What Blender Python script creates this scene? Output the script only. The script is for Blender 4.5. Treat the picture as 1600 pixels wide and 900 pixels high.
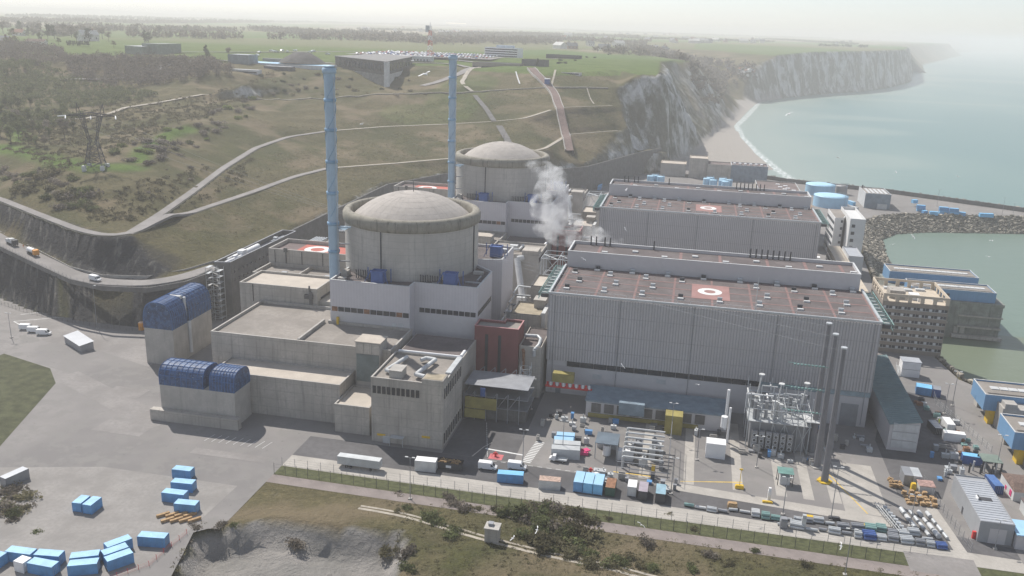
import bpy, bmesh, math, random
import numpy as np
from mathutils import Vector, Matrix
from mathutils.geometry import delaunay_2d_cdt
R_ = math.radians
random.seed(7)
rng = np.random.default_rng(11)
for o in list(bpy.data.objects): bpy.data.objects.remove(o)
SC = bpy.context.scene
COL = SC.collection
PI = math.pi

# ------------------------------------------------------------------ camera
CH = 135.0
YAW, PITCH, ROLL, FPX = .198367696, .290897615, .0330677277, 1371.15
cF = Vector((-math.sin(YAW)*math.cos(PITCH), math.cos(YAW)*math.cos(PITCH), -math.sin(PITCH)))
_r = Vector((math.cos(YAW), math.sin(YAW), 0)); _u = _r.cross(cF)
cR = _r*math.cos(ROLL) + _u*math.sin(ROLL); cU = -_r*math.sin(ROLL) + _u*math.cos(ROLL)
cam = bpy.data.cameras.new('camera'); camo = bpy.data.objects.new('camera', cam); COL.objects.link(camo)
cam.sensor_width = 36.0; cam.lens = FPX/1600*36.0
cam.clip_start = 1.0; cam.clip_end = 90000.0
M = Matrix((cR, cU, -cF)).transposed().to_4x4(); M.translation = (0, 0, CH)
camo.matrix_world = M
SC.camera = camo

# ------------------------------------------------------------------ sky, sun, exposure
SUN_EL = R_(50.0)
sdir = Vector((-.728, .686, 0)).normalized()            # towards the sun, on the ground
SUN_AZ = math.atan2(sdir.x, sdir.y)
W = bpy.data.worlds.new('World'); SC.world = W; W.use_nodes = True
wn = W.node_tree.nodes; wl = W.node_tree.links
sky = wn.new('ShaderNodeTexSky'); sky.sky_type = 'NISHITA'; sky.sun_disc = False
sky.sun_elevation = SUN_EL; sky.sun_rotation = SUN_AZ
sky.altitude = 100; sky.air_density = 1.0; sky.dust_density = .4; sky.ozone_density = 3.0
bg = wn['Background']; bg.inputs['Strength'].default_value = 0.115
tint = wn.new('ShaderNodeMix'); tint.data_type = 'RGBA'; tint.blend_type = 'MULTIPLY'; tint.inputs[0].default_value = 1.0
tint.inputs[7].default_value = (.93, .955, 1.0, 1)                # tint on the sky colour takes the yellow out of the horizon
pale = wn.new('ShaderNodeHueSaturation'); pale.inputs['Saturation'].default_value = .48; wl.new(sky.outputs[0], pale.inputs['Color']); wl.new(pale.outputs[0], tint.inputs[6]); wl.new(tint.outputs[2], bg.inputs['Color'])
sl = bpy.data.lights.new('sun', 'SUN'); sl.energy = 4.4; sl.angle = R_(0.6); sl.color = (1.0, .95, .88)
slo = bpy.data.objects.new('sun', sl); COL.objects.link(slo)
tosun = Vector((sdir.x*math.cos(SUN_EL), sdir.y*math.cos(SUN_EL), math.sin(SUN_EL)))
slo.rotation_euler = tosun.to_track_quat('Z', 'Y').to_euler()
slo.location = (0, 0, 400)
SC.view_settings.view_transform = 'Standard'; SC.view_settings.look = 'None'
SC.view_settings.exposure = 0.28; SC.view_settings.gamma = 1.0
try: SC.view_settings.use_curve_mapping = False
except Exception: pass
SC.cycles.volume_bounces = 2
SC.cycles.max_bounces = 5; SC.cycles.diffuse_bounces = 2; SC.cycles.glossy_bounces = 2
SC.cycles.transparent_max_bounces = 6; SC.cycles.volume_max_steps = 64
SC.cycles.use_denoising = True

# ------------------------------------------------------------------ helpers
def U(px, py, z=0.0):
    """ground point of the site map read off at height z (metres)"""
    d = cF*FPX + cR*(px-800) - cU*(py-450)
    t = (z-CH)/d.z
    return (d.x*t, d.y*t)
def Q(px, py, z): a = U(px, py, z); return (a[0], a[1], z)

def props(o, label=None, cat=None, group=None, kind=None):
    if label: o['label'] = label
    if cat: o['category'] = cat
    if group: o['group'] = group
    if kind: o['kind'] = kind
    return o
def thing(name, label, cat, loc=(0, 0, 0), rz=0.0, group=None):
    o = bpy.data.objects.new(name, None); COL.objects.link(o)
    o.location = loc; o.rotation_euler = (0, 0, rz); o.empty_display_size = .5
    return props(o, label, cat, group)
def copy_tree(o, loc=None, rz=None, label=None, parent=None, group=None):
    c = o.copy(); COL.objects.link(c)
    if parent: c.parent = parent
    if loc is not None: c.location = loc
    if rz is not None: c.rotation_euler = (0, 0, rz)
    if label: c['label'] = label
    if group: c['group'] = group
    for ch in list(o.children): copy_tree(ch, parent=c)
    return c

class MB:
    def __init__(s): s.v = []; s.f = []; s.m = []; s.sm = []
    def add(s, vs, fs, mi=0, smooth=False):
        b = len(s.v); s.v += [tuple(v) for v in vs]
        for f in fs: s.f.append(tuple(i+b for i in f)); s.m.append(mi); s.sm.append(smooth)
        return s
    def box(s, x0, x1, y0, y1, z0, z1, mi=0):
        vs = [(x, y, z) for z in (z0, z1) for x, y in ((x0, y0), (x1, y0), (x1, y1), (x0, y1))]
        return s.add(vs, [(3, 2, 1, 0), (4, 5, 6, 7), (0, 1, 5, 4), (1, 2, 6, 5), (2, 3, 7, 6), (3, 0, 4, 7)], mi)
    def prism(s, poly, z0, z1, mi=0, top=None):
        n = len(poly)
        vs = [(x, y, z0) for x, y in poly] + [(x, y, z1) for x, y in (top or poly)]
        fs = [tuple(range(n-1, -1, -1)), tuple(range(n, 2*n))] + [(i, (i+1) % n, n+(i+1) % n, n+i) for i in range(n)]
        return s.add(vs, fs, mi)
    def wall(s, poly, t, z0, z1, mi=0, closed=True):
        """parapet-like ring of thickness t inside poly (ccw)"""
        n = len(poly); inn = []
        for i in range(n):
            p0, p, p1 = Vector(poly[i-1]), Vector(poly[i]), Vector(poly[(i+1) % n])
            a = (p-p0).normalized(); b = (p1-p).normalized()
            na = Vector((-a.y, a.x)); nb = Vector((-b.y, b.x))
            k = (na+nb); k = k/max(k.dot(na), .3)
            inn.append(tuple(p+k*t))
        vs = [(x, y, z) for z in (z0, z1) for x, y in list(poly)+inn]
        fs = []
        for i in range(n):
            j = (i+1) % n
            fs += [(i, j, 2*n+j, 2*n+i), (n+j, n+i, 3*n+i, 3*n+j), (2*n+i, 2*n+j, 3*n+j, 3*n+i), (j, i, n+i, n+j)]
        return s.add(vs, fs, mi)
    def tube(s, p, q, r, r2=None, n=8, mi=0, caps=True, smooth=True):
        p = Vector(p); q = Vector(q); r2 = r if r2 is None else r2
        d = q-p
        if d.length < 1e-6: return s
        a = d.to_track_quat('Z', 'Y'); vs = []
        for c, rr in ((p, r), (q, r2)):
            for i in range(n):
                t = 2*PI*i/n; vs.append(c + a @ Vector((math.cos(t)*rr, math.sin(t)*rr, 0)))
        s.add(vs, [(i, (i+1) % n, n+(i+1) % n, n+i) for i in range(n)], mi, smooth)
        if caps: s.add(vs, [tuple(range(n-1, -1, -1)), tuple(range(n, 2*n))], mi)
        return s
    def lathe(s, prof, cx=0, cy=0, n=32, mi=0, smooth=True, close=False):
        m = len(prof); vs = []
        for r, z in prof:
            for i in range(n):
                t = 2*PI*i/n; vs.append((cx+r*math.cos(t), cy+r*math.sin(t), z))
        fs = [(k*n+i, k*n+(i+1) % n, (k+1)*n+(i+1) % n, (k+1)*n+i) for k in range(m-1) for i in range(n)]
        return s.add(vs, fs, mi, smooth)
    def obox(s, c, sx, sy, sz, rz=0, mi=0, pitch=0):
        a = Matrix.Rotation(rz, 3, 'Z') @ Matrix.Rotation(pitch, 3, 'Y'); c = Vector(c)
        vs = [c + a @ Vector((x*sx/2, y*sy/2, z*sz/2)) for z in (-1, 1) for x, y in ((-1, -1), (1, -1), (1, 1), (-1, 1))]
        return s.add(vs, [(3, 2, 1, 0), (4, 5, 6, 7), (0, 1, 5, 4), (1, 2, 6, 5), (2, 3, 7, 6), (3, 0, 4, 7)], mi)
    def bar(s, p, q, w, mi=0): return s.tube(p, q, w, n=4, mi=mi, smooth=False)
    def build(s, name, mats, parent=None, bevel=0):
        if not isinstance(mats, (list, tuple)): mats = [mats]
        off = Vector((0, 0, 0))
        if parent is not None:
            p = parent
            while p is not None: off += p.location; p = p.parent
        me = bpy.data.meshes.new(name)
        me.from_pydata([(v[0]-off.x, v[1]-off.y, v[2]-off.z) for v in s.v], [], s.f)
        for m in mats: me.materials.append(m)
        me.polygons.foreach_set('material_index', s.m)
        me.polygons.foreach_set('use_smooth', s.sm)
        me.update()
        o = bpy.data.objects.new(name, me); COL.objects.link(o)
        if parent is not None: o.parent = parent
        return o

# ------------------------------------------------------------------ materials
def hexc(c): return tuple(c) + (1.0,) if len(c) == 3 else c
def newmat(name):
    m = bpy.data.materials.new(name); m.use_nodes = True
    return m, m.node_tree.nodes, m.node_tree.links, m.node_tree.nodes['Principled BSDF']
def mix(n, l, fac, a, b, mode='MIX'):
    x = n.new('ShaderNodeMix'); x.data_type = 'RGBA'; x.blend_type = mode
    for sock, val in ((x.inputs[0], fac), (x.inputs[6], a), (x.inputs[7], b)):
        if hasattr(val, 'is_linked'): l.new(val, sock)
        else: sock.default_value = hexc(val) if isinstance(val, (tuple, list)) else val
    return x.outputs[2]
def noise(n, l, vec, scale, detail=4, rough=.55, stretch=None):
    if stretch:
        mp = n.new('ShaderNodeVectorMath'); mp.operation = 'MULTIPLY'; l.new(vec, mp.inputs[0]); mp.inputs[1].default_value = stretch
        vec = mp.outputs[0]
    t = n.new('ShaderNodeTexNoise'); t.inputs['Scale'].default_value = scale
    t.inputs['Detail'].default_value = detail; t.inputs['Roughness'].default_value = rough
    l.new(vec, t.inputs['Vector']); return t.outputs['Fac']
def ramp(n, l, fac, a, b):
    r = n.new('ShaderNodeMapRange'); r.inputs[1].default_value = a; r.inputs[2].default_value = b
    r.interpolation_type = 'SMOOTHSTEP'
    l.new(fac, r.inputs[0]); return r.outputs[0]
_mats = {}
def mat(name, col, rough=.8, metal=0.0, var=.18, scale=.3, streak=0.0, streakcol=None, bump=0.0, bscale=3.0, spec=.3, grid=None):
    """weathered paint/concrete/metal: patchy tone, optional rain streaks, optional panel joints (grid=(w,h,dark))"""
    if name in _mats: return _mats[name]
    m, n, l, b = newmat(name)
    g = n.new('ShaderNodeNewGeometry'); pos = g.outputs['Position']
    a = noise(n, l, pos, scale, 5); a = ramp(n, l, a, .3, .7)
    lo = tuple(c*(1-var) for c in col); hi = tuple(min(1, c*(1+var)) for c in col)
    c = mix(n, l, a, lo, hi)
    f = noise(n, l, pos, scale*9, 3); f = ramp(n, l, f, .35, .7)
    c = mix(n, l, f, c, mix(n, l, .5, c, tuple(x*(1-var*1.3) for x in col)))
    if streak:
        s_ = noise(n, l, pos, 1.0, 5, .6, stretch=(.9, .9, .06)); s_ = ramp(n, l, s_, .5, .75)
        sc = streakcol or tuple(x*.45 for x in col)
        mx = n.new('ShaderNodeMath'); mx.operation = 'MULTIPLY'; l.new(s_, mx.inputs[0]); mx.inputs[1].default_value = streak
        c = mix(n, l, mx.outputs[0], c, sc)
    if grid:
        w, h, dk = grid
        sp = n.new('ShaderNodeSeparateXYZ'); l.new(pos, sp.inputs[0])
        ad = n.new('ShaderNodeMath'); ad.operation = 'ADD'; l.new(sp.outputs[0], ad.inputs[0]); l.new(sp.outputs[1], ad.inputs[1])
        outs = []
        for src, per in ((ad.outputs[0], w), (sp.outputs[2], h)):
            if not per: continue
            dv = n.new('ShaderNodeMath'); dv.operation = 'DIVIDE'; l.new(src, dv.inputs[0]); dv.inputs[1].default_value = per
            fr = n.new('ShaderNodeMath'); fr.operation = 'FRACT'; l.new(dv.outputs[0], fr.inputs[0])
            ls = n.new('ShaderNodeMath'); ls.operation = 'LESS_THAN'; l.new(fr.outputs[0], ls.inputs[0]); ls.inputs[1].default_value = min(.2, .16/per)
            outs.append(ls.outputs[0])
        o_ = outs[0]
        if len(outs) > 1:
            mm = n.new('ShaderNodeMath'); mm.operation = 'MAXIMUM'; l.new(outs[0], mm.inputs[0]); l.new(outs[1], mm.inputs[1]); o_ = mm.outputs[0]
        mk = n.new('ShaderNodeMath'); mk.operation = 'MULTIPLY'; l.new(o_, mk.inputs[0]); mk.inputs[1].default_value = dk
        c = mix(n, l, mk.outputs[0], c, tuple(x*.5 for x in col))
    l.new(c, b.inputs['Base Color'])
    b.inputs['Roughness'].default_value = rough; b.inputs['Metallic'].default_value = metal
    b.inputs['Specular IOR Level'].default_value = spec
    if bump:
        bn = noise(n, l, pos, bscale, 4); bp = n.new('ShaderNodeBump'); bp.inputs['Strength'].default_value = bump
        bp.inputs['Distance'].default_value = .3
        l.new(bn, bp.inputs['Height']); l.new(bp.outputs[0], b.inputs['Normal'])
    _mats[name] = m; return m

CONC = mat('concrete', (.43, .40, .36), .9, var=.15, scale=.12, streak=.55, grid=(7, 3.2, .45))
CONC_L = mat('concrete_light', (.42, .40, .37), .9, var=.12, scale=.2, streak=.3)
CONC_D = mat('concrete_dark', (.16, .155, .15), .9, var=.2, scale=.15, streak=.5)
COLLAR = mat('concrete_collar', (.29, .27, .225), .9, var=.15, scale=.3, streak=.95, streakcol=(.11, .105, .09))
CONT = mat('containment_concrete', (.46, .435, .40), .9, var=.10, scale=.08, streak=.4, streakcol=(.15, .15, .145), grid=(0, 2.6, .3))
DOME = mat('dome_concrete', (.42, .385, .35), .85, var=.1, scale=.3, streak=.0)
CLAD = mat('cladding_violet_grey', (.56, .54, .56), .6, var=.05, scale=.05, spec=.4, grid=(1.2, 0, .22))
CLAD_T = mat('cladding_turbine', (.58, .565, .57), .6, var=.05, scale=.05, streak=.15, spec=.4)
CLAD_S = mat('cladding_smooth', (.54, .525, .53), .55, var=.05, scale=.05)
RIBM = mat('cladding_rib', (.36, .35, .355), .6, var=.05)
ROOF = mat('roof_felt', (.14, .12, .118), .95, var=.22, scale=.12, bump=.1)
ROOF_P = mat('roof_felt_pinkish', (.17, .135, .13), .95, var=.2, scale=.15)
ROOF_B = mat('roof_gravel', (.27, .245, .22), .95, var=.18, scale=.1, bump=.2)
ROOF_LB = mat('roof_pale', (.48, .43, .37), .95, var=.1, scale=.15)
ROOF_W = mat('roof_metal_pale', (.40, .42, .45), .5, var=.08, scale=.2, spec=.5)
PINK = mat('walkway_pink', (.235, .15, .14), .9, var=.15, scale=.5)
REDP = mat('paint_red', (.45, .13, .10), .8, var=.12)
REDW = mat('cladding_red', (.20, .07, .07), .75, var=.08, streak=.2)
WHITE = mat('paint_white', (.78, .78, .78), .6, var=.05)
WHITE_D = mat('white_weathered', (.55, .56, .56), .7, var=.1, streak=.2)
BLUE_S = mat('stack_blue', (.36, .48, .58), .5, var=.06, scale=.3, streak=.3, streakcol=(.2, .3, .4))
BLUE_T = mat('tank_blue', (.34, .56, .74), .5, var=.05, scale=.3, streak=.1)
BLUE_C = mat('container_blue', (.10, .28, .55), .55, var=.12, scale=.6, streak=.3, streakcol=(.16, .15, .16))
BLUE_L = mat('container_light_blue', (.20, .50, .78), .55, var=.1, scale=.5)
BLUE_D = mat('steel_blue', (.07, .13, .34), .6, var=.12, streak=.2)
BLUE_W = mat('cladding_blue', (.16, .31, .50), .55, var=.05, streak=.15, grid=(1.4, 0, .12))
GREY_M = mat('steel_grey', (.30, .31, .33), .5, metal=.3, var=.12)
GREY_L = mat('steel_pale', (.50, .52, .53), .45, metal=.2, var=.12)
DARK = mat('steel_dark', (.07, .072, .08), .6, var=.2)
DARKW = mat('window_dark', (.03, .035, .045), .25, var=.1, spec=.6)
GREENM = mat('steel_green', (.20, .33, .31), .6, var=.15)
YEL = mat('paint_yellow', (.68, .45, .04), .6, var=.12)
ORG = mat('paint_orange', (.75, .32, .05), .6, var=.1)
RED2 = mat('paint_bright_red', (.60, .05, .05), .6, var=.1)
PINK2 = mat('paint_magenta', (.65, .06, .20), .6, var=.1)
WOOD = mat('timber', (.42, .28, .15), .9, var=.3, scale=2.0)
BROWNC = mat('office_brown', (.27, .235, .20), .85, var=.08, streak=.2)
BEIGE = mat('office_beige', (.52, .45, .36), .85, var=.08, streak=.15)
TILE = mat('tile_roof', (.17, .12, .10), .9, var=.3, scale=1.5)
RUST = mat('rust', (.28, .15, .09), .9, var=.3, scale=1.0)
RUBBER = mat('rubber', (.03, .03, .03), .9, var=.1)
GLASS = mat('vehicle_glass', (.04, .05, .06), .15, var=.05, spec=.6)
ASPH = mat('asphalt', (.115, .112, .115), .95, var=.2, scale=.06, bump=.15)
ASPH_L = mat('asphalt_pale', (.25, .235, .225), .95, var=.15, scale=.08, bump=.15)
SLAB = mat('concrete_paving', (.40, .375, .34), .95, var=.12, scale=.15, grid=(5, 0, .25))
MARKW = mat('marking_white', (.70, .70, .68), .8, var=.1)
MARKY = mat('marking_yellow', (.70, .48, .10), .8, var=.15)
GRASSM = mat('grass_verge', (.085, .092, .042), .95, var=.3, scale=.6, bump=.5, bscale=2)
TRACK = mat('chalk_track', (.40, .36, .30), .95, var=.2, scale=.4)
BARK = mat('bark', (.10, .08, .06), .95, var=.2, scale=2)
def leafmat(name, col, var=.35):
    m, n, l, b = newmat(name)
    g = n.new('ShaderNodeNewGeometry')
    oi = n.new('ShaderNodeObjectInfo')
    a = noise(n, l, g.outputs['Position'], .35, 3); a = ramp(n, l, a, .3, .7)
    c = mix(n, l, a, tuple(x*(1-var) for x in col), tuple(x*(1+var) for x in col))
    hs = n.new('ShaderNodeHueSaturation'); mr = n.new('ShaderNodeMapRange'); l.new(oi.outputs['Random'], mr.inputs[0])
    mr.inputs[3].default_value = .7; mr.inputs[4].default_value = 1.35
    l.new(mr.outputs[0], hs.inputs['Value']); l.new(c, hs.inputs['Color'])
    l.new(hs.outputs[0], b.inputs['Base Color']); b.inputs['Roughness'].default_value = .9
    b.inputs['Specular IOR Level'].default_value = .15
    tr = n.new('ShaderNodeBsdfTranslucent'); l.new(hs.outputs[0], tr.inputs['Color']); mx = n.new('ShaderNodeMixShader'); mx.inputs[0].default_value = .45
    l.new(b.outputs[0], mx.inputs[1]); l.new(tr.outputs[0], mx.inputs[2]); l.new(mx.outputs[0], n['Material Output'].inputs['Surface'])
    return m
LEAF_G = leafmat('leaves_green', (.135, .15, .07)); LEAF_O = leafmat('leaves_olive', (.165, .15, .09))
LEAF_B = leafmat('twigs_brown', (.20, .175, .145)); LEAF_D = leafmat('leaves_dark', (.06, .078, .045)); LEAF_Y = leafmat('leaves_fresh', (.15, .18, .05))

# ------------------------------------------------------------------ numpy noise
def _hash(ix, iy, s):
    h = (ix*374761393 + iy*668265263 + s*1442695041) & 0xffffffff
    h = ((h ^ (h >> 13))*1274126177) & 0xffffffff
    return ((h ^ (h >> 16)) & 0xffff)/65535.0
def vnoise(x, y, s=0):
    ix = np.floor(x).astype(np.int64); iy = np.floor(y).astype(np.int64); fx = x-ix; fy = y-iy
    fx = fx*fx*(3-2*fx); fy = fy*fy*(3-2*fy)
    return (_hash(ix, iy, s)*(1-fx) + _hash(ix+1, iy, s)*fx)*(1-fy) + (_hash(ix, iy+1, s)*(1-fx) + _hash(ix+1, iy+1, s)*fx)*fy
def fbm(x, y, sc, oct=4, s=0):
    a = 0; w = .5; t = 0
    for k in range(oct):
        a = a + w*vnoise(x/sc*2**k, y/sc*2**k, s+k*17); t += w; w *= .55
    return a/t
def inpoly(x, y, poly):
    r = np.zeros(x.shape, bool); n = len(poly)
    for i in range(n):
        x0, y0 = poly[i][:2]; x1, y1 = poly[(i+1) % n][:2]
        if y0 == y1: continue
        c = ((y0 > y) != (y1 > y)) & (x < (x1-x0)*(y-y0)/(y1-y0)+x0); r ^= c
    return r
def dline(x, y, pl):
    d = np.full(x.shape, 1e9)
    for (x0, y0), (x1, y1) in zip([p[:2] for p in pl[:-1]], [p[:2] for p in pl[1:]]):
        dx, dy = x1-x0, y1-y0; t = np.clip(((x-x0)*dx+(y-y0)*dy)/(dx*dx+dy*dy+1e-9), 0, 1)
        d = np.minimum(d, np.hypot(x-x0-t*dx, y-y0-t*dy))
    return d
# ------------------------------------------------------------------ terrain
SEA = -10.0
def QL(s): return [Q(*p) for p in s]
wallfoot = [(-900, 300, 0), (-520, 352, 0), (-400, 352, 0), (-324, 350, 0), (-293, 337, 0), (-262, 331, 0), (-232, 331, 0), (-216, 340, 0), (-216, 600, 0), (-187, 668, 0), (-120, 706, 0), (-88, 745, 0), (-50, 860, 0), (-15, 905, 0), (30, 915, 0), (90, 873, 0), (175, 849, 0), (274, 795, 0), (420, 730, 0), (700, 640, 0)]
walltop = [(-217.5, 345, 21), (-217.5, 601, 20), (-189, 671, 20), (-123, 709, 20), (-91, 747, 20), (-53, 862, 20), (-34, 900, 22)]
road_n = QL([(-70, 345, 25), (0, 387, 22), (60, 416, 20), (110, 439, 18.5), (160, 450, 18), (230, 453, 18), (290, 443, 19.5), (335, 426, 21.5)])
road_f = QL([(-70, 322, 25), (0, 364, 22), (60, 394, 20), (110, 420, 18.5), (160, 433, 18), (230, 435, 18), (290, 424, 19.5), (337, 410, 21.5)])
roadc = [tuple((Vector(a)+Vector(b))/2) for a, b in zip(road_n, road_f)]
cut2 = QL([(-70, 300, 32), (0, 348, 29), (60, 360, 28), (130, 384, 27), (180, 404, 25), (240, 418, 22.5), (300, 408, 22), (345, 395, 22)])
pathA = QL([(-70, 290, 37), (0, 311, 36), (60, 335, 35), (120, 358, 34), (160, 368, 34), (200, 368, 34), (250, 350, 33), (320, 325, 33), (400, 298, 32), (460, 276, 31.5), (512, 263, 31), (620, 255, 28.5), (700, 248, 29), (790, 242, 32), (850, 233, 36), (880, 215, 40), (890, 210, 41), (965, 204, 41)])
pathB = QL([(200, 366, 34.3), (250, 335, 36), (300, 300, 38), (350, 262, 40), (400, 231, 42), (450, 214, 43.5), (512, 205, 45), (600, 198, 45), (700, 194, 46), (770, 190, 50), (820, 185, 54), (860, 172, 60), (880, 168, 61.6), (957, 165, 61.6)])
pathC = QL([(400, 155, 62), (520, 151, 64), (638, 148, 66), (709, 146, 68), (738, 145, 69), (800, 139, 72.5), (855, 137, 75), (950, 137, 77)])
crest = QL([(380, 128, 77), (450, 114, 80), (520, 112, 82), (600, 121, 77), (640, 120, 77), (710, 120, 80), (755, 107, 88), (820, 107, 90), (870, 109, 91), (930, 112, 89.5), (968, 108, 91)])
gully = QL([(968, 108, 91), (965, 137, 77), (972, 165, 61.6), (985, 204, 41), (992, 235, 22)])
cliff_top = QL([(968, 108, 91), (1000, 116, 90), (1032, 118, 89), (1034, 96, 92)]) + [(-38, 1420, 92), (-18, 1530, 88), (-2, 1630, 73), (14, 1730, 50), (38, 1840, 25), (62, 1920, 5)]
cliff_foot = QL([(992, 235, 20), (1008, 262, 1)]) + [(-31, 935, -1), (-9, 1020, -3), (6, 1116, -4), (23, 1276, -5), (42, 1442, -6), (60, 1600, -7), (90, 1829, -8), (116, 1958, -9)]
shore = [(106, 928, -10.3), (93, 1014, -10.3), (78, 1160, -10.3), (66, 1334, -10.3), (64, 1486, -10.3), (80, 1603, -10.3), (108, 1830, -10.3), (130, 2024, -10.3)]
bot = lambda pl, dx, dy, z: [(p[0]+dx, p[1]+dy, z) for p in pl]
head2_foot = QL([(1186, 159.5, -10), (1230, 152, -10), (1280, 147, -10), (1330, 144, -10), (1360, 141, -10), (1392, 136, -10), (1410, 131, -10), (1421, 128, -10), (1424, 117, -10), (1424, 107, -10)])
def inland(pl, d, z):
    out = []
    for i, p in enumerate(pl):
        a = Vector(pl[max(i-1, 0)][:2]); b = Vector(pl[min(i+1, len(pl)-1)][:2]); t = (b-a).normalized()
        out.append((p[0]-t.y*d, p[1]+t.x*d, z[i] if isinstance(z, (list, tuple)) else z))
    return out
head2_top = inland(head2_foot, 26, [60, 88, 95, 97, 97, 98, 98, 98, 97, 97])
head3_foot = QL([(1424, 101, -10), (1450, 96, -10), (1475, 90, -10), (1492, 86.5, -10), (1488, 82.5, -10)])
head3_top = inland(head3_foot, 60, [98, 98, 98, 95, 92])
head4_foot = QL([(1492, 82, -10), (1520, 80.5, -10), (1535, 79.5, -10)])
seabed_far = [(3000, 1000, -40), (4000, 4000, -40), (9000, 12000, -40), (1500, 1500, -30), (500, 1300, -25), (1200, 2500, -30), (2500, 5000, -40)]
basin = [(118, 372, 0), (113.5, 400, 0), (112, 430, 0), (109, 460, 0), (109, 520, 0), (112, 553, 0), (114, 583, 0), (121, 650, 0), (131, 700, 0), (150, 727, 0), (180, 744, 0), (266, 766, 0), (340, 770, 0), (420, 700, 0), (420, 352, 0), (160, 352, 0), (130, 356, 0)]
cb = Vector((240, 560))
basin_toe = []
for x, y, z in basin:
    d = (cb-Vector((x, y))).normalized(); w = 20 if y > 560 else (9 if y > 352 else 2)
    if y < 360 and x > 150: w = 3
    basin_toe.append((x+d.x*w, y+d.y*w, -12))
outer = [(30, 915, -3), (90, 874, 0), (175, 850, 0), (274, 796, 0), (420, 731, 0), (700, 641, 0)]
outer_toe = [(70, 962, -12), (100, 912, -12), (183, 866, -12), (282, 812, -12), (428, 748, -12), (708, 660, -12)]
# valley, pylon hill, woods and plateau
misc = QL([(150, 265, 47), (60, 250, 46), (0, 235, 45), (200, 285, 45), (260, 250, 48), (250, 215, 52), (60, 205, 50), (0, 190, 52),
           (130, 205, 50), (180, 225, 50), (300, 190, 58), (380, 190, 54), (170, 172, 57), (240, 160, 60), (300, 154, 63), (370, 148, 63),
           (0, 150, 60), (100, 145, 62), (200, 140, 64), (300, 130, 72), (0, 118, 72), (100, 112, 76), (200, 100, 82), (300, 98, 86),
           (470, 140, 68), (560, 138, 69), (340, 112, 82), (690, 110, 84), (60, 290, 42), (100, 320, 38), (200, 330, 38), (250, 290, 43),
           (720, 132, 76), (744, 105, 86), (762, 98, 90), (790, 90, 92), (560, 105, 84)])
plate = [(-900, 1000, 91), (-650, 1100, 92), (-500, 1080, 91), (-420, 1180, 92), (-300, 1180, 93), (-200, 1200, 93), (-120, 1250, 94),
         (-1500, 1200, 91), (-1500, 700, 80), (-900, 600, 66), (-700, 750, 78), (-2500, 600, 85), (-2500, 2500, 93), (-600, 1600, 93), (-300, 1700, 94),
         (-200, 1900, 92), (-60, 1700, 86), (0, 2200, 62), (-100, 2500, 80), (60, 2050, 30), (40, 1900, 34), (90, 1985, 4), (-30, 1850, 70), (-900, 400, 55)]
seasteps = [(900, -400, 0), (900, 350, 0), (-900, -400, 0), (-900, 200, 0)]
corners = [(-24000, -400, 90), (-24000, 26000, 96), (3000, 26000, 96), (9000, 26000, 80), (16000, 26000, -40), (16000, -400, -40), (-6000, 6000, 95), (-3000, 9000, 96), (0, 9000, 95), (0, 14000, 96), (-1000, 4000, 94), (300, 3600, 97), (-300, 3000, 95), (1200, 6500, 97), (2500, 12000, 96), (-9000, 2000, 92), (-9000, -400, 85)]
TP = []; TE = []
def addpl(pl, closed=False):
    b = len(TP); TP.extend(pl)
    TE.extend([(b+i, b+i+1) for i in range(len(pl)-1)])
    if closed: TE.append((b+len(pl)-1, b))
def addpt(pl): TP.extend(pl)
for pl in (wallfoot, walltop, road_n, road_f, cut2, pathA, pathB, pathC, crest, gully, cliff_top, cliff_foot, shore, head2_foot, head2_top, head3_foot, head3_top, head4_foot, outer_toe): addpl(pl)
addpl(basin, True); addpl(basin_toe, True)
for pl in (misc, plate, seabed_far, seasteps, corners, bot(head2_foot, 60, -130, -25)): addpt(pl)
cv = [Vector((p[0], p[1])) for p in TP]
rv, re_, rf, ov, oe, of_ = delaunay_2d_cdt(cv, TE, [], 0, 1e-3)
TZ = np.zeros(len(rv)); TX = np.array([v.x for v in rv]); TY = np.array([v.y for v in rv])
for i, src in enumerate(ov):
    TZ[i] = TP[src[0]][2] if len(src) else np.nan
bad = np.isnan(TZ)
for i in np.where(bad)[0]:                       # crossings of breaklines
    d = np.hypot(TX-TX[i], TY-TY[i]); d[bad] = 1e9; k = np.argsort(d)[:3]; w = 1/(d[k]+.1); TZ[i] = (TZ[k]*w).sum()/w.sum()
TRI = [tuple(f) for f in rf]
def tin(xs, ys):
    """interpolate the TIN on a regular grid xs, ys"""
    Z = np.full((len(ys), len(xs)), 90.0)
    for f in TRI:
        if len(f) != 3: continue
        x = TX[list(f)]; y = TY[list(f)]; z = TZ[list(f)]
        i0 = np.searchsorted(xs, x.min()); i1 = np.searchsorted(xs, x.max(), 'right')
        j0 = np.searchsorted(ys, y.min()); j1 = np.searchsorted(ys, y.max(), 'right')
        if i1 <= i0 or j1 <= j0: continue
        X, Y = np.meshgrid(xs[i0:i1], ys[j0:j1])
        det = (y[1]-y[2])*(x[0]-x[2])+(x[2]-x[1])*(y[0]-y[2])
        if abs(det) < 1e-9: continue
        a = ((y[1]-y[2])*(X-x[2])+(x[2]-x[1])*(Y-y[2]))/det; b = ((y[2]-y[0])*(X-x[2])+(x[0]-x[2])*(Y-y[2]))/det
        c = 1-a-b; e = -1e-6; mk = (a >= e) & (b >= e) & (c >= e)
        Z[j0:j1, i0:i1][mk] = (a*z[0]+b*z[1]+c*z[2])[mk]
    return Z
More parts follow.
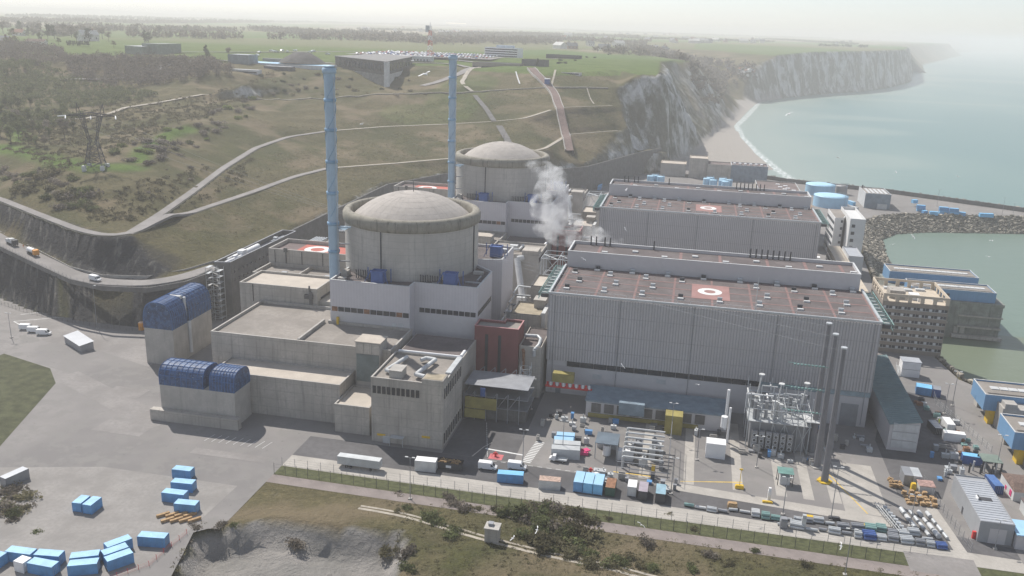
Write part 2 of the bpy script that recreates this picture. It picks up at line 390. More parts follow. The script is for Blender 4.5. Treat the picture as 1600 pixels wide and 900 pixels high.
def blur(Z, k=1):
    for _ in range(k):
        P_ = np.pad(Z, 1, mode='edge')
        Z = (P_[1:-1, 1:-1]*4 + (P_[:-2, 1:-1]+P_[2:, 1:-1]+P_[1:-1, :-2]+P_[1:-1, 2:])*2 + P_[:-2, :-2]+P_[2:, 2:]+P_[:-2, 2:]+P_[2:, :-2])/16
    return Z

track_low = QL([(560, 798, 0), (620, 806, 0), (680, 826, 0), (740, 846, 0), (800, 862, 0), (860, 876, 0), (980, 899, 0), (1040, 915, 0)])
platform = wallfoot + [(420, 700, 0), (420, 352, 0), (900, 352, 0), (900, -400, 0), (-900, -400, 0)]
site = [(-190, 190)]
scarp_t = QL([(302, 832, 0), (325, 826, 0), (360, 826, 0), (420, 820, 0), (480, 832, 0), (560, 838, 0), (618, 838, 0), (640, 850, 0), (622, 905, 0), (610, 960, 0), (560, 1100, 0), (330, 1100, 0), (265, 905, 0), (286, 865, 0)])
def relief(X, Y, Z, step):
    """natural roughness: more on banks and cliffs, none on the levelled platform"""
    gy, gx = np.gradient(Z, step)
    sl = np.hypot(gx, gy)
    flat = inpoly(X, Y, platform)
    Z = np.where(flat & ~inpoly(X, Y, basin), 0.0, Z)
    n1 = fbm(X, Y, 60, 4, 3)-.5; n2 = fbm(X, Y, 14, 4, 9)-.5; n3 = fbm(X, Y, 5, 3, 5)-.5
    paths = np.minimum(np.minimum(dline(X, Y, pathA), dline(X, Y, pathB)), np.minimum(dline(X, Y, road_n), dline(X, Y, road_f)))
    near = np.clip(paths/18-.25, 0, 1)
    steep = np.clip(sl-.55, 0, 1.2)
    amp = np.where(flat | (Z < -5), 0, 1.0)*np.where(Z > 87, .25, 1)
    wild = np.clip((-X-230)/120, 0, 1)*np.clip((Y-300)/80, 0, 1)*np.clip((1000-Y)/200, 0, 1)
    out = Z + amp*near*(n1*(2.0+6*wild) + n2*(1.2+2.4*wild) + n3*.7) + amp*steep*(n2*9+n3*7)*np.clip((Z-(-6))/12, 0, 1)*(Y > 380)
    for pl_, wd in ((pathA, 3.2), (pathB, 3.2), (roadc, 5.5)):
        bd = np.full(X.shape, 1e9); bz = np.zeros_like(X)
        for a_, b_ in zip(pl_[:-1], pl_[1:]):
            dx, dy = b_[0]-a_[0], b_[1]-a_[1]; t_ = np.clip(((X-a_[0])*dx+(Y-a_[1])*dy)/(dx*dx+dy*dy+1e-9), 0, 1)
            d_ = np.hypot(X-a_[0]-t_*dx, Y-a_[1]-t_*dy); m_ = d_ < bd; bd = np.where(m_, d_, bd); bz = np.where(m_, a_[2]+(b_[2]-a_[2])*t_, bz)
        w_ = np.clip(1-(bd-wd)/3.0, 0, 1)*(~flat); w_ = w_*w_*(3-2*w_); out = out*(1-w_)+bz*w_
    # foreground scrub bank between the perimeter road and the camera
    fg = flat & (Y < 226) & (X > -118)
    k = np.clip((214.5-Y)/9, 0, 1)*np.clip((X+118)/14, 0, 1)
    tr = np.clip(dline(X, Y, track_low)/5-.4, 0, 1)
    out = np.where(fg, out + k*((n1+.35)*6*np.clip((226-Y)/40, 0, 1)+n2*2.4*tr+n3*.9*tr), out)
    pit = inpoly(X, Y, scarp_t); dp = dline(X, Y, scarp_t+scarp_t[:1])
    out = np.where(pit, out - np.clip(dp/4.0, 0, 1)*7.0 + n2*1.0+n3*1.2*np.clip(2-dp/5, 0.12, 1), out)
    return out, sl
def zone(X, Y, Z, sl):
    """material weights: R chalk/rock, G lush grass, B ploughed or bare earth, A heath brown"""
    flat = inpoly(X, Y, platform)
    n2 = fbm(X, Y, 25, 4, 21); n3 = fbm(X, Y, 90, 3, 31)
    Rr = np.clip((sl-.95)*2.2, 0, 1)
    Rr = np.where((Y < 420) & (X < -190), np.clip((sl-.9)*2, 0, 1)*.0, Rr)
    G = np.zeros_like(X); B = np.zeros_like(X)
    dk = np.where((Y < 420) & (X < -190), np.clip((sl-.42)*5, 0, 1), 0)       # dark cut rock beside the access road
    G = np.where((Z > 86) & (sl < .35), .8, 0)
    lush = QL([(0, 230, 46), (60, 245, 46), (100, 256, 47), (150, 265, 47), (205, 262, 47)])
    G = np.maximum(G, np.clip(1.4-dline(X, Y, lush)/9, 0, 1))
    l2 = QL([(215, 252, 48), (225, 235, 50), (260, 212, 53), (295, 198, 56)]); G = np.maximum(G, np.clip(1.5-dline(X, Y, l2)/6, 0, 1))
    l3 = QL([(0, 188, 52), (28, 200, 50), (35, 225, 46)]); G = np.maximum(G, np.clip(1.5-dline(X, Y, l3)/6, 0, 1))
    lv = QL([(640, 142, 74), (700, 135, 78), (740, 115, 85)]); G = np.maximum(G, np.clip(1.5-dline(X, Y, lv)/20, 0, .3))
    B = np.clip((n2-.52)*5, 0, 1)*.8
    sh = np.where((Z > -12.5) & (Z < 0.5) & (Y > 880) & (X < 200), 1.0, 0)      # shingle
    pit = inpoly(X, Y, scarp_t)
    B = np.where(pit, .0, B)
    Rr = np.where(pit & (sl > .5), .9, Rr)
    pale = np.where(pit & (sl <= .5), 1.0, 0)
    return Rr, G, B, dk, np.maximum(sh, 0), pale

def grid_mesh(name, xs, ys, mat_, hole=None, lift=0.0, rough=True):
    Z = tin(xs, ys); step = xs[1]-xs[0]
    X, Y = np.meshgrid(xs, ys)
    if rough and step < 5: Z = blur(Z, 1)
    if rough: Zr, sl = relief(X, Y, Z, step)
    else:
        gy, gx = np.gradient(Z, step); sl = np.hypot(gx, gy); Zr = Z + (fbm(X, Y, 900, 3, 4)-.5)*14*np.clip((Z-50)/30, 0, 1)
    Rr, G, B, dk, sh, pale = zone(X, Y, Z, sl)
    flat = inpoly(X, Y, platform)
    ground_hide = flat & ((Y >= 226) | (X < -118)) & ~inpoly(X, Y, scarp_t) & ~inpoly(X, Y, basin)
    Zr = np.where(ground_hide, np.minimum(Zr, -.5), Zr) + lift
    ny, nx = X.shape
    # push steep faces sideways so chalk reads as buttresses and gullies
    if rough:
        gy, gx = np.gradient(Z, step); k = np.clip((sl-.7)*1.2, 0, 1)*(Y > 700)*(X > -70)
        ax = fbm(X*.95+Y*.3, Y*.28-X*.1, 19, 5, 77)-.5; px = X+ax*24*k*(gx/(sl+1e-6)); py = Y+ax*24*k*(gy/(sl+1e-6))
    else: px, py = X, Y
    co = np.stack([px, py, Zr], -1).reshape(-1, 3)
    idx = np.arange(nx*ny).reshape(ny, nx)
    q = np.stack([idx[:-1, :-1], idx[:-1, 1:], idx[1:, 1:], idx[1:, :-1]], -1).reshape(-1, 4)
    if hole:
        x0, x1, y0, y1 = hole
        cx = X[:-1, :-1].ravel()+step/2; cy = Y[:-1, :-1].ravel()+step/2
        q = q[~((cx > x0) & (cx < x1) & (cy > y0) & (cy < y1))]
    # drop what is far below the sea
    zq = Zr.reshape(-1)[q].max(1); q = q[zq > SEA-4]
    me = bpy.data.meshes.new(name)
    me.vertices.add(len(co)); me.vertices.foreach_set('co', co.ravel().astype(np.float32))
    me.loops.add(q.size); me.loops.foreach_set('vertex_index', q.ravel().astype(np.int32))
    me.polygons.add(len(q)); me.polygons.foreach_set('loop_start', np.arange(0, q.size, 4, dtype=np.int32))
    me.polygons.foreach_set('loop_total', np.full(len(q), 4, np.int32))
    me.polygons.foreach_set('use_smooth', np.ones(len(q), bool))
    me.update()
    a = me.color_attributes.new('zone', 'FLOAT_COLOR', 'POINT')
    a.data.foreach_set('color', np.stack([Rr, G, B, np.ones_like(G)], -1).reshape(-1).astype(np.float32))
    a = me.color_attributes.new('zone2', 'FLOAT_COLOR', 'POINT')
    a.data.foreach_set('color', np.stack([dk, sh, pale, np.ones_like(G)], -1).reshape(-1).astype(np.float32))
    me.materials.append(mat_)
    o = bpy.data.objects.new(name, me); COL.objects.link(o); o['kind'] = 'structure'
    return o, Zr-lift

def terrain_mat():
    m, n, l, b = newmat('terrain')
    g = n.new('ShaderNodeNewGeometry'); pos = g.outputs['Position']
    def attr(nm):
        a = n.new('ShaderNodeAttribute'); a.attribute_name = nm; s = n.new('ShaderNodeSeparateColor'); l.new(a.outputs['Color'], s.inputs[0]); return s.outputs
    z1 = attr('zone'); z2 = attr('zone2')
    big = ramp(n, l, noise(n, l, pos, .012, 5), .38, .62); mid = ramp(n, l, noise(n, l, pos, .06, 5, .65), .35, .65); fine = ramp(n, l, noise(n, l, pos, .45, 5, .7), .35, .65)
    olive = mix(n, l, mid, (.052, .062, .020), (.096, .098, .036))
    brown = mix(n, l, mid, (.118, .102, .050), (.185, .155, .085))
    c = mix(n, l, big, olive, brown)
    c = mix(n, l, mix(n, l, .5, (0, 0, 0), fine), c, (.05, .052, .028))
    # pale chalk scree showing through the turf
    micro = ramp(n, l, noise(n, l, pos, 1.7, 6, .8), .42, .62)
    mc = n.new('ShaderNodeMath'); mc.operation = 'MULTIPLY'; l.new(micro, mc.inputs[0]); mc.inputs[1].default_value = .45
    c = mix(n, l, mc.outputs[0], c, mix(n, l, mid, (.19, .165, .11), (.045, .05, .025)))
    scr = ramp(n, l, noise(n, l, pos, .11, 6, .75, stretch=(1, 1, .4)), .60, .72)
    mm = n.new('ShaderNodeMath'); mm.operation = 'MULTIPLY'; l.new(scr, mm.inputs[0]); mm.inputs[1].default_value = .35
    c = mix(n, l, mm.outputs[0], c, (.26, .245, .225))
    c = mix(n, l, z1[2], c, (.20, .16, .105))
    lush = mix(n, l, mid, (.075, .125, .025), (.115, .170, .04))
    c = mix(n, l, z1[1], c, lush)
    # big fields on the far plateau: patches with their own crop colour
    v = n.new('ShaderNodeTexVoronoi'); v.inputs['Scale'].default_value = .0021
    mpv = n.new('ShaderNodeVectorMath'); mpv.operation = 'MULTIPLY'; l.new(pos, mpv.inputs[0]); mpv.inputs[1].default_value = (1.0, .42, 0); l.new(mpv.outputs[0], v.inputs['Vector'])
    sepv = n.new('ShaderNodeSeparateColor'); l.new(v.outputs['Color'], sepv.inputs[0])
    crop = mix(n, l, ramp(n, l, sepv.outputs[0], .2, .75), (.10, .155, .05), (.16, .16, .085))
    crop = mix(n, l, ramp(n, l, sepv.outputs[1], .78, .84), crop, (.24, .21, .15))
    sp = n.new('ShaderNodeSeparateXYZ'); l.new(pos, sp.inputs[0])
    far = ramp(n, l, sp.outputs[1], 1250, 1450)
    high = ramp(n, l, sp.outputs[2], 84, 90)
    fm = n.new('ShaderNodeMath'); fm.operation = 'MULTIPLY'; l.new(far, fm.inputs[0]); l.new(high, fm.inputs[1])
    c = mix(n, l, fm.outputs[0], c, crop)
    # dark cut rock with pale run-off streaks
    sk = ramp(n, l, noise(n, l, pos, .35, 5, .6, stretch=(1, .5, .12)), .52, .72)
    c = mix(n, l, z2[0], c, mix(n, l, sk, (.055, .055, .057), (.17, .16, .145)))
    # chalk: white faces, grey weathering, turf on ledges
    ck = ramp(n, l, noise(n, l, pos, .035, 7, .7, stretch=(1, 1, .55)), .40, .56)
    ck2 = ramp(n, l, noise(n, l, pos, .16, 6, .75, stretch=(1, 1, .35)), .4, .65)
    chalk = mix(n, l, ck2, (.58, .575, .55), (.40, .395, .375))
    chalk = mix(n, l, ck, chalk, mix(n, l, ck2, (.13, .13, .095), (.21, .20, .165)))
    c = mix(n, l, z1[0], c, chalk)
    c = mix(n, l, z2[1], c, mix(n, l, fine, (.40, .37, .34), (.33, .31, .28)))
    c = mix(n, l, z2[2], c, mix(n, l, mid, (.32, .30, .28), (.24, .23, .215)))
    l.new(c, b.inputs['Base Color']); b.inputs['Roughness'].default_value = .95; b.inputs['Specular IOR Level'].default_value = .1
    bn = noise(n, l, pos, .5, 6, .7); bp = n.new('ShaderNodeBump'); bp.inputs['Strength'].default_value = .9; bp.inputs['Distance'].default_value = 1.6
    l.new(bn, bp.inputs['Height']); l.new(bp.outputs[0], b.inputs['Normal'])
    return m
TERR = terrain_mat()
NX = np.arange(-620, 331, 2.5); NY = np.arange(-120, 1401, 2.5)
hill, HZ = grid_mesh('hillside', NX, NY, TERR)
MX = np.arange(-1990, 1900, 10.0); MY = np.arange(-400, 4400, 10.0)
mid_o, MZ = grid_mesh('plateau', MX, MY, TERR, hole=(-612, 323, -112, 1393), lift=-.6)
FX = np.arange(-20000, 9000, 100.0); FY = np.arange(-400, 24000, 100.0)
far_o, FZ = grid_mesh('far_plateau', FX, FY, TERR, hole=(-1900, 1800, -300, 4300), lift=-2.0, rough=False)
def hz(x, y):
    for xs, ys, Z in ((NX, NY, HZ), (MX, MY, MZ), (FX, FY, FZ)):
        if xs[0] < x < xs[-1]-10 and ys[0] < y < ys[-1]-10:
            st = xs[1]-xs[0]; i = (x-xs[0])/st; j = (y-ys[0])/st; a = int(i); b = int(j); fi = i-a; fj = j-b
            return float((Z[b, a]*(1-fi)+Z[b, a+1]*fi)*(1-fj)+(Z[b+1, a]*(1-fi)+Z[b+1, a+1]*fi)*fj)
    return 0.0
def onhill(px, py, z0=10, z1=100):
    """walk along the sight line to the first point of the terrain"""
    d = cF*FPX + cR*(px-800) - cU*(py-450)
    t = 120/d.length
    p = Vector((0, 0, CH)); st = d.normalized()
    s = 150.0
    while s < 9000:
        q = p+st*s
        if q.z <= max(hz(q.x, q.y), -10): return (q.x, q.y, q.z)
        s += max(1.5, s*.003)
    return (q.x, q.y, q.z)

# sea
def sea_mat():
    m, n, l, b = newmat('sea_water')
    g = n.new('ShaderNodeNewGeometry'); pos = g.outputs['Position']
    a = ramp(n, l, noise(n, l, pos, .0022, 4, .5, stretch=(1, .45, 1)), .42, .58)
    c = mix(n, l, a, (.125, .215, .205), (.16, .245, .225))
    at = n.new('ShaderNodeAttribute'); at.attribute_name = 'shallow'; s = n.new('ShaderNodeSeparateColor'); l.new(at.outputs['Color'], s.inputs[0])
    c = mix(n, l, s.outputs[0], c, (.24, .30, .265))
    c = mix(n, l, s.outputs[1], c, (.155, .185, .13))
    foam = ramp(n, l, noise(n, l, pos, .35, 4, .6), .38, .55)
    fo = n.new('ShaderNodeMath'); fo.operation = 'MULTIPLY'; l.new(foam, fo.inputs[0]); l.new(s.outputs[2], fo.inputs[1])
    c = mix(n, l, fo.outputs[0], c, (.75, .77, .76))
    l.new(c, b.inputs['Base Color']); b.inputs['Roughness'].default_value = .38; b.inputs['Specular IOR Level'].default_value = .22
    h1 = noise(n, l, pos, .09, 5, .6); bp = n.new('ShaderNodeBump'); bp.inputs['Strength'].default_value = .35; bp.inputs['Distance'].default_value = 1.0
    l.new(h1, bp.inputs['Height']); l.new(bp.outputs[0], b.inputs['Normal'])
    return m
def sea_grid(name, xs, ys, z, hole=None):
    X, Y = np.meshgrid(xs, ys); nx = len(xs); ny = len(ys); st = xs[1]-xs[0]
    ds = dline(X, Y, shore+head2_foot)
    wob = fbm(X, Y, 160, 4, 41)
    sh = np.clip(1.25-ds/(70+240*np.clip(wob-.3, 0, 1)), 0, 1)
    # sediment plumes drifting out from the beach
    for cx, cy, rx, ry in ((200, 1500, 150, 90), (240, 1750, 190, 60), (420, 2300, 420, 50), (180, 1150, 110, 90), (900, 3700, 500, 150)):
        d2 = ((X-cx)/rx)**2+((Y-cy)/ry)**2+(wob-.5)*1.2
        sh = np.maximum(sh, .55*np.clip((1.1-d2)*1.6, 0, 1))
    bas = inpoly(X, Y, basin)
    green = bas*np.clip(.55+.45*((X < 185) & (Y < 470)), 0, 1)
    sh = np.where(bas, 0, sh)
    foam = np.clip(1-np.abs(ds-2.2)/3.2, 0, 1)*(Y > 850)*(st < 5)
    idx = np.arange(nx*ny).reshape(ny, nx)
    q = np.stack([idx[:-1, :-1], idx[:-1, 1:], idx[1:, 1:], idx[1:, :-1]], -1).reshape(-1, 4)
    if hole:
        x0, x1, y0, y1 = hole; cx = X[:-1, :-1].ravel()+st/2; cy = Y[:-1, :-1].ravel()+st/2
        q = q[~((cx > x0) & (cx < x1) & (cy > y0) & (cy < y1))]
    co = np.stack([X, Y, np.full_like(X, z)], -1).reshape(-1, 3)
    me = bpy.data.meshes.new(name); me.from_pydata(co.tolist(), [], q.tolist()); me.update()
    a = me.color_attributes.new('shallow', 'FLOAT_COLOR', 'POINT')
    a.data.foreach_set('color', np.stack([sh, green, foam, np.ones_like(sh)], -1).reshape(-1).astype(np.float32))
    me.materials.append(SEAM); o = bpy.data.objects.new(name, me); COL.objects.link(o); o['kind'] = 'structure'
SEAM = sea_mat()
sea_grid('sea_inshore', np.arange(-60, 461, 3.0), np.arange(330, 2101, 3.0), SEA)
sea_grid('sea', np.concatenate([np.arange(-60, 3000, 20.0)]), np.arange(330, 5800, 20.0), SEA-.05, hole=(-41, 440, 350, 2090))
def sea_far():
    s = MB()
    xs = [-60, 2980, 60000]; ys = [-4000, 330, 5790, 90000]
    for i in range(2):
        for j in range(3):
            if i == 0 and j == 1: continue
            s.add([(xs[i], ys[j], SEA-.1), (xs[i+1], ys[j], SEA-.1), (xs[i+1], ys[j+1], SEA-.1), (xs[i], ys[j+1], SEA-.1)], [(0, 1, 2, 3)])
    o = s.build('open_sea', SEAM); o['kind'] = 'structure'
sea_far()
# levelled platform (asphalt) with the basin cut out of it: sheet with a quay face
gp = [(p[0], p[1]) for p in wallfoot[:8]] + [(-216, 600), (-187, 668), (-120, 706), (-88, 745), (-50, 860), (-15, 905), (30, 915), (90, 873), (175, 849), (274, 795), (420, 730), (700, 640), (700, 600), (424, 700), (340, 772), (266, 768), (180, 746), (149, 729), (129, 702), (119, 651), (112, 584), (110, 553), (107.5, 520), (107.5, 460), (111, 430), (112, 400), (116, 370), (129, 354), (160, 350), (424, 350), (900, 350), (900, -400), (110, -400), (110, 225.8), (-118, 226)]
gp2 = gp[:-1] + [(-118, 226)]
pitp = [(p[0], p[1]) for p in scarp_t[:9]]
def ground():
    outer_ = gp + [(-118, 100), (-165, -400), (-900, -400)]
    n0 = len(outer_); vs = [Vector(p) for p in outer_] + [Vector(p[:2]) for p in scarp_t]
    es = [(i, (i+1) % n0) for i in range(n0)] + [(n0+i, n0+(i+1) % len(scarp_t)) for i in range(len(scarp_t))]
    v, e, f, _, _, _ = delaunay_2d_cdt(vs, es, [], 0, 1e-4)
    me = bpy.data.meshes.new('ground'); px = np.array([p.x for p in v]); py = np.array([p.y for p in v])
    keep = []
    for t in f:
        cx = np.array([px[list(t)].mean()]); cy = np.array([py[list(t)].mean()])
        if inpoly(cx, cy, outer_)[0] and not inpoly(cx, cy, scarp_t)[0]: keep.append(tuple(t))
    me.from_pydata([(p.x, p.y, 0.0) for p in v], [], keep); me.update(); me.materials.append(GROUND)
    o = bpy.data.objects.new('ground', me); COL.objects.link(o); o['kind'] = 'structure'
def ground_mat():
    m, n, l, b = newmat('ground_asphalt')
    g = n.new('ShaderNodeNewGeometry'); pos = g.outputs['Position']
    big = ramp(n, l, noise(n, l, pos, .02, 4), .4, .62); mid = ramp(n, l, noise(n, l, pos, .15, 5, .65), .4, .62); fine = noise(n, l, pos, 1.5, 4)
    c = mix(n, l, big, (.20, .19, .185), (.26, .245, .235))
    c = mix(n, l, ramp(n, l, mid, .2, 1), c, (.225, .215, .205))
    st = ramp(n, l, noise(n, l, pos, .5, 5, .7), .62, .72)
    c = mix(n, l, st, c, (.14, .135, .13))
    l.new(c, b.inputs['Base Color']); b.inputs['Roughness'].default_value = .95; b.inputs['Specular IOR Level'].default_value = .15
    bp = n.new('ShaderNodeBump'); bp.inputs['Strength'].default_value = .2; l.new(fine, bp.inputs['Height']); l.new(bp.outputs[0], b.inputs['Normal'])
    return m
GROUND = ground_mat()
ground()

def ribbon(name, pl, w, mat_, lift=.25, drape=True, kind='structure', parent=None, dens=4.0, thick=0.0):
    """strip of width w along a polyline (world points), laid on the terrain"""
    pts = []
    for a, b in zip(pl[:-1], pl[1:]):
        a = Vector(a[:3]) if len(a) > 2 else Vector((a[0], a[1], 0)); b = Vector(b[:3]) if len(b) > 2 else Vector((b[0], b[1], 0))
        k = max(1, int((b-a).length/dens))
        pts += [a.lerp(b, i/k) for i in range(k)]
    pts.append(b)
    vs = []; fs = []
    if len(pts) > 8:                                            # soften the bends
        for _ in range(3): pts = [pts[0]]+[(pts[i-1]+pts[i]*2+pts[i+1])/4 for i in range(1, len(pts)-1)]+[pts[-1]]
    for i, p in enumerate(pts):
        t = (pts[min(i+1, len(pts)-1)]-pts[max(i-1, 0)]); t = Vector((t.x, t.y)).normalized(); nn = Vector((-t.y, t.x))
        for s_ in (-1, -.33, .33, 1):
            x = p.x+nn.x*w/2*s_; y = p.y+nn.y*w/2*s_
            vs.append([x, y, p.z])
        if drape:
            h = max(hz(v[0], v[1]) for v in vs[-4:])
            for v in vs[-4:]: v[2] = h+lift
        else:
            for v in vs[-4:]: v[2] = p.z+lift
    for i in range(len(pts)-1):
        for k in range(3): fs.append((i*4+k, i*4+k+1, i*4+k+5, i*4+k+4))
    s = MB(); s.add(vs, fs, 0, True)
    if thick:                                               # skirts so that the strip never floats
        for e in (0, 3):
            vv = []
            for i in range(len(pts)): v = vs[i*4+e]; vv += [v, (v[0], v[1], v[2]-thick)]
            s.add(vv, [(2*i, 2*i+1, 2*i+3, 2*i+2) for i in range(len(pts)-1)])
    o = s.build(name, mat_, parent)
    if parent is None and kind: o['kind'] = kind
    return o
ribbon('path', pathA[:11], 4.6, ASPH_L, thick=1.2); ribbon('path', pathA[10:17], 3.2, TRACK, thick=1.2)
ribbon('path', pathB[:7], 4.6, ASPH_L, thick=1.2); ribbon('path', pathB[6:12], 3.0, TRACK, thick=1.2)
ribbon('path', pathA[16:], 1.6, TRACK, thick=1.2); ribbon('path', pathB[12:], 1.6, TRACK, thick=1.2); ribbon('path', pathC, 2.0, TRACK, thick=1.2)
ribbon('access_road', roadc, 9.0, ASPH_L, drape=False, lift=.35, thick=1.2)

def offset_line(pl, d):
    out = []
    for i, p in enumerate(pl):
        a = Vector(pl[max(i-1, 0)][:2]); b = Vector(pl[min(i+1, len(pl)-1)][:2]); t = (b-a).normalized(); out.append((p[0]-t.y*d, p[1]+t.x*d))
    return out
DITCH = mat('ditch', (.06, .06, .045), .95)
for pl_, w_ in ((pathA[:11], 2.9), (pathA[10:17], 2.2), (pathB[:7], 2.9), (pathB[6:12], 2.1), (pathA[16:], 1.3), (pathB[12:], 1.3), (pathC, 1.5)):
    ribbon('ditch', offset_line(pl_, -w_), .9, DITCH, lift=.12, thick=.6)
# ------------------------------------------------------------------ buildings
def rect(x0, x1, y0, y1): return [(x0, y0), (x1, y0), (x1, y1), (x0, y1)]
def block(t, poly, z0, z1, wm, rm, par=.9, cap=None, tw=.35, roof='roof'):
    """walls up to z1 with a parapet, roof sheet 'par' lower, thin coping on top"""
    s = MB(); s.prism(poly, z0, z1-par-.05); s.wall(poly, tw, z1-par-.05, z1); s.build('wall', wm, t)
    c = Vector((sum(p[0] for p in poly)/len(poly), sum(p[1] for p in poly)/len(poly)))
    s = MB(); s.prism(poly, z1-par-.05, z1-par, 0, None)
    o = MB(); n = len(poly)
    inn = []
    for i in range(n):
        p0, p, p1 = Vector(poly[i-1]), Vector(poly[i]), Vector(poly[(i+1) % n]); a = (p-p0).normalized(); b = (p1-p).normalized()
        k = Vector((-a.y, a.x))+Vector((-b.y, b.x)); k = k/max(k.dot(Vector((-a.y, a.x))), .3); inn.append(tuple(p+k*(tw+.01)))
    o.add([(x, y, z1-par+.01) for x, y in inn], [tuple(range(n))]); o.build(roof, rm, t)
    if cap:
        o = MB(); o.wall([tuple(p) for p in grow(poly, .06)], tw+.12, z1+.002, z1+.16); o.build('coping', cap, t)
def grow(poly, d):
    n = len(poly); out = []
    for i in range(n):
        p0, p, p1 = Vector(poly[i-1]), Vector(poly[i]), Vector(poly[(i+1) % n]); a = (p-p0).normalized(); b = (p1-p).normalized()
        na = Vector((-a.y, a.x)); k = na+Vector((-b.y, b.x)); k = k/max(k.dot(na), .3); out.append(tuple(p-k*d))
    return out
def ring(s, cx, cy, r0, r1, z, n=40, z2=None, mi=0):
    vs = []
    for i in range(n):
        t = 2*PI*i/n; vs += [(cx+r0*math.cos(t), cy+r0*math.sin(t)*1.0, z), (cx+r1*math.cos(t), cy+r1*math.sin(t), z)]
    s.add(vs, [(2*i, 2*i+1, (2*i+3) % (2*n), (2*i+2) % (2*n)) for i in range(n)], mi)
def windows_x(t, x0, x1, y, z0, z1, n, name='window', gap=.25, m=None, dp=.12, frame=None, sign=-1):
    w = (x1-x0)/n
    for i in range(n):
        s = MB(); a = x0+i*w+gap/2; b = x0+(i+1)*w-gap/2
        s.box(a, b, *(sorted((y, y+sign*dp))), z0, z1); o = s.build(name, m or DARKW, t)
def windows_y(t, y0, y1, x, z0, z1, n, name='window', gap=.25, m=None, dp=.12, sign=1):
    w = (y1-y0)/n
    for i in range(n):
        s = MB(); a = y0+i*w+gap/2; b = y0+(i+1)*w-gap/2
        s.box(*(sorted((x, x+sign*dp))), a, b, z0, z1); s.build(name, m or DARKW, t)
ORD = ['front', 'rear']

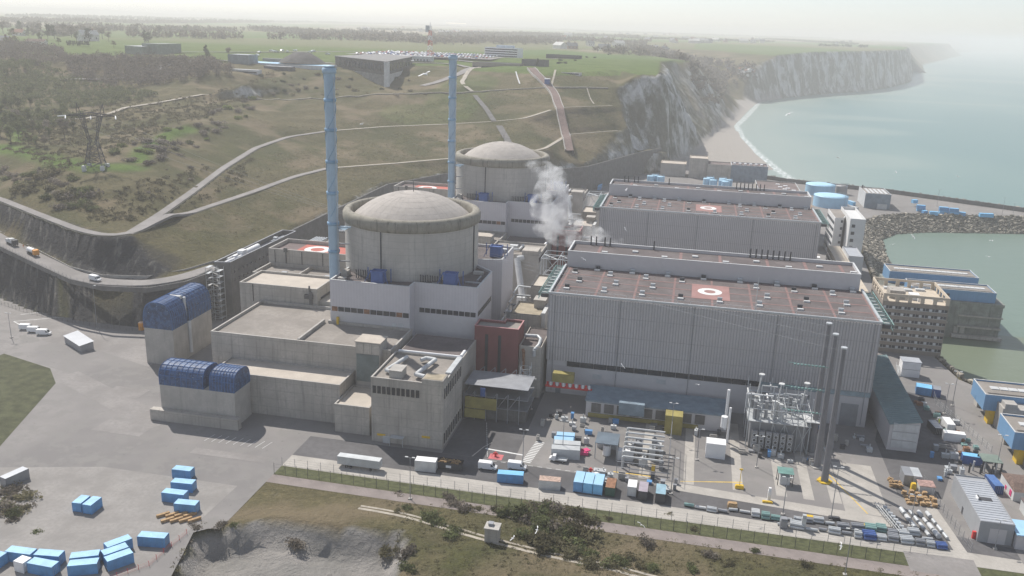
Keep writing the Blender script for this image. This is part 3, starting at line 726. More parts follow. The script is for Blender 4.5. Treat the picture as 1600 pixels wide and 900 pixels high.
# ---- the two units
def reactor(D, k):
    near = k == 0
    cx, cy = -110.0, 336.0+D
    t = thing('reactor_building', 'round concrete reactor building with pale dome, '+('the nearer one beside the tall blue stack' if near else 'the farther one half hidden by steam'), 'reactor building', (cx, cy, 0), group='the two domed reactor buildings')
    s = MB(); s.lathe([(27.1, 0), (27.1, 59.3)], cx, cy, 96); s.build('containment_wall', CONT, t)
    # shallow joints and buttress line
    for ang in (262, 352, 172):
        a = R_(ang); x, y = cx+27.25*math.cos(a), cy+27.25*math.sin(a)
        s = MB(); s.tube((x, y, 39), (x, y, 59), .28, n=6); s.build('downpipe', DARK, t)
    s = MB(); s.lathe([(27.12, 57.9), (27.5, 58.1), (27.85, 58.9), (27.95, 60.0), (27.9, 61.3), (27.3, 62.4), (26.2, 62.9), (25.0, 62.7), (24.6, 62.0), (24.6, 58.8)], cx, cy, 96); s.build('collar', COLLAR, t)
    s = MB(); R0, z0, z1 = 24.4, 59.2, 69.3; h = z1-z0; RR = (R0*R0+h*h)/(2*h)
    prof = []
    for i in range(15):
        r = R0*(1-i/14); prof.append((max(r, .02), z0 + math.sqrt(RR*RR-r*r)-(RR-h)))
    s.lathe(prof, cx, cy, 72, smooth=True); d = s.build('dome', DOME, t)
    s = MB()
    for i in range(36):                                        # raised joints of the dome panels
        a = 2*PI*i/36; pr = [p for p in prof if p[0] > 2.5]
        for p, q in zip(pr[:-1], pr[1:]): s.bar((cx+p[0]*math.cos(a), cy+p[0]*math.sin(a), p[1]), (cx+q[0]*math.cos(a), cy+q[0]*math.sin(a), q[1]), .035)
    for r, z in prof[1:12:2]:
        for i in range(48):
            a = 2*PI*i/48; b = 2*PI*(i+1)/48; s.bar((cx+r*math.cos(a), cy+r*math.sin(a), z+.02), (cx+r*math.cos(b), cy+r*math.sin(b), z), .03)
    s.build('dome_joints', mat('joint', (.46, .43, .40), .9), d)
    s = MB(); s.tube((cx+.5, cy, 69), (cx+.5, cy, 73.5), .14, n=5); s.build('lightning_rod', DARK, t)
    # ---- violet grey fuel and electrical block wrapped round the foot of the containment
    t = thing('auxiliary_block', 'violet grey clad block wrapped round the foot of the '+('nearer' if near else 'farther')+' reactor dome', 'building', (-103, 316+D, 0), group='clad blocks round the reactors')
    poly = [(-131.3, 300.5), (-99.5, 300.5), (-99.5, 306.8), (-74.8, 306.8), (-74.8, 331), (-88, 344), (-88, 346.5), (-75, 350.5), (-75, 374), (-131, 374), (-131.3, 372)]
    poly = [(x, y+D) for x, y in poly]
    block(t, poly, 0, 40, CLAD, ROOF, par=1.0, cap=WHITE_D, tw=.5)
    for i in range(12):
        x = -130.7+i*2.6
        s = MB(); s.box(x, x+2.3, 300.35+D, 300.48+D, 27.7, 29.5); s.build('window', DARKW if i % 5 else RUST, t)
    for i in range(10):
        x = -97.6+i*2.25
        s = MB(); s.box(x, x+1.95, 306.65+D, 306.78+D, 28.4, 30.2); s.build('window', DARKW, t)
    for i in range(10):
        y = 308+D+i*2.2
        s = MB(); s.box(-74.78, -74.66, y, y+1.9, 28.4, 30.2); s.build('window', DARKW, t)
    for i in range(2):
        s = MB(); s.box(-106.5+i*2.6, -104.6+i*2.6, 300.3+D, 300.48+D, 23.6, 25.2); s.build('vent_panel', WHITE_D, t)
    # plinth band, slightly proud
    s = MB(); s.box(-131.36, -99.44, 300.42+D, 300.5+D, 22.8, 27.2); s.build('lower_cladding', CLAD_S, t)
    s = MB(); s.box(-99.5, -74.74, 306.72+D, 306.8+D, 17, 27.8); s.build('lower_cladding', CLAD_S, t)
    # blue hoppers on the roof
    for (x, y, rz) in ((-113.5, 305.5, 0), (-86.5, 311, .25), (-79.5, 358.5, 1.2)):
        s = MB(); s.prism([(x-2.4, y+D-2), (x+2.4, y+D-2), (x+2.4, y+D+2), (x-2.4, y+D+2)], 39.2, 43.4)
        o = s.build('roof_hopper', BLUE_D, t)
        s = MB(); s.wall(rect(x-2.6, x+2.6, y+D-2.2, y+D+2.2), .3, 43.42, 43.9)
        for sx in (-1, 1):
            s.bar((x+sx*2.6, y+D-1, 44.2), (x+sx*4.8, y+D-3, 39.3), .16); s.bar((x+sx*4.6, y+D+1, 39.3), (x+sx*4.6, y+D+1, 44.6), .2)
        s.build('hopper_frame', BLUE_D, o)
    for (x0, n, y) in ((-124, 7, 309.2), (-117, 3, 307.5), (-98, 8, 309.5), (-90.5, 3, 312)):
        s = MB()
        for i in range(n):
            x = x0+i*.95; s.tube((x, y+D, 39.1), (x, y+D, 42.0), .22, n=6); s.tube((x, y+D, 42.0), (x+.1, y+D-.5, 42.5), .25, n=6)
        s.build('vent_pipes', DARK, t)
    for (x, y, a, b, c, m_) in ((-127.5, 303.5, 3, 2, 1.4, CONC_L), (-119, 302.6, 4, .5, .4, GREY_M), (-92, 309, 2.5, 1.2, 1, GREY_M), (-79, 316, 6, .5, .5, GREY_L), (-78, 322, .6, 7, .5, GREY_M), (-77.8, 367, 3, 2, 1.6, WHITE_D), (-80, 329, 4, 2, 1.1, CONC_L), (-129, 311, 2.5, 4, 2.2, CONC)):
        s = MB(); s.box(x-a/2, x+a/2, y+D-b/2, y+D+b/2, 39.05, 39.05+c); s.build('roof_unit', m_, t)
    # ---- vent stack
    sx, sy = -134.6, 313.0+D
    t = thing('vent_stack', 'tall slim light blue ventilation stack '+('in front, left of the nearer dome' if near else 'farther back, left of the rear dome'), 'stack', (sx, sy, 0), group='the two tall blue ventilation stacks')
    s = MB(); s.lathe([(2.0, 0), (2.0, 118)], sx, sy, 28); s.build('shaft', BLUE_S, t)
    s = MB(); s.lathe([(0.01, 118.1), (2.1, 118.1), (2.1, 118.4), (.01, 118.45)], sx, sy, 24); s.lathe([(2.02, 115.6), (2.6, 115.8), (2.65, 117.6), (2.02, 117.8)], sx, sy, 20); s.build('cap', BLUE_S, t)
    for z in (48, 59, 71, 83, 95, 106):
        s = MB(); s.lathe([(2.02, z-.5), (2.3, z-.5), (2.3, z+.7), (2.02, z+.7)], sx, sy, 20); s.build('band', mat('band_blue', (.24, .40, .56), .5), t)
    s = MB()                                                    # helical strakes
    for st in range(2):
        pv = None
        for i in range(150):
            z = 62+i*.36; a = z/3.6+st*PI; q = (sx+2.1*math.cos(a), sy+2.1*math.sin(a), z)
            if pv: s.bar(pv, q, .12)
            pv = q
    s.build('strake', mat('strake_blue', (.22, .36, .50), .5), t)
    s = MB(); x = sx+2.1; y = sy-1.4
    s.bar((x, y, 20), (x, y, 115), .09); s.bar((x+.5, y-.3, 20), (x+.5, y-.3, 115), .09)
    for i in range(95): s.bar((x, y, 20.5+i), (x+.5, y-.3, 20.5+i), .05)
    s.build('ladder', GREY_L, t)
    s = MB(); s.box(sx+1.8, sx+5.5, sy-1.2, sy+1.4, 57, 57.15); s.wall(rect(sx+1.8, sx+5.5, sy-1.2, sy+1.4), .08, 58.0, 58.1); s.tube((sx+1.9, sy, 57.7), (sx+6.8, sy+1, 57.7), .35, n=8); s.build('access_platform', BLUE_S, t)
    for z in (44, 51):
        s = MB(); s.tube((sx+1.9, sy, z), (sx+6, sy+1.5, z), .3, n=6); s.build('bracket', GREY_M, t)
    # ---- concrete buildings left of the dome
    which = 'nearer' if near else 'farther'
    t = thing('helipad_building', 'concrete building, white ring on red roof square, beside the '+which+' dome', 'building', (-160, 366+D, 0), group='concrete buildings with a painted roof ring')
    block(t, rect(-184, -140, 354.5+D, 374+D), 0, 35, CONC, ROOF_P, par=1.6, cap=CONC_L, tw=.6)
    s = MB(); s.box(-173.5, -150, 357+D, 372.4+D, 33.43, 33.45); s.build('red_square', REDP, t)
    s = MB(); ring(s, -165.0, 365+D, 3.2, 6.0, 33.47); s.build('white_ring', MARKW, t)
    s = MB(); s.tube((-175.5, 354.2+D, 25), (-175.5, 354.2+D, 35.6), .35, n=6); s.box(-176.3, -174.7, 353.6+D, 354.4+D, 34, 36); s.build('wall_fixture', CONC_D, t)
    for x in (-181, -168, -158): s = MB(); s.box(x, x+.25, 354.25+D, 354.45+D, 22, 34.6); s.build('downpipe', DARK, t)
    t = thing('low_concrete_building', 'lower concrete block before the roof ring by the '+which+' dome', 'building', (-160, 345+D, 0), group='lower concrete buildings beside the domes')
    block(t, rect(-183, -137, 337+D, 354.2+D), 0, 28.6, CONC, ROOF_B, par=1.4, cap=CONC_L, tw=.5)
    s = MB(); s.box(-163.3, -162.7, 338+D, 353.6+D, 27.0, 28.7); s.build('partition', CONC_L, t)
    for x in (-170, -150): s = MB(); s.box(x-1.2, x+1.2, 340+D, 342+D, 27.3, 28.9); s.build('roof_unit', GREY_M, t)
    t = thing('pale_roof_building', 'concrete building with a pale cream roof left of the '+which+' dome', 'building', (-160, 325+D, 0), group='pale roofed concrete buildings')
    block(t, rect(-178, -144, 316.5+D, 335.5+D), 0, 30.2, CONC, ROOF_LB, par=.8, cap=CONC_L, tw=.5)
    s = MB(); s.box(-147, -146, 315.6+D, 316.5+D, 22.8, 29); s.box(-149, -145.6, 315.2+D, 316.45+D, 26.2, 28); s.tube((-147, 316+D, 29), (-147, 316+D, 31.6), .4, n=6); s.build('duct_riser', CONC_D, t)
    s = MB(); s.box(-172.2, -171.9, 316.25+D, 316.45+D, 22.8, 30); s.build('downpipe', DARK, t)
    s = MB(); s.box(-143.98, -143.5, 320+D, 331+D, 25.4, 25.9); s.build('wall_slot', DARK, t)
    s = MB(); s.prism(rect(-144.0, -137.2, 318+D, 334+D), 0, 25.0); s.box(-137.2, -131.4, 316+D, 334+D, 0, 24.0); s.build('link_block', CONC, t)

    # ---- turbine hall
    hx0, hx1, hy0, hy1 = -48.0, 69.3, 309.8+D, 351.5+D
    t = thing('turbine_hall', 'huge ribbed grey turbine hall with white roof ring on pink square, '+('in front' if near else 'behind the nearer hall'), 'industrial hall', (10, 340+D, 0), group='the two ribbed turbine halls')
    s = MB(); s.box(hx0, hx1, hy0, hy1, 13.5, 39.2); s.box(hx0+.3, hx1-.3, hy0+.35, hy1, 0, 13.5)
    s.build('wall', CLAD_T, t)
    s = MB(); nr = 114
    for i in range(nr+1):
        x = hx0+.1+(hx1-hx0-.35)*i/nr; s.box(x, x+.30, hy0-.3, hy0, 13.5, 39.6)
    for i in range(41):
        y = hy0+.2+(hy1-hy0-.5)*i/40; s.box(hx0-.26, hx0, y, y+.22, 13.5, 39.6); s.box(hx1, hx1+.26, y, y+.22, 13.5, 39.6)
    s.build('ribs', RIBM, t)
    s = MB()
    for z in (18.6, 25.0, 32.4): s.box(hx0, hx1, hy0-.06, hy0, z, z+.1)
    s.build('cladding_joints', RIBM, t)
    s = MB(); s.box(hx0-.3, hx1+.3, hy0-.34, hy0+.4, 39.6, 40.3); s.box(hx0-.34, hx0+.4, hy0+.4, hy1, 39.6, 40.3); s.box(hx1-.4, hx1+.34, hy0+.4, hy1, 39.6, 40.3); s.build('parapet', GREY_L, t)
    s = MB(); s.box(hx0+.4, hx1-.4, hy0+.4, hy1, 39.2, 39.3); s.build('roof', ROOF, t)
    # window ribbon and smooth plinth
    for i in range(14 if near else 0):
        x = hx0+8+i*5.1
        s = MB(); s.box(x, x+4.9, hy0-.02, hy0+.33, 11.4, 13.3); s.build('window', DARKW, t)
    s = MB(); s.box(hx0+78, hx1, hy0+.02, hy0+.34, 11.6, 13.4); s.build('pale_band', mat('pale_teal', (.28, .36, .40), .5), t)
    s = MB(); s.box(hx0+.2, hx1-.2, hy0+.2, hy0+.33, 0.0, 11.3); s.build('plinth', CLAD_S, t)
    for x, w_, h_ in ((60.0, 6, 8.5), (51.5, 2, 3), (hx0+4, 2, 3)):
        s = MB(); s.box(x, x+w_, hy0+.1, hy0+.19, 0, h_); s.build('door', GREY_M, t)
    for x, z_ in ((-30, 7.5), (-6, 8.2), (31, 7.8), (46, 8.4)):
        s = MB(); s.box(x, x+3.4, hy0+.1, hy0+.19, z_, z_+1.8); s.build('louvre', GREY_L if x < 0 else GREY_M, t)
    for x in (hx0+2.4, -21.3, 5.4, 34.6, hx1-2.0):
        s = MB(); s.bar((x, hy0-.42, 1), (x, hy0-.42, 39.4), .12); s.build('downpipe', GREY_M, t)
    # pink walkways, roof ring
    s = MB(); z = 39.32
    xs = [hx0+2+i*14.3 for i in range(9)]
    for x in xs: s.box(x, x+.8, hy0+.8, hy1-1, z, z+.02)
    for j, y in enumerate((hy0+2.5, hy0+12, hy0+21.5, hy0+30, hy0+38)):
        s.box(hx0+1, hx1-1, y, y+1.0, z+.02, z+.04)
    s.build('walkway_marking', PINK, t)
    s = MB(); s.box(4.0, 18.2, 321.5+D, 341+D, z+.05, z+.07); s.build('pink_square', mat('pink_square', (.33, .19, .175), .9, var=.1), t)
    s = MB(); ring(s, 10.8, 331.8+D, 2.2, 4.6, z+.09); s.build('white_ring', MARKW, t)
    # roof vents: pairs of cowls with dark bases
    for j, y in enumerate((hy0+8, hy0+19, hy0+31, hy0+38)):
        for i in range(8):
            x = xs[i]+2.0+(3.4 if j % 2 else 0)+(5 if j == 3 else 0)
            if 1 < x < 21 and j in (1, 2): continue
            s = MB(); s.box(x, x+2.2, y, y+1.2, 39.3, 39.9); v = s.build('roof_vent', WHITE_D, t)
            s = MB(); s.box(x+.3, x+1.9, y+2.4, y+3.6, 39.3, 40.0); s.tube((x+.2, y+3, 40.3), (x+2.0, y+3, 40.3), .55, n=8); s.build('cowl', GREY_L if i % 3 else DARK, v)
    s = MB()
    for i in range(26):
        x = hx0+1+(hx1-hx0-2)*i/25; s.tube((x, hy0+.6, 40.3), (x, hy0+.6, 41.4), .07, n=4)
    s.box(hx0, hx1, hy0+.55, hy0+.65, 41.25, 41.33)
    s.build('railing', GREY_L, t)
    s = MB(); s.tube((26.8, hy0+4, 39.3), (26.8, hy0+4, 51.5), .16, n=6, r2=.08); s.build('mast', WHITE_D, t)
    # raised bay behind
    up = rect(-47.5, 68.3, 351.6+D, 370.5+D); zu = 45.9
    s = MB(); s.prism(up, 0, zu-1.2); s.wall(up, .5, zu-1.2, zu); s.build('raised_bay', CLAD_S, t)
    s = MB(); s.box(-47, 67.8, 352.1+D, 370+D, zu-1.2, zu-1.15); s.build('raised_bay_roof', ROOF, t)
    s = MB(); s.wall(grow(up, .08), .7, zu+.01, zu+.2); s.build('raised_bay_coping', WHITE_D, t)
    s = MB(); s.box(-46, 67, 355.5+D, 356.3+D, zu-1.14, zu-1.12)
    for x in (-36, -2, 14, 33, 48, 62): s.box(x, x+1.2, 353+D, 369+D, zu-1.11, zu-1.09)
    s.build('walkway_marking', PINK, t)
    for i in range(9):
        x = -34+i*12.4
        s = MB(); s.box(x, x+2.4, 357+D+(i % 2)*5, 358.6+D+(i % 2)*5, zu-1.1, zu-.5); v = s.build('roof_vent', WHITE_D, t)
    for x0, n in ((-40, 2), (-34, 2), (-13, 1), (27, 8)):
        s = MB()
        for i in range(n): s.tube((x0+i*2.3, 369.4+D, zu-1), (x0+i*2.3, 369.4+D, zu+2.9), .3, n=6)
        s.build('exhaust_pipes', DARK, t)
    # service gantries down both gable ends
    for x, sg in ((hx0, -1), (hx1, 1)):
        s = MB(); n = 19
        for i in range(n):
            y = hy0+1+i*(hy1-hy0-2)/(n-1)
            s.box(*sorted((x+sg*.4, x+sg*3.2)), y-.5, y+.5, 37.8, 39.1, mi=1 if i % 2 else 2)
            s.bar((x+sg*.2, y, 39.5), (x+sg*4.1, y, 39.5), .14); s.bar((x+sg*4.1, y, 39.5), (x+sg*4.1, y, 37), .1)
        s.bar((x+sg*4.1, hy0, 39.5), (x+sg*4.1, hy1, 39.5), .16); s.bar((x+sg*.8, hy0, 39.7), (x+sg*.8, hy1, 39.7), .16)
        s.bar((x+sg*4.1, hy0, 37.4), (x+sg*4.1, hy1, 37.4), .14)
        s.build('side_gantry', [GREENM, WHITE_D, DARK], t)

for k, D in enumerate((0, 170)): reactor(D, k)
# ------------------------------------------------------------------ other plant buildings
def small_roof_units(t, x0, x1, y0, y1, z, n, seed, mats=None):
    r = random.Random(seed)
    for i in range(n):
        w, d, h = r.uniform(.8, 2.6), r.uniform(.8, 2.6), r.uniform(.5, 1.6)
        x = r.uniform(x0+1, x1-w-1); y = r.uniform(y0+1, y1-d-1)
        s = MB(); s.box(x, x+w, y, y+d, z, z+h); s.box(x-.1, x+w+.1, y-.1, y+d+.1, z+h+.001, z+h+.12)
        s.build('roof_unit', r.choice(mats or [GREY_M, WHITE_D, CONC_L]), t)
def between(D, k):
    near = k == 0; w = 'in front of the nearer dome' if near else 'in front of the farther dome'
    r = random.Random(5+k)
    # red clad block
    t = thing('red_building', 'dark red clad block with narrow window slots '+('in front of the nearer dome' if near else 'behind the steam'), 'building', (-66, 305+D, 0), group='dark red clad blocks')
    p = rect(-74.4, -57.6, 301.6+D, 309.5+D) if near else rect(-73, -57.6, 301.6+D, 312+D)
    p = [(p[0][0], p[0][1]), (p[1][0], p[1][1]), (p[2][0], p[2][1]+3), (p[2][0]-7, p[2][1]+3), (p[2][0]-7, p[2][1]), p[3]]
    block(t, p, 0, 27, REDW, ROOF_B, par=.9, cap=mat('coping_red', (.5, .25, .25), .7), tw=.35)
    for x in (-70.2, -65.2):
        s = MB(); s.box(x, x+1.1, 301.42+D, 301.58+D, 9, 24); s.build('window', DARKW, t)
    # pipe block between the red block and the hall
    t = thing('pipe_building', 'grey concrete block with a silver pipe over its roof edge, beside the '+('nearer' if near else 'farther')+' red block', 'building', (-53, 312+D, 0), group='grey concrete blocks beside the red ones')
    block(t, rect(-57.4, -49, 303+D, 325+D), 0, 20.5, CONC, ROOF, par=.6, tw=.3)
    s = MB(); pv = [(-57, 312, 21.3), (-52, 312, 21.5), (-50.5, 310, 21), (-50.3, 305, 20.5), (-51.5, 302.4, 19.5), (-51.5, 302.4, 17)]
    for a, b in zip(pv[:-1], pv[1:]): s.tube((a[0], a[1]+D, a[2]), (b[0], b[1]+D, b[2]), .7, n=8)
    s.build('pipe', GREY_L, t)
    s = MB(); s.tube((-55.5, 302.3+D, 8), (-55.5, 302.3+D, 18), .5, n=8); s.tube((-55.5, 302.3+D, 18), (-56, 303+D, 19), .6, n=8); s.build('duct', RUST, t)
    # gravel roofed block with penthouse
    t = thing('gravel_roof_block', 'small concrete block with a flat tan gravel roof against the '+('nearer' if near else 'farther')+' turbine hall gable', 'building', (-60, 336+D, 0), group='small gravel roofed blocks')
    block(t, rect(-66, -53.8, 327.2+D, 344+D), 0, 24.6, CONC, ROOF_LB if not near else mat('roof_tan', (.36, .31, .23), .95, scale=.4), par=.5, cap=DARK, tw=.25)
    s = MB(); s.box(-58.5, -53.9, 338+D, 343.7+D, 24.1, 27.4); s.box(-58.8, -53.6, 337.6+D, 344+D, 27.41, 27.8); s.build('penthouse', [CONC_L], t)
    s = MB(); s.box(-53.7, -52.2, 328+D, 342+D, 0, 25.5); s.build('pale_gable', WHITE_D, t)
    t = thing('tan_roof_block', 'low block with a tan roof and white hatch next to the '+('nearer' if near else 'farther')+' green gantry', 'building', (-61, 377+D, 0), group='tan roofed blocks')
    block(t, rect(-65.5, -56, 368.5+D, 387+D), 0, 24.4, CONC, ROOF_LB, par=.5, cap=DARK, tw=.25)
    s = MB(); s.box(-59, -56.4, 375+D, 379+D, 23.9, 26.4); s.build('hatch', WHITE_D, t)
    # concrete block with the sloping duct
    t = thing('duct_building', 'weathered concrete building with a fat sloping white duct '+('between the two domes' if near else 'beyond the farther dome'), 'building', (-76, 427+D, 0), group='concrete buildings with a sloping duct')
    block(t, rect(-97, -70.5, 414.5+D, 440+D), 0, 26, CONC_L, ROOF_B, par=.8, cap=CONC, tw=.4)
    s = MB(); s.tube((-81, 413.5+D, 24), (-75.5, 402+D, 7.5), 1.6, n=14); s.tube((-81, 413.5+D, 24), (-78, 415+D, 24.6), 1.5, n=12); s.box(-77.6, -73.6, 398+D, 403+D, 0, 9); s.build('sloping_duct', WHITE_D, t)
    for i in range(3): s = MB(); s.box(-91+i*2.4, -89.4+i*2.4, 414.2+D, 414.45+D, 18.5, 20.8); s.build('window', DARKW if i != 1 else YEL, t)
    for i in range(9):
        s = MB(); y = 416+D+i*2.6; s.box(-70.48, -70.35, y, y+2, 22.2, 24.6); s.build('window', DARKW, t)
    s = MB(); s.prism(rect(-79, -71, 415+D, 424+D), 26.01, 28.2); s.build('penthouse', CONC, t)
    s = MB(); s.tube((-90, 420+D, 26.2), (-82, 424+D, 26.2), .6, n=8); s.tube((-82, 424+D, 26.2), (-82, 434+D, 26.2), .6, n=8); s.box(-88, -84, 428+D, 431+D, 25.3, 27); s.build('roof_duct', WHITE_D, t)
    # clutter of plant between annex and halls: each item its own thing
    items = [(-70, 335, 3, 5, 16), (-67.5, 350, 5, 3, 14), (-71, 358, 4, 4, 12), (-64, 358, 6, 4, 17), (-69, 322, 4, 6, 12), (-63, 318, 5, 4, 10), (-70.5, 346, 2, 2, 19), (-60, 362, 4, 3, 19), (-67, 392, 5, 6, 12), (-60, 396, 5, 4, 15), (-66, 404, 4, 3, 9), (-73, 386, 3, 6, 10)]
    for i, (x, y, a, b, h) in enumerate(items):
        s = MB(); s.box(x-a/2, x+a/2, y+D-b/2, y+D+b/2, 0, h); s.box(x-a/2-.15, x+a/2+.15, y+D-b/2-.15, y+D+b/2+.15, h+.001, h+.2)
        s.tube((x, y+D, h+.2), (x, y+D, h+1.3), .3, n=6)
        mi_ = r.randrange(4); o = s.build('equipment_cabin', [GREY_M, WHITE_D, CONC, GREY_L][mi_]); props(o, '%s equipment cabin, number %s from the front between the %s dome and hall' % (['dark grey', 'white', 'concrete', 'pale grey'][mi_], ['one', 'two', 'three', 'four', 'five', 'six', 'seven', 'eight', 'nine', 'ten', 'eleven', 'twelve'][sorted(q[1] for q in items).index(y) if sorted(q[1] for q in items).count(y) == 1 else sorted(q[1] for q in items).index(y)+(x > -68)], 'nearer' if near else 'farther'), 'cabin', 'cabins between the domes and the halls')
    for i in range(8):
        s = MB(); z = 8+i*1.7; y = 318+i*9+D; s.tube((-73.5, y, z), (-56, y+r.uniform(-2, 6), z), .45, n=6); s.tube((-73.5, y, z), (-73.5, y-12, z), .45, n=6)
        for x in (-70, -62): s.bar((x, y, 0), (x, y, z), .18)
        o = s.build('pipe_run', r.choice([GREY_L, WHITE_D, GREY_M])); props(o, ['lowest', 'second lowest', 'third', 'fourth', 'fifth', 'sixth', 'second highest', 'highest'][i]+' pipe run bridging the gap between the '+('nearer' if near else 'farther')+' dome and hall', 'pipe', 'pipe runs in the gap')
    s = MB(); s.bar((-67.5, 394+D, 0), (-67.5, 394+D, 18), .9); o = s.build('post', ORG); props(o, 'orange column standing by the '+('nearer' if near else 'farther')+' sloping duct', 'column')
    # lattice frame at the hall gable
    t = thing('steel_scaffold', 'pale steel lattice frame beside the gable of the '+('nearer' if near else 'farther')+' raised hall bay', 'steel frame', (-58, 400+D, 0), group='pale steel lattice frames')
    s = MB()
    for x in (-66, -58, -50):
        for y in (396, 404, 412): s.bar((x, y+D, 0), (x, y+D, 30), .2)
    for z in (10, 20, 30):
        for y in (396, 404, 412): s.bar((-66, y+D, z), (-50, y+D, z), .2)
        for x in (-66, -58, -50): s.bar((x, 396+D, z), (x, 412+D, z), .2)
    for x in (-66, -58):
        for z in (10, 20): s.bar((x, 396+D, z), (x+8, 396+D, z+10), .15); s.bar((x+8, 404+D, z), (x, 404+D, z+10), .15)
        s.bar((x, 396+D, 30), (x+8, 404+D, 30), .2); s.bar((x+8, 396+D, 30), (x, 404+D, 30), .2)
    s.build('frame', GREY_L, t)
    # large low electrical building in front of the annex
    which = 'nearer' if near else 'farther'
    t = thing('electrical_building', 'broad low concrete building with plain brown gravel roof below the '+which+' dome', 'building', (-130, 288+D, 0), group='broad low buildings below the domes')
    lx = -168
    block(t, [(x, y+D) for x, y in [(lx, 276), (-98.3, 276), (-98.3, 300.2), (-131.6, 300.2), (-131.6, 315.6), (lx, 315.6)]], 0, 23.6, CONC, ROOF_B, par=.9, cap=CONC_L, tw=.55)
    s = MB(); s.box(-134.2, -133.4, 277+D, 300+D, 22.7, 24.1); s.build('partition', CONC_L, t)
    s = MB(); s.box(-110.5, -101.5, 273.5+D, 281+D, 0, 26.6); s.build('penthouse', CONC_L, t)
    s = MB(); s.box(-110.8, -101.2, 273.2+D, 281.3+D, 26.6, 26.9); s.build('penthouse_roof', ROOF_LB, t)
    for i in range(3): s = MB(); s.box(-110.2+i*3, -107.6+i*3, 273.3+D, 273.49+D, 22.4, 26.2); s.build('panel', CONC, t)
    s = MB(); s.box(-110.2, -101.8, 273.25+D, 273.49+D, 12, 22.2); s.build('glazed_panel', mat('glazed_panel', (.16, .19, .19), .4), t)
    s = MB(); s.box(-128.4, -127.6, 299+D, 300+D, 22.7, 25.6); s.build('yellow_cabinet', YEL, t)
    # lower steps in front
    t = thing('stepped_block', 'stepped concrete block with pale roof ledges below the broad '+which+' building', 'building', (-135, 268+D, 0), group='stepped concrete blocks')
    block(t, rect(-160, -112, 262+D, 275.8+D), 0, 14.5, CONC, ROOF_LB, par=.4, cap=CONC_L, tw=.4)
    block(t, rect(-111.5, -99, 256+D, 273+D), 0, 10.2, CONC, ROOF_LB, par=.4, cap=CONC_L, tw=.4)
    # tall concrete building with the window row
    t = thing('concrete_building', 'tall concrete building with a window row and white roof ducts below the '+which+' dome', 'building', (-85, 266+D, 0), group='tall shuttered concrete buildings')
    block(t, rect(-97, -72.5, 252.7+D, 277.5+D), 0, 23, CONC, ROOF_B, par=.6, cap=CONC_L, tw=.4)
    s = MB(); s.prism(rect(-97, -73.5, 278.2+D, 301+D), 0, 21.6); s.build('rear_wing', CONC, t); s = MB(); s.box(-96.6, -74, 278.4+D, 300.6+D, 21.6, 21.7); s.build('rear_roof', ROOF, t)
    s = MB(); s.tube((-96, 277.8+D, 23.4), (-73, 277.8+D, 23.4), .45, n=8); s.tube((-73.2, 277.8+D, 23.6), (-73.2, 283+D, 23.6), .6, n=8); s.build('white_pipe', WHITE, t)
    for i in range(10):
        x = -96.4+i*1.65; s = MB(); s.box(x, x+1.15, 252.5+D, 252.68+D, 17.6, 20.2); s.build('window', DARKW, t)
    for i in range(10):
        y = 254.5+D+i*2.2; s = MB(); s.box(-72.48, -72.3, y, y+.7, 17.4, 21); s.build('window_slot', DARKW, t)
        s = MB(); s.box(-72.48, -72.3, y, y+.7, 1.5, 5); s.build('window_slot', DARKW, t)
    s = MB(); s.box(-79.5, -72.45, 252.65+D, 258.5+D, 22.3, 24.4); s.build('corner_penthouse', CONC, t)
    s = MB(); s.box(-79.2, -72.8, 253+D, 258.2+D, 24.4, 24.5); s.build('penthouse_roof', mat('roof_tan', (.36, .31, .23), .95), t)
    s = MB()
    for a, b in (((-85.5, 270.5, 23.6), (-84, 272, 23.9)), ((-84, 272, 23.9), (-80.6, 271.5, 23.9)), ((-80.6, 271.5, 23.9), (-83, 257, 23.9)), ((-83, 257, 23.9), (-79.6, 256, 23.9))): s.tube((a[0], a[1]+D, a[2]), (b[0], b[1]+D, b[2]), .75, n=10)
    s.build('roof_duct', WHITE_D, t)
    s = MB()
    for a, b in (((-91, 272, 23.6), (-93.8, 258.5, 23.6)), ((-93.8, 258.5, 23.6), (-91, 257.5, 23.6))): s.tube((a[0], a[1]+D, a[2]), (b[0], b[1]+D, b[2]), .7, n=10)
    s.build('roof_duct', WHITE_D, t)
    s = MB(); s.box(-91.3, -87.2, 254.5+D, 260+D, 22.4, 25.3); s.box(-91.5, -87, 254.3+D, 260.2+D, 25.3, 25.5); s.build('roof_cabin', CONC_L, t)
    s = MB(); s.box(-74.3, -72.4, 262+D, 277+D, 23.05, 23.7); s.build('roof_trunking', GREY_L, t)
    for (x, z) in ((-79.5, 3.6), (-95, 2.4)): s = MB(); s.box(x, x+2.8, 252.45+D, 252.66+D, z, z+.7); s.build('sign_panel', YEL, t)
    if near:
        s = MB(); s.box(-93, -90.5, 252.4, 252.66, 0, 2.6); s.box(-90, -85.5, 250.6, 252.66, 3, 3.2); s.bar((-90, 250.8, 0), (-90, 250.8, 3), .1); s.bar((-85.6, 250.8, 0), (-85.6, 250.8, 3), .1); s.build('entrance_canopy', GREY_L, t)
for k, D in enumerate((0, 170)): between(D, k)

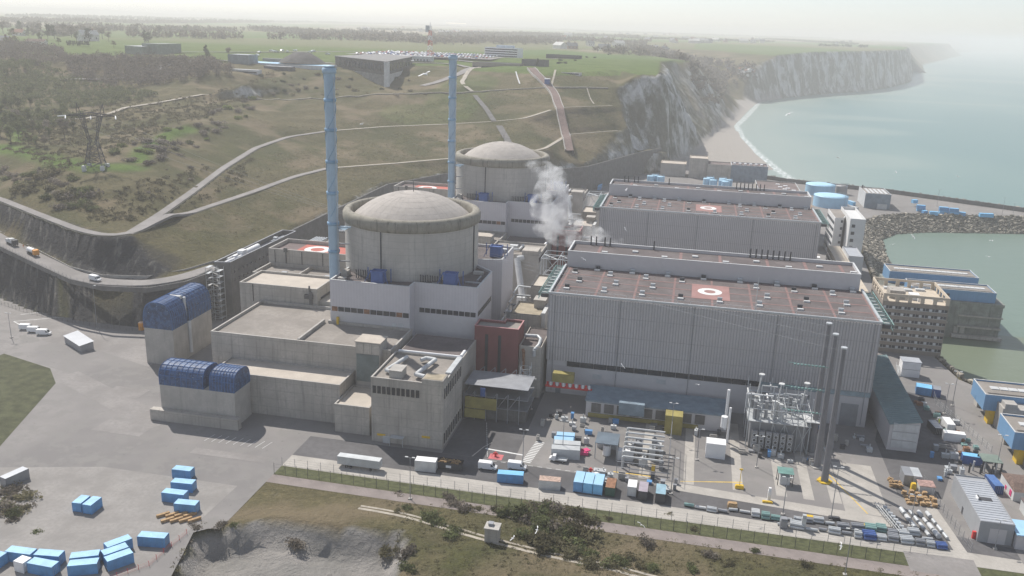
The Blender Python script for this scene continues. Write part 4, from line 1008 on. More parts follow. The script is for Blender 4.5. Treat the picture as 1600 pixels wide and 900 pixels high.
# steel gallery in front of the red block
t = thing('steel_gallery', 'low dark steel gallery with yellow tarpaulins in front of the red block', 'gallery', (-62, 285, 0))
s = MB()
for x in range(-72, -48, 4):
    for y in (278, 292): s.bar((x, y, 0), (x, y, 15 if y > 280 else 11), .15)
for z in (5, 9, 13): s.box(-72, -49, 278.5, 292, z, z+.2)
for x in range(-72, -52, 4): s.bar((x, 292, 11), (x+4, 292, 15), .12); s.bar((x, 278, 5), (x+4, 278, 11), .12)
s.build('frame', GREY_M, t)
s = MB(); s.box(-71.5, -60, 277.8, 278, 4.5, 8.8); s.box(-71.5, -64, 277.4, 277.8, 1, 4.3); s.build('tarpaulin', mat('tarp_yellow', (.33, .28, .09), .8), t)
s = MB(); s.box(-70, -50, 280, 291, 0.05, 4.8); s.build('enclosure', CONC_D, t)
s = MB(); s.box(-66, -64.2, 277.9, 278.1, 9.3, 12.5); s.build('blue_panel', BLUE_D, t)
def lattice_tower(name, label, x, y, h, w, m_, cat='steel tower', step=2.2):
    s = MB()
    for a in (-w, w):
        for b in (-w, w): s.bar((x+a, y+b, 0), (x+a, y+b, h), .1)
    n = int(h/step)
    for i in range(n):
        z = i*step; c = [(x-w, y-w), (x+w, y-w), (x+w, y+w), (x-w, y+w)]
        for j in range(4):
            p, q = c[j], c[(j+1) % 4]; s.bar((*p, z+step), (*q, z+step), .07); s.bar((*(p if i % 2 else q), z), (*(q if i % 2 else p), z+step), .06)
    o = s.build(name, m_); props(o, label, cat); return o
lattice_tower('lattice_tower', 'pale lattice tower standing before the left corner of the nearer turbine hall', -53, 294, 17, 1.8, GREY_L)

# ---- long dark service building at the foot of the hill
t = thing('service_building', 'long narrow dark grey building with small square windows at the hill foot', 'building', (-207, 388, 0))
block(t, [(-211.5, 354.5), (-204.4, 356.3), (-203.6, 424), (-211.5, 424)], 0, 26.2, CONC_D, mat('roof_grey', (.25, .25, .26), .9), par=2.4, cap=GREY_M, tw=.4)
for i in range(16):
    for z in (16.5, 20.5):
        s = MB(); y = 359+i*4; s.box(-204.4+.0115*(y-356)+.02, -204.15+.0115*(y-356), y, y+1, z, z+1.1); s.build('window', DARKW, t)
s = MB(); s.tube((-208, 358, 25.2), (-207, 372, 25.2), .8, n=10); s.box(-209.5, -206.5, 372, 376, 23.9, 27.6); s.tube((-208, 377, 25.6), (-208, 390, 25.6), 1.4, n=12); s.tube((-209, 362, 26), (-209, 390, 26), .5, n=8); s.box(-209, -207.4, 366, 369, 23.9, 26.6); s.build('roof_machinery', WHITE, t)
s = MB(); s.tube((-208, 404, 24.8), (-207, 416, 24.8), .5, n=8); s.box(-209, -207, 408, 410, 23.9, 26); s.build('roof_duct', GREY_L, t)
t = thing('stair_tower', 'zigzag scaffold stair tower standing at the end of the dark service building', 'stairs', (-209, 351, 0))
s = MB()
for x in (-212.6, -209.2, -205.8):
    for y in (348.6, 352.6): s.bar((x, y, 0), (x, y, 25), .12)
for i in range(9):
    z = i*2.8
    s.box(-212.6, -211, 348.6, 352.6, z+2.6, z+2.7); s.box(-207.4, -205.8, 348.6, 352.6, z+1.2, z+1.3)
    for dz in (1.0, 2.1): s.bar((-212.6, 348.6, z+dz), (-205.8, 348.6, z+dz), .05)
s.build('frame', GREY_L, t)
for i in range(9):
    z = i*2.8; s = MB()
    for a, b, y in (((-211, z), (-207.4, z+1.25), 349.6), ((-207.4, z+1.3), (-211, z+2.65), 351.6)):
        s.add([(a[0], y-.6, a[1]), (a[0], y+.6, a[1]), (b[0], y+.6, b[1]), (b[0], y-.6, b[1])], [(0, 1, 2, 3), (3, 2, 1, 0)]); s.bar((a[0], y-.6, a[1]+1), (b[0], y-.6, b[1]+1), .05)
    s.build('stair_flight', WHITE_D, t)
# retaining wall round the hill foot
t = thing('retaining_wall', 'long dark concrete retaining wall along the foot of the grass slope', 'wall', (-216, 480, 0))
rw = [(-217.2, 345), (-217.2, 600.5), (-188, 669.5), (-121, 707.5), (-89.5, 746), (-51.5, 861), (-34, 899)]
s = MB(); vs = []
for i, p in enumerate(rw):
    a = Vector(rw[max(i-1, 0)]); b = Vector(rw[min(i+1, len(rw)-1)]); d = (b-a).normalized(); nn = Vector((d.y, -d.x)); q = Vector(p)+nn*2.2; h = 21.6
    q0 = Vector(p)-nn*1.5
    vs += [(q.x+nn.x*1.6, q.y+nn.y*1.6, -.3), (q.x, q.y, h), (q.x-nn.x*1, q.y-nn.y*1, h), (q0.x, q0.y, -.3)]
fs = []
for i in range(len(rw)-1):
    for j in range(4): fs.append((i*4+j, i*4+(j+1) % 4, i*4+4+(j+1) % 4, i*4+4+j))
fs += [(3, 2, 1, 0), tuple(len(vs)-4+j for j in range(4))]
s.add(vs, fs); s.build('wall', mat('retaining_concrete', (.15, .147, .14), .9, streak=.6, streakcol=(.07, .07, .07), grid=(9, 0, .35)), t)
for (x, y, a, b, w_) in ((-200, 440, 9, 20, 'nearest'), (-196, 475, 8, 14, 'middle'), (-200, 505, 7, 16, 'farthest')):
    t = thing('pipe_yard_block', w_+' of three grey blocks with pale pipe rows at the hill foot', 'plant block', (x, y, 0), group='pipe covered plant blocks at the hill foot')
    s = MB(); s.box(x-a/2, x+a/2, y-b/2, y+b/2, 0, 16); s.build('base', CONC, t)
    s = MB()
    for i in range(5): s.tube((x-a/2+1+i*a/6, y-b/2, 17), (x-a/2+1+i*a/6, y+b/2, 17), .55, n=8)
    s.build('pipes', GREY_L, t)

# ---- blue mesh covered concrete houses
def netmat():
    m, n, l, b = newmat('blue_mesh_net'); g = n.new('ShaderNodeNewGeometry'); pos = g.outputs['Position']
    a = ramp(n, l, noise(n, l, pos, .6, 5, .7), .35, .65); c = mix(n, l, a, (.02, .045, .11), (.045, .11, .25)); c = mix(n, l, ramp(n, l, noise(n, l, pos, 1.6, 4, .7), .62, .7), c, (.5, .6, .7))
    l.new(c, b.inputs['Base Color']); b.inputs['Roughness'].default_value = .6
    tr = ramp(n, l, noise(n, l, pos, 9, 2), .30, .42); mp = n.new('ShaderNodeMapRange'); l.new(tr, mp.inputs[0]); mp.inputs[3].default_value = .45; mp.inputs[4].default_value = 1.0
    l.new(mp.outputs[0], b.inputs['Alpha']); return m
NET = netmat()
def vault(t, x0, x1, y0, y1, z, along='y', hgt=9.0, split=None):
    segs = [(y0, y1)] if along == 'y' else [(x0, x1)]
    if split: a, b = segs[0]; segs = [(a, split[0]), (split[1], b)]
    half = (x1-x0)/2 if along == 'y' else (y1-y0)/2; c = (x0+x1)/2 if along == 'y' else (y0+y1)/2; n = 14
    prof = [(half*math.copysign(abs(math.cos(PI*i/n))**.7, math.cos(PI*i/n)), z+2+(hgt-2)*math.sin(PI*i/n)**.8) for i in range(n+1)]; prof = [(half, z)]+prof+[(-half, z)]
    P3 = (lambda u, a, zz: (c+u, a, zz)) if along == 'y' else (lambda u, a, zz: (a, c+u, zz))
    for a, b in segs:
        s = MB(); m = len(prof); k = 8
        vs = [P3(u, a+(b-a)*i/k, zz) for i in range(k+1) for u, zz in prof]
        s.add(vs, [(i*m+j, i*m+j+1, (i+1)*m+j+1, (i+1)*m+j) for i in range(k) for j in range(m-1)]); s.add([P3(u, a, zz) for u, zz in prof], [tuple(range(m))]); s.add([P3(u, b, zz) for u, zz in prof], [tuple(range(m))])
        s.build('mesh_cover', NET, t)
        s = MB()
        for i in range(k+1):
            q = [P3(u*1.015, a+(b-a)*i/k, zz+.08) for u, zz in prof]
            for p_, r_ in zip(q[:-1], q[1:]): s.bar(p_, r_, .11)
        for u, zz in prof[2:-2:2]: s.bar(P3(u*1.01, a, zz+.08), P3(u*1.01, b, zz+.08), .09)
        s.build('hoops', mat('hoop_blue', (.05, .14, .36), .5), t)
t = thing('mesh_roofed_building', 'concrete building under a tall arched blue mesh roof at the foot of the dark cutting', 'building', (-201, 308, 0), group='buildings under arched blue mesh')
s = MB(); s.prism(rect(-208, -195.4, 293.8, 322.5), 0, 15); s.build('wall', CONC_L, t)
vault(t, -208, -195.4, 293.8, 322.5, 15, 'y', 11.0, split=(304, 306))
s = MB(); s.tube((-196.5, 305, 15), (-196.5, 305, 25.5), .6, n=8); s.box(-203, -198, 304.2, 305.8, 24.4, 25.8); s.tube((-194.9, 305, 2), (-194.9, 305, 15.4), .7, n=8); s.build('exhaust', WHITE_D, t)
t = thing('mesh_roofed_building', 'lower concrete building with a long arched blue mesh roof lying across the yard', 'building', (-159, 255, 0), group='buildings under arched blue mesh')
s = MB(); s.prism(rect(-173, -145, 250, 261), 0, 12.5); s.build('wall', CONC_L, t)
vault(t, -173, -145, 250, 261, 12.5, 'x', 7, split=(-156.5, -154))
s = MB(); s.prism(rect(-176, -143, 247.5, 249.9), 0, 4); s.build('ramp_wall', CONC, t)

# ---- office blocks on the right
t = thing('office_building', 'brown seven storey office block with window bands by the basin', 'office block', (101, 410, 0))
ox0, ox1, oy0, oy1 = 87.6, 114.9, 396.3, 423.4
s = MB(); s.box(ox0, ox1, oy0, oy1, 0, 23.6); s.build('wall', BROWNC, t)
s = MB(); s.box(ox0+.4, ox1-.4, oy0+.4, oy1-.4, 23.6, 23.7); s.build('roof_terrace', BEIGE, t)
s = MB()
s.box(ox0, ox1, oy0, oy0+.5, 26.1, 27.2); s.box(ox0, ox1, oy1-.5, oy1, 26.1, 27.2); s.box(ox0, ox0+.5, oy0+.5, oy1-.5, 26.1, 27.2); s.box(ox1-.5, ox1, oy0+.5, oy1-.5, 26.1, 27.2)
for i in range(6):
    x = ox0+i*(ox1-ox0-1.6)/5
    for y in (oy0, oy1-.5): s.box(x, x+1.6, y, y+.5, 23.7, 26.1)
    y = oy0+i*(oy1-oy0-1.6)/5
    for xx in (ox0, ox1-.5): s.box(xx, xx+.5, y+.01, y+1.59, 23.7, 26.1)
s.build('roof_frame', BEIGE, t)
s = MB(); s.box(ox0+3.5, ox0+10, oy0+5, oy0+12, 23.7, 27.4); s.build('plant_room', CONC, t)
s = MB(); s.box(ox0+12, ox0+16, oy0+5, oy0+9, 23.7, 26.2); s.box(ox0+15, ox0+17, oy0+3, oy0+5, 23.7, 25.4); s.build('cooling_unit', WHITE, t)
for (x, y) in ((4, 20), (12, 19), (18, 21), (22, 6)): s = MB(); s.box(ox0+x, ox0+x+4, oy0+y, oy0+y+2.4, 23.7, 24.6); s.build('roof_unit', WHITE_D, t)
for fl in range(7):
    z = 2.2+fl*3.05
    for i in range(7):
        w = (ox1-ox0-.6)/7; x = ox0+.3+i*w
        s = MB(); s.box(x+.05, x+w-.05, oy0-.12, oy0-.02, z, z+1.25); o = s.build('window', DARKW, t)
        f = MB(); f.box(x+.05, x+w-.05, oy0-.22, oy0-.13, z-.16, z+.0); f.box(x+.1, x+1.3, oy0-.2, oy0-.13, z+.1, z+1.15); f.box(x+w*.62, x+w*.62+.12, oy0-.2, oy0-.13, z, z+1.25); f.build('frame', WHITE_D, o)
    if fl:
        s = MB(); s.box(ox0-.12, ox0-.02, oy0+1, oy1-1, z, z+1.25); s.build('window', DARKW, t)
t = thing('office_wing', 'long slim beige block with window bands between the hall and the brown offices', 'office block', (84, 440, 0))
s = MB(); s.box(78, 84.4, 404, 505, 0, 22); s.box(77.8, 84.6, 403.8, 505.2, 22, 22.5); s.build('wall', BEIGE, t)
for fl in range(6):
    s = MB(); z = 2.5+fl*3.2; s.box(77.88, 77.98, 405, 504, z, z+1.3); s.build('window', DARKW, t)
t = thing('white_office_building', 'white office slab with dark window bands beside the rock basin', 'office block', (99, 582, 0))
s = MB(); s.prism([(90.6, 571.5), (96.0, 573), (104, 601.5), (90.2, 601.5)], 0, 25.6); s.build('wall', mat('wall_offwhite', (.62, .62, .61), .7, var=.05), t)
s = MB(); s.prism([(90.9, 572), (95.7, 573.4), (103, 601), (90.6, 601)], 25.6, 25.7); s.build('roof', ROOF_B, t)
s = MB(); s.prism(rect(97.8, 106.8, 560, 600), 0, 26.2); s.wall(rect(97.8, 106.8, 560, 600), .4, 26.2, 28); s.build('second_slab', mat('wall_offwhite', (.62, .62, .61), .7), t)
for fl in range(5):
    z = 3+fl*4.5; s = MB(); s.add([(90.58, 572.5, z), (90.18, 600.8, z), (90.18, 600.8, z+1.9), (90.58, 572.5, z+1.9), (90.45, 572.5, z), (90.05, 600.8, z), (90.05, 600.8, z+1.9), (90.45, 572.5, z+1.9)], [(4, 5, 6, 7)[::-1], (4, 5, 1, 0), (7, 6, 2, 3)]); s.build('window', DARKW, t)
for fl in range(5):
    z = 4.5+fl*4.5; s = MB(); s.box(99, 101, 559.85, 559.98, z, z+1.9); s.build('window', DARKW, t); s = MB(); s.box(94.4, 95.7, 572.5, 572.85, z, z+1.6); s.build('window', DARKW, t)
s = MB(); s.box(92.0, 95.0, 571.4, 572.2, 0, 3); s.build('door', DARKW, t)
t = thing('white_annex', 'low white block with a grey ribbed roof below the white office slab', 'building', (97, 535, 0))
block(t, rect(93.2, 101.5, 523, 547.8), 0, 13, mat('wall_offwhite', (.62, .62, .61), .7), ROOF_W, par=.4, cap=GREY_M)
t = thing('tan_roof_office', 'pale office strip with a flat tan roof behind the gable of the rear hall', 'office block', (86, 620, 0))
s = MB(); s.prism(rect(75, 84.5, 588, 650), 0, 19.6); s.build('wall', mat('wall_offwhite', (.62, .62, .61), .7), t); s = MB(); s.prism(rect(74.8, 84.7, 587.8, 650.2), 19.6, 20.1); s.build('roof', mat('roof_tan2', (.30, .22, .16), .9), t)
for z in (5, 9, 13, 17): s = MB(); s.box(74.85, 74.98, 589, 649, z, z+1.4); s.build('window', DARKW, t); s = MB(); s.box(75.5, 84, 587.85, 587.98, z, z+1.4); s.build('window', DARKW, t)
t = thing('low_flat_building', 'low building with white rooflights behind the rear hall, left of the blue tanks', 'building', (75, 788, 0))
block(t, rect(56, 90.6, 764.8, 810), 0, 9, CONC, ROOF_P, par=.8, cap=GREY_L)
for i, (x, y) in enumerate(((73, 796), (79, 790), (74, 782), (80, 778), (77, 772), (84, 769))): s = MB(); s.box(x, x+3.4, y, y+2.4, 8.2, 8.8); s.build('rooflight', WHITE, t)

# ---- tanks
def tank(x, y, r, h, m_, label, cat='tank', group=None, dome=.8):
    t = thing('storage_tank', label, cat, (x, y, 0), group=group)
    s = MB(); s.lathe([(r, 0), (r, h)], x, y, 56); s.build('shell', m_, t)
    s = MB(); s.lathe([(r+.12, h-.25), (r+.12, h+.12), (r*.6, h+dome*.7), (.05, h+dome)], x, y, 56); s.build('roof', mat('tank_roof', (.40, .64, .80), .5, var=.04) if m_ is BLUE_T else m_, t)
    s = MB(); n = 28
    for i in range(n):
        a = 2*PI*i/n; b = 2*PI*(i+1)/n; s.bar((x+r*math.cos(a), y+r*math.sin(a), h), (x+r*math.cos(a), y+r*math.sin(a), h+1.0), .04); s.bar((x+r*math.cos(a), y+r*math.sin(a), h+1), (x+r*math.cos(b), y+r*math.sin(b), h+1), .04)
    s.bar((x+r*.7, y-r*.75, 0), (x+r*.7, y-r*.75, h+3), .12)
    s.build('railing', BLUE_S, t)
    return t
tank(114.2, 756, 13.6, 8.6, BLUE_T, 'big light blue storage tank, the nearer of the overlapping pair by the sea wall')
tank(112.6, 812, 12.6, 8.6, BLUE_T, 'big light blue storage tank, the farther of the overlapping pair by the sea wall')
t = tank(131.5, 819, 5.2, 7.2, mat('tank_grey', (.38, .37, .36), .7, streak=.2), 'small grey tank with a walkway on top, right of the blue tanks')
s = MB(); s.box(130, 137, 816, 818, 8.8, 9.1); s.wall(rect(130, 137, 816, 818), .08, 10, 10.1); s.build('top_walkway', DARK, t)
for i, (x, y) in enumerate(((14, 806), (19.5, 800), (17, 812), (27.5, 802), (28, 811), (33, 806), (30, 796), (-36, 800), (-32, 806), (-27, 800))):
    tank(x, y, 3.4, 8.2, BLUE_T, 'small light blue tank behind the rear hall, %s' % ['at the left end', 'front middle, left half', 'at the back left', 'right of centre', 'at the back right', 'at the right end', 'front right', 'far left, leftmost', 'far left, back one', 'far left, rightmost'][i], group='small blue tanks behind the rear hall', dome=.5)
t = thing('sea_side_building', 'grey blue clad building with roof hatches standing before the shingle beach', 'building', (45, 862, 0))
block(t, rect(14, 36, 853, 874), 0, 14.6, CONC, ROOF_P, par=.6, cap=CONC_L)
block(t, rect(36.1, 69.6, 853, 874), 0, 15.2, mat('clad_slate', (.20, .25, .30), .6, grid=(2.2, 0, .2)), ROOF_P, par=.6, cap=GREY_L, roof='main_roof')
block(t, rect(-3, 13.9, 856, 876), 0, 19, CONC, ROOF_LB, par=.5, cap=BEIGE, roof='high_roof')
for i in range(6): s = MB(); x = 38+i*5; s.box(x, x+2.2, 862, 866, 14.7, 15.9); s.build('roof_hatch', WHITE, t)
t = thing('beige_building', 'pale concrete block with a beige roof at the foot of the chalk cliff', 'building', (-22, 868, 0))
block(t, rect(-30, -6, 860, 880), 0, 12, CONC_L, ROOF_LB, par=.4, cap=BEIGE)
t = thing('workshop', 'boxy grey blue workshop with a red container at its door by the sea wall', 'building', (151, 772, 0))
block(t, rect(141.2, 161, 757.5, 790), 0, 12.1, mat('clad_slate', (.20, .25, .30), .6), ROOF_B, par=.4, cap=GREY_L)
s = MB(); s.box(141.0, 141.19, 757.6, 789.9, .2, 12); s.build('pale_side', WHITE_D, t)
for i in range(5): s = MB(); s.box(144+i*3.3, 146+i*3.3, 762, 784, 11.75, 12.0); s.build('rooflight', WHITE_D, t)
s = MB(); s.box(151, 158.5, 755.8, 757.5, 0, 4.2); s.build('lean_to', GREY_L, t); s = MB(); s.tube((143, 786, 12), (143, 786, 14.4), .6, n=8); s.build('chimney', DARK, t)

# ---- pump houses in the basin
def pump(x0, x1, y0, y1, zb, zt, label, base=None, kind='pump_house', extra=False):
    t = thing(kind, label, 'pump house', ((x0+x1)/2, (y0+y1)/2, 0), group='blue clad pump houses')
    s = MB(); s.prism(rect(x0, x1, y0, y1), zb, zt-.6); s.wall(rect(x0, x1, y0, y1), .3, zt-.6, zt); s.build('wall', BLUE_W, t)
    s = MB(); s.box(x0+.3, x1-.3, y0+.3, y1-.3, zt-.6, zt-.5); s.build('roof', ROOF_B, t)
    s = MB(); s.wall(grow(rect(x0, x1, y0, y1), .05), .4, zt+.002, zt+.12); s.build('coping', WHITE_D, t)
    n = 14
    for i in range(n):
        w = (x1-x0-7)/n; s = MB(); s.box(x0+4+i*w, x0+4+(i+.9)*w, (y0+y1)/2-.5, (y0+y1)/2+2.3, zt-.5, zt-.2); s.build('rooflight', WHITE_D, t)
    s = MB()
    for y in (y0+2.2, y0+2.9): s.bar((x0+1.5, y, zt-.3), (x1-1.5, y, zt-.3), .1)
    s.build('roof_rail', DARK, t)
    s = MB(); s.box(x0+(x1-x0)*.42, x0+(x1-x0)*.42+1.5, y0-.06, y0+.01, zb, zb+3.2); s.build('door', DARK, t)
    return t
t = pump(109.6, 154.4, 491, 507.5, 7.5, 14, 'long blue clad pump house standing in the basin, the farther of two')
t2 = pump(114.5, 154.4, 461, 476.5, 9.05, 14.3, 'long blue clad pump house standing in the basin, the nearer of two')
t = thing('concrete_quay', 'massive concrete quay rising from the basin under the blue pump houses', 'concrete base', (134, 485, -12))
s = MB(); s.prism(rect(108.5, 158.2, 459.5, 510), -14, 7.4); s.box(112, 158.6, 459.2, 479, 7.4, 9.0); s.build('wall', mat('concrete_quay', (.25, .26, .235), .9, var=.2, streak=.7, streakcol=(.12, .13, .11), grid=(6, 4, .3)), t)
s = MB(); s.box(138, 158.4, 457.6, 459.49, -4, -3.2); s.box(136, 159.5, 457, 459.49, -9.5, -8); s.box(138, 158.8, 458.6, 459.49, 1.6, 2.2); s.build('ledge', CONC, t)
s = MB()
for i in range(7): s.box(118+i*2.2, 120.3+i*2.2, 458.2, 459.49, 3.5-i*1.0, 4.0-i*1.0)
s.build('stairs', CONC, t)
for i in range(2): s = MB(); s.box(137+i*3, 139+i*3, 459.0, 459.49, -7.5, -4.2); s.build('gate_slot', CONC_L, t)
for j, (dy, lab) in enumerate(((0, 'blue clad pump house with overhanging end by the near quay, the farther one'), (-32.2, 'blue clad pump house with yellow wall beneath it, at the right edge'), (-64.4, 'blue clad pump house beyond the right edge beside the tiled house'))):
    if j == 2: continue
    x0 = 112; y0 = 325.6+dy; y1 = 341+dy
    t = pump(x0, x0+52, y0, y1, 5.4, 11.5, lab)
    s = MB(); s.box(x0+4.5, x0+51, y0+.4, y1-.4, 0, 5.38); s.box(x0+3, x0+5, y1+.05, y1+4, 0, 9.5); s.build('concrete_base', CONC_L, t)
    s = MB(); s.box(x0+2.4, x0+4.4, y0+.2, y0+4, 0, 5.38); s.build('yellow_wall', YEL, t)
    s = MB(); s.box(x0+4.45, x0+18, y0-6.5, y0-.05, 0, 9.3); s.box(x0+5, x0+9, y0-6.3, y0-2, 9.3, 11); s.build('concrete_wing', CONC_L, t)
    s = MB(); s.box(x0+18.2, x0+51, y0-9, y0-.05, 0, 6.8); s.build('rear_wing', CONC, t)
# lean-to shed along the hall gable
t = thing('lean_to_shed', 'long low shed with grey green roof along the front hall gable', 'shed', (78, 326, 0))
s = MB(); s.add([(73.5, 293.5, 0), (83, 293.5, 0), (83.6, 359, 0), (73.5, 359, 0), (73.5, 293.5, 9.5), (83, 293.5, 11.2), (83.6, 359, 11.2), (73.5, 359, 9.5)], [(3, 2, 1, 0), (0, 1, 5, 4), (1, 2, 6, 5), (2, 3, 7, 6), (3, 0, 4, 7), (4, 5, 6, 7)]); s.build('wall', CLAD_S, t)
s = MB(); s.add([(73.1, 293, 9.6), (83.5, 293, 11.5), (84.1, 359.4, 11.5), (73.1, 359.4, 9.6), (73.1, 293, 9.45), (83.5, 293, 11.35), (84.1, 359.4, 11.35), (73.1, 359.4, 9.45)], [(0, 1, 2, 3), (7, 6, 5, 4), (0, 4, 5, 1), (1, 5, 6, 2), (2, 6, 7, 3), (3, 7, 4, 0)])
for i in range(40): y = 294+i*1.66; s.bar((73.2, y, 9.68), (83.5, y, 11.58), .09)
s.build('roof', mat('roof_greenish', (.16, .23, .24), .6, var=.12), t)
s = MB()
for i in range(3): s.box(74.5, 82.6, 293.2, 293.45, 1.2+i*3.1, 3.9+i*3.1)
s.build('roller_doors', WHITE_D, t)
t = thing('white_stacked_cabins', 'white block of two stacked cabins with outside stairs near the brown offices', 'cabin', (96, 369, 0))
s = MB(); s.box(92.6, 99.8, 366.8, 372.5, 0, 3.2); s.build('lower_cabin', WHITE, t); s = MB(); s.box(92.6, 99.8, 366.8, 372.5, 3.4, 6.6); s.build('upper_cabin', WHITE, t); s = MB(); s.box(92.4, 100, 366.6, 372.7, 6.6, 6.8); s.build('roof', ROOF_W, t)
s = MB()
for i in range(10): s.box(91.2, 92.5, 366+i*.5, 366.5+i*.5, .3+i*.32, .36+i*.32)
s.bar((91.2, 366, 1.2), (91.2, 371, 4.4), .08); s.build('stairs', GREY_L, t)
# grey warehouse bottom right
t = thing('warehouse', 'grey metal warehouse with a pale ribbed roof at the lower right', 'warehouse', (92, 253, 0))
wx0, wx1, wy0, wy1 = 87.6, 96.6, 239.5, 267.2
s = MB(); s.prism(rect(wx0, wx1, wy0, wy1), 0, 6.1); s.wall(rect(wx0, wx1, wy0, wy1), .15, 6.1, 6.5); s.build('wall', mat('wall_grey_metal', (.33, .34, .355), .6, var=.05), t)
s = MB(); s.box(wx0+.15, wx1-.15, wy0+.15, wy1-2.4, 6.1, 6.2)
for i in range(18): y = wy0+.7+i*1.4; s.box(wx0+.2, wx1-.2, y, y+.1, 6.2, 6.32)
s.build('roof', ROOF_W, t)
s = MB(); s.box(90.8, 94.5, 252.5, 254.4, 6.2, 6.34); s.box(90.6, 91, 252.4, 254.5, 6.2, 6.9); s.build('roof_opening', [DARK], t); s = MB(); s.box(90.3, 90.6, 252.4, 254.5, 6.2, 6.8); s.build('hatch_lid', WHITE, t)
s = MB(); s.box(90.4, 94.8, wy0-.08, wy0-.01, 0, 4.6); s.build('roller_door', CLAD_S, t); s = MB(); s.box(wx0-.08, wx0-.01, 254, 255.2, 0, 2.2); s.build('door', DARK, t); s = MB(); s.box(wx0-.9, wx0-.02, 240.6, 241.4, 0, 2.2); s.build('red_cabinet', RED2, t)
t = thing('tiled_house', 'low white house with a dark tiled roof at the right edge', 'house', (109, 272, 0))
s = MB(); s.box(105.2, 118, 266.8, 279, 0, 3.2); s.build('wall', mat('wall_offwhite', (.62, .62, .61), .7), t); s = MB(); s.prism(rect(105, 118.2, 266.6, 279.2), 3.2, 4.6, top=rect(106, 117.5, 270.5, 275)); s.build('roof', TILE, t)
s = MB(); s.box(105.08, 105.19, 268.5, 270.2, .5, 2.4); s.box(105.08, 105.19, 273, 274.2, .4, 1.6); s.build('hose_cabinets', PINK2, t)
t = thing('white_cabin', 'white flat roofed cabin with a red fire cabinet at the far right edge', 'cabin', (108, 257, 0))
s = MB(); s.box(105.6, 116, 252, 262, 0, 3.6); s.build('wall', WHITE_D, t); s = MB(); s.box(105.4, 116.2, 251.8, 262.2, 3.6, 3.8); s.build('roof', ROOF_P, t); s = MB(); s.box(105.48, 105.59, 254, 256, .3, 2.6); s.build('fire_cabinet', RED2, t)
t = thing('canopy_building', 'low building with a light blue canopy roof right of the warehouse', 'building', (103, 243, 0))
s = MB(); s.box(97, 108, 238, 246, 0, 4.4); s.build('wall', CLAD_S, t); s = MB(); s.box(96.8, 108.4, 237.6, 246.4, 4.4, 4.7); s.build('roof', BLUE_T, t)
# yard huts by the timber stack
t = thing('twin_hut', 'pair of flat roofed grey storage huts by the pallet stacks', 'hut', (76, 271, 0), group='storage huts by the pallets')
for x in (73.9, 76.6): s = MB(); s.box(x, x+2.5, 268.5, 274.5, 0, 3.4); s.box(x-.05, x+2.55, 268.4, 274.6, 3.4, 3.55); s.build('hut', GREY_M if x < 75 else GREY_L, t)
t = thing('pink_roof_hut', 'small white hut with a flat pinkish rusty roof beside the twin grey huts', 'hut', (79.5, 266, 0), group='storage huts by the pallets')
s = MB(); s.box(77.6, 82, 264, 268, 0, 2.6); s.build('wall', WHITE_D, t); s = MB(); s.box(77.4, 82.2, 263.8, 268.2, 2.6, 2.8); s.build('roof', mat('roof_rusty_pink', (.38, .25, .22), .9, var=.3, scale=1), t)
# concrete shaft house on the scrub bank
t = thing('concrete_shaft', 'small square concrete tower with a hatch on the scrub bank', 'concrete tower', (-44, 203, 0))
s = MB(); s.prism(rect(-45.9, -42.2, 201.9, 205.2), -1, 5.4); s.build('wall', CONC, t); s = MB(); s.box(-46.1, -42, 201.7, 205.4, 5.4, 5.65); s.build('roof', CONC_L, t); s = MB(); s.box(-45.2, -44, 203.2, 204.4, 5.65, 6.3); s.box(-45.3, -43.9, 203.1, 204.5, 6.3, 6.4); s.build('hatch', GREY_M, t)
t = thing('corrugated_shed', 'low shed with a pale corrugated roof beside the parked vans', 'shed', (-248, 300, 0))
a0, b0 = (-254, 309), (-240, 303); s = MB(); s.add([(-254, 304.5, 0), (-240, 296, 0), (-237.5, 301, 0), (-252, 310, 0), (-254, 304.5, 3), (-240, 296, 3), (-237.5, 301, 3), (-252, 310, 3)], [(0, 1, 5, 4), (1, 2, 6, 5), (2, 3, 7, 6), (3, 0, 4, 7), (4, 5, 6, 7)]); s.build('wall', GREY_M, t)
s = MB(); s.add([(-254.4, 304.3, 3.02), (-239.9, 295.5, 3.02), (-237.1, 301.1, 3.6), (-251.9, 310.5, 3.6)], [(0, 1, 2, 3)]); s.build('roof', ROOF_W, t)
t = thing('portable_toilet', 'orange portable booth beside the tall blue mesh building', 'booth', (-233.2, 327.4, 0))
s = MB(); s.prism(rect(-234, -232.2, 326.6, 328.4), 0, 3.4); s.build('body', ORG, t); s = MB(); s.prism(rect(-234.1, -232.1, 326.5, 328.5), 3.4, 3.9, top=rect(-233.6, -232.6, 327, 328)); s.build('roof', mat('booth_roof', (.7, .45, .3), .6), t)
# ------------------------------------------------------------------ ground markings, perimeter, vehicles and yard goods
def sheet(name, poly, z, m_, kind='structure'):
    s = MB(); s.add([(x, y, z) for x, y in poly], [tuple(range(len(poly)))]); o = s.build(name, m_)
    if kind: o['kind'] = kind
    return o
def strip(name, a, b, w, z, m_):
    a = Vector(a); b = Vector(b); d = (b-a).normalized(); n_ = Vector((-d.y, d.x))*w/2
    return sheet(name, [tuple(a+n_), tuple(a-n_), tuple(b-n_), tuple(b+n_)], z, m_)
sheet('concrete_strip', [(-118, 236.5), (-118, 229), (97, 225.8), (97, 232.2), (60, 233.5), (0, 236)], .012, SLAB)
sheet('yard_road', [(-118, 250.5), (-118, 236.6), (0, 236.1), (60, 233.6), (97, 232.3), (97, 238), (66, 244), (-60, 250.5)], .008, ASPH)
sheet('yard_road', [(-72, 277), (-72, 250.6), (-60, 250.6), (-48, 250.6), (-48, 309)], .008, ASPH)
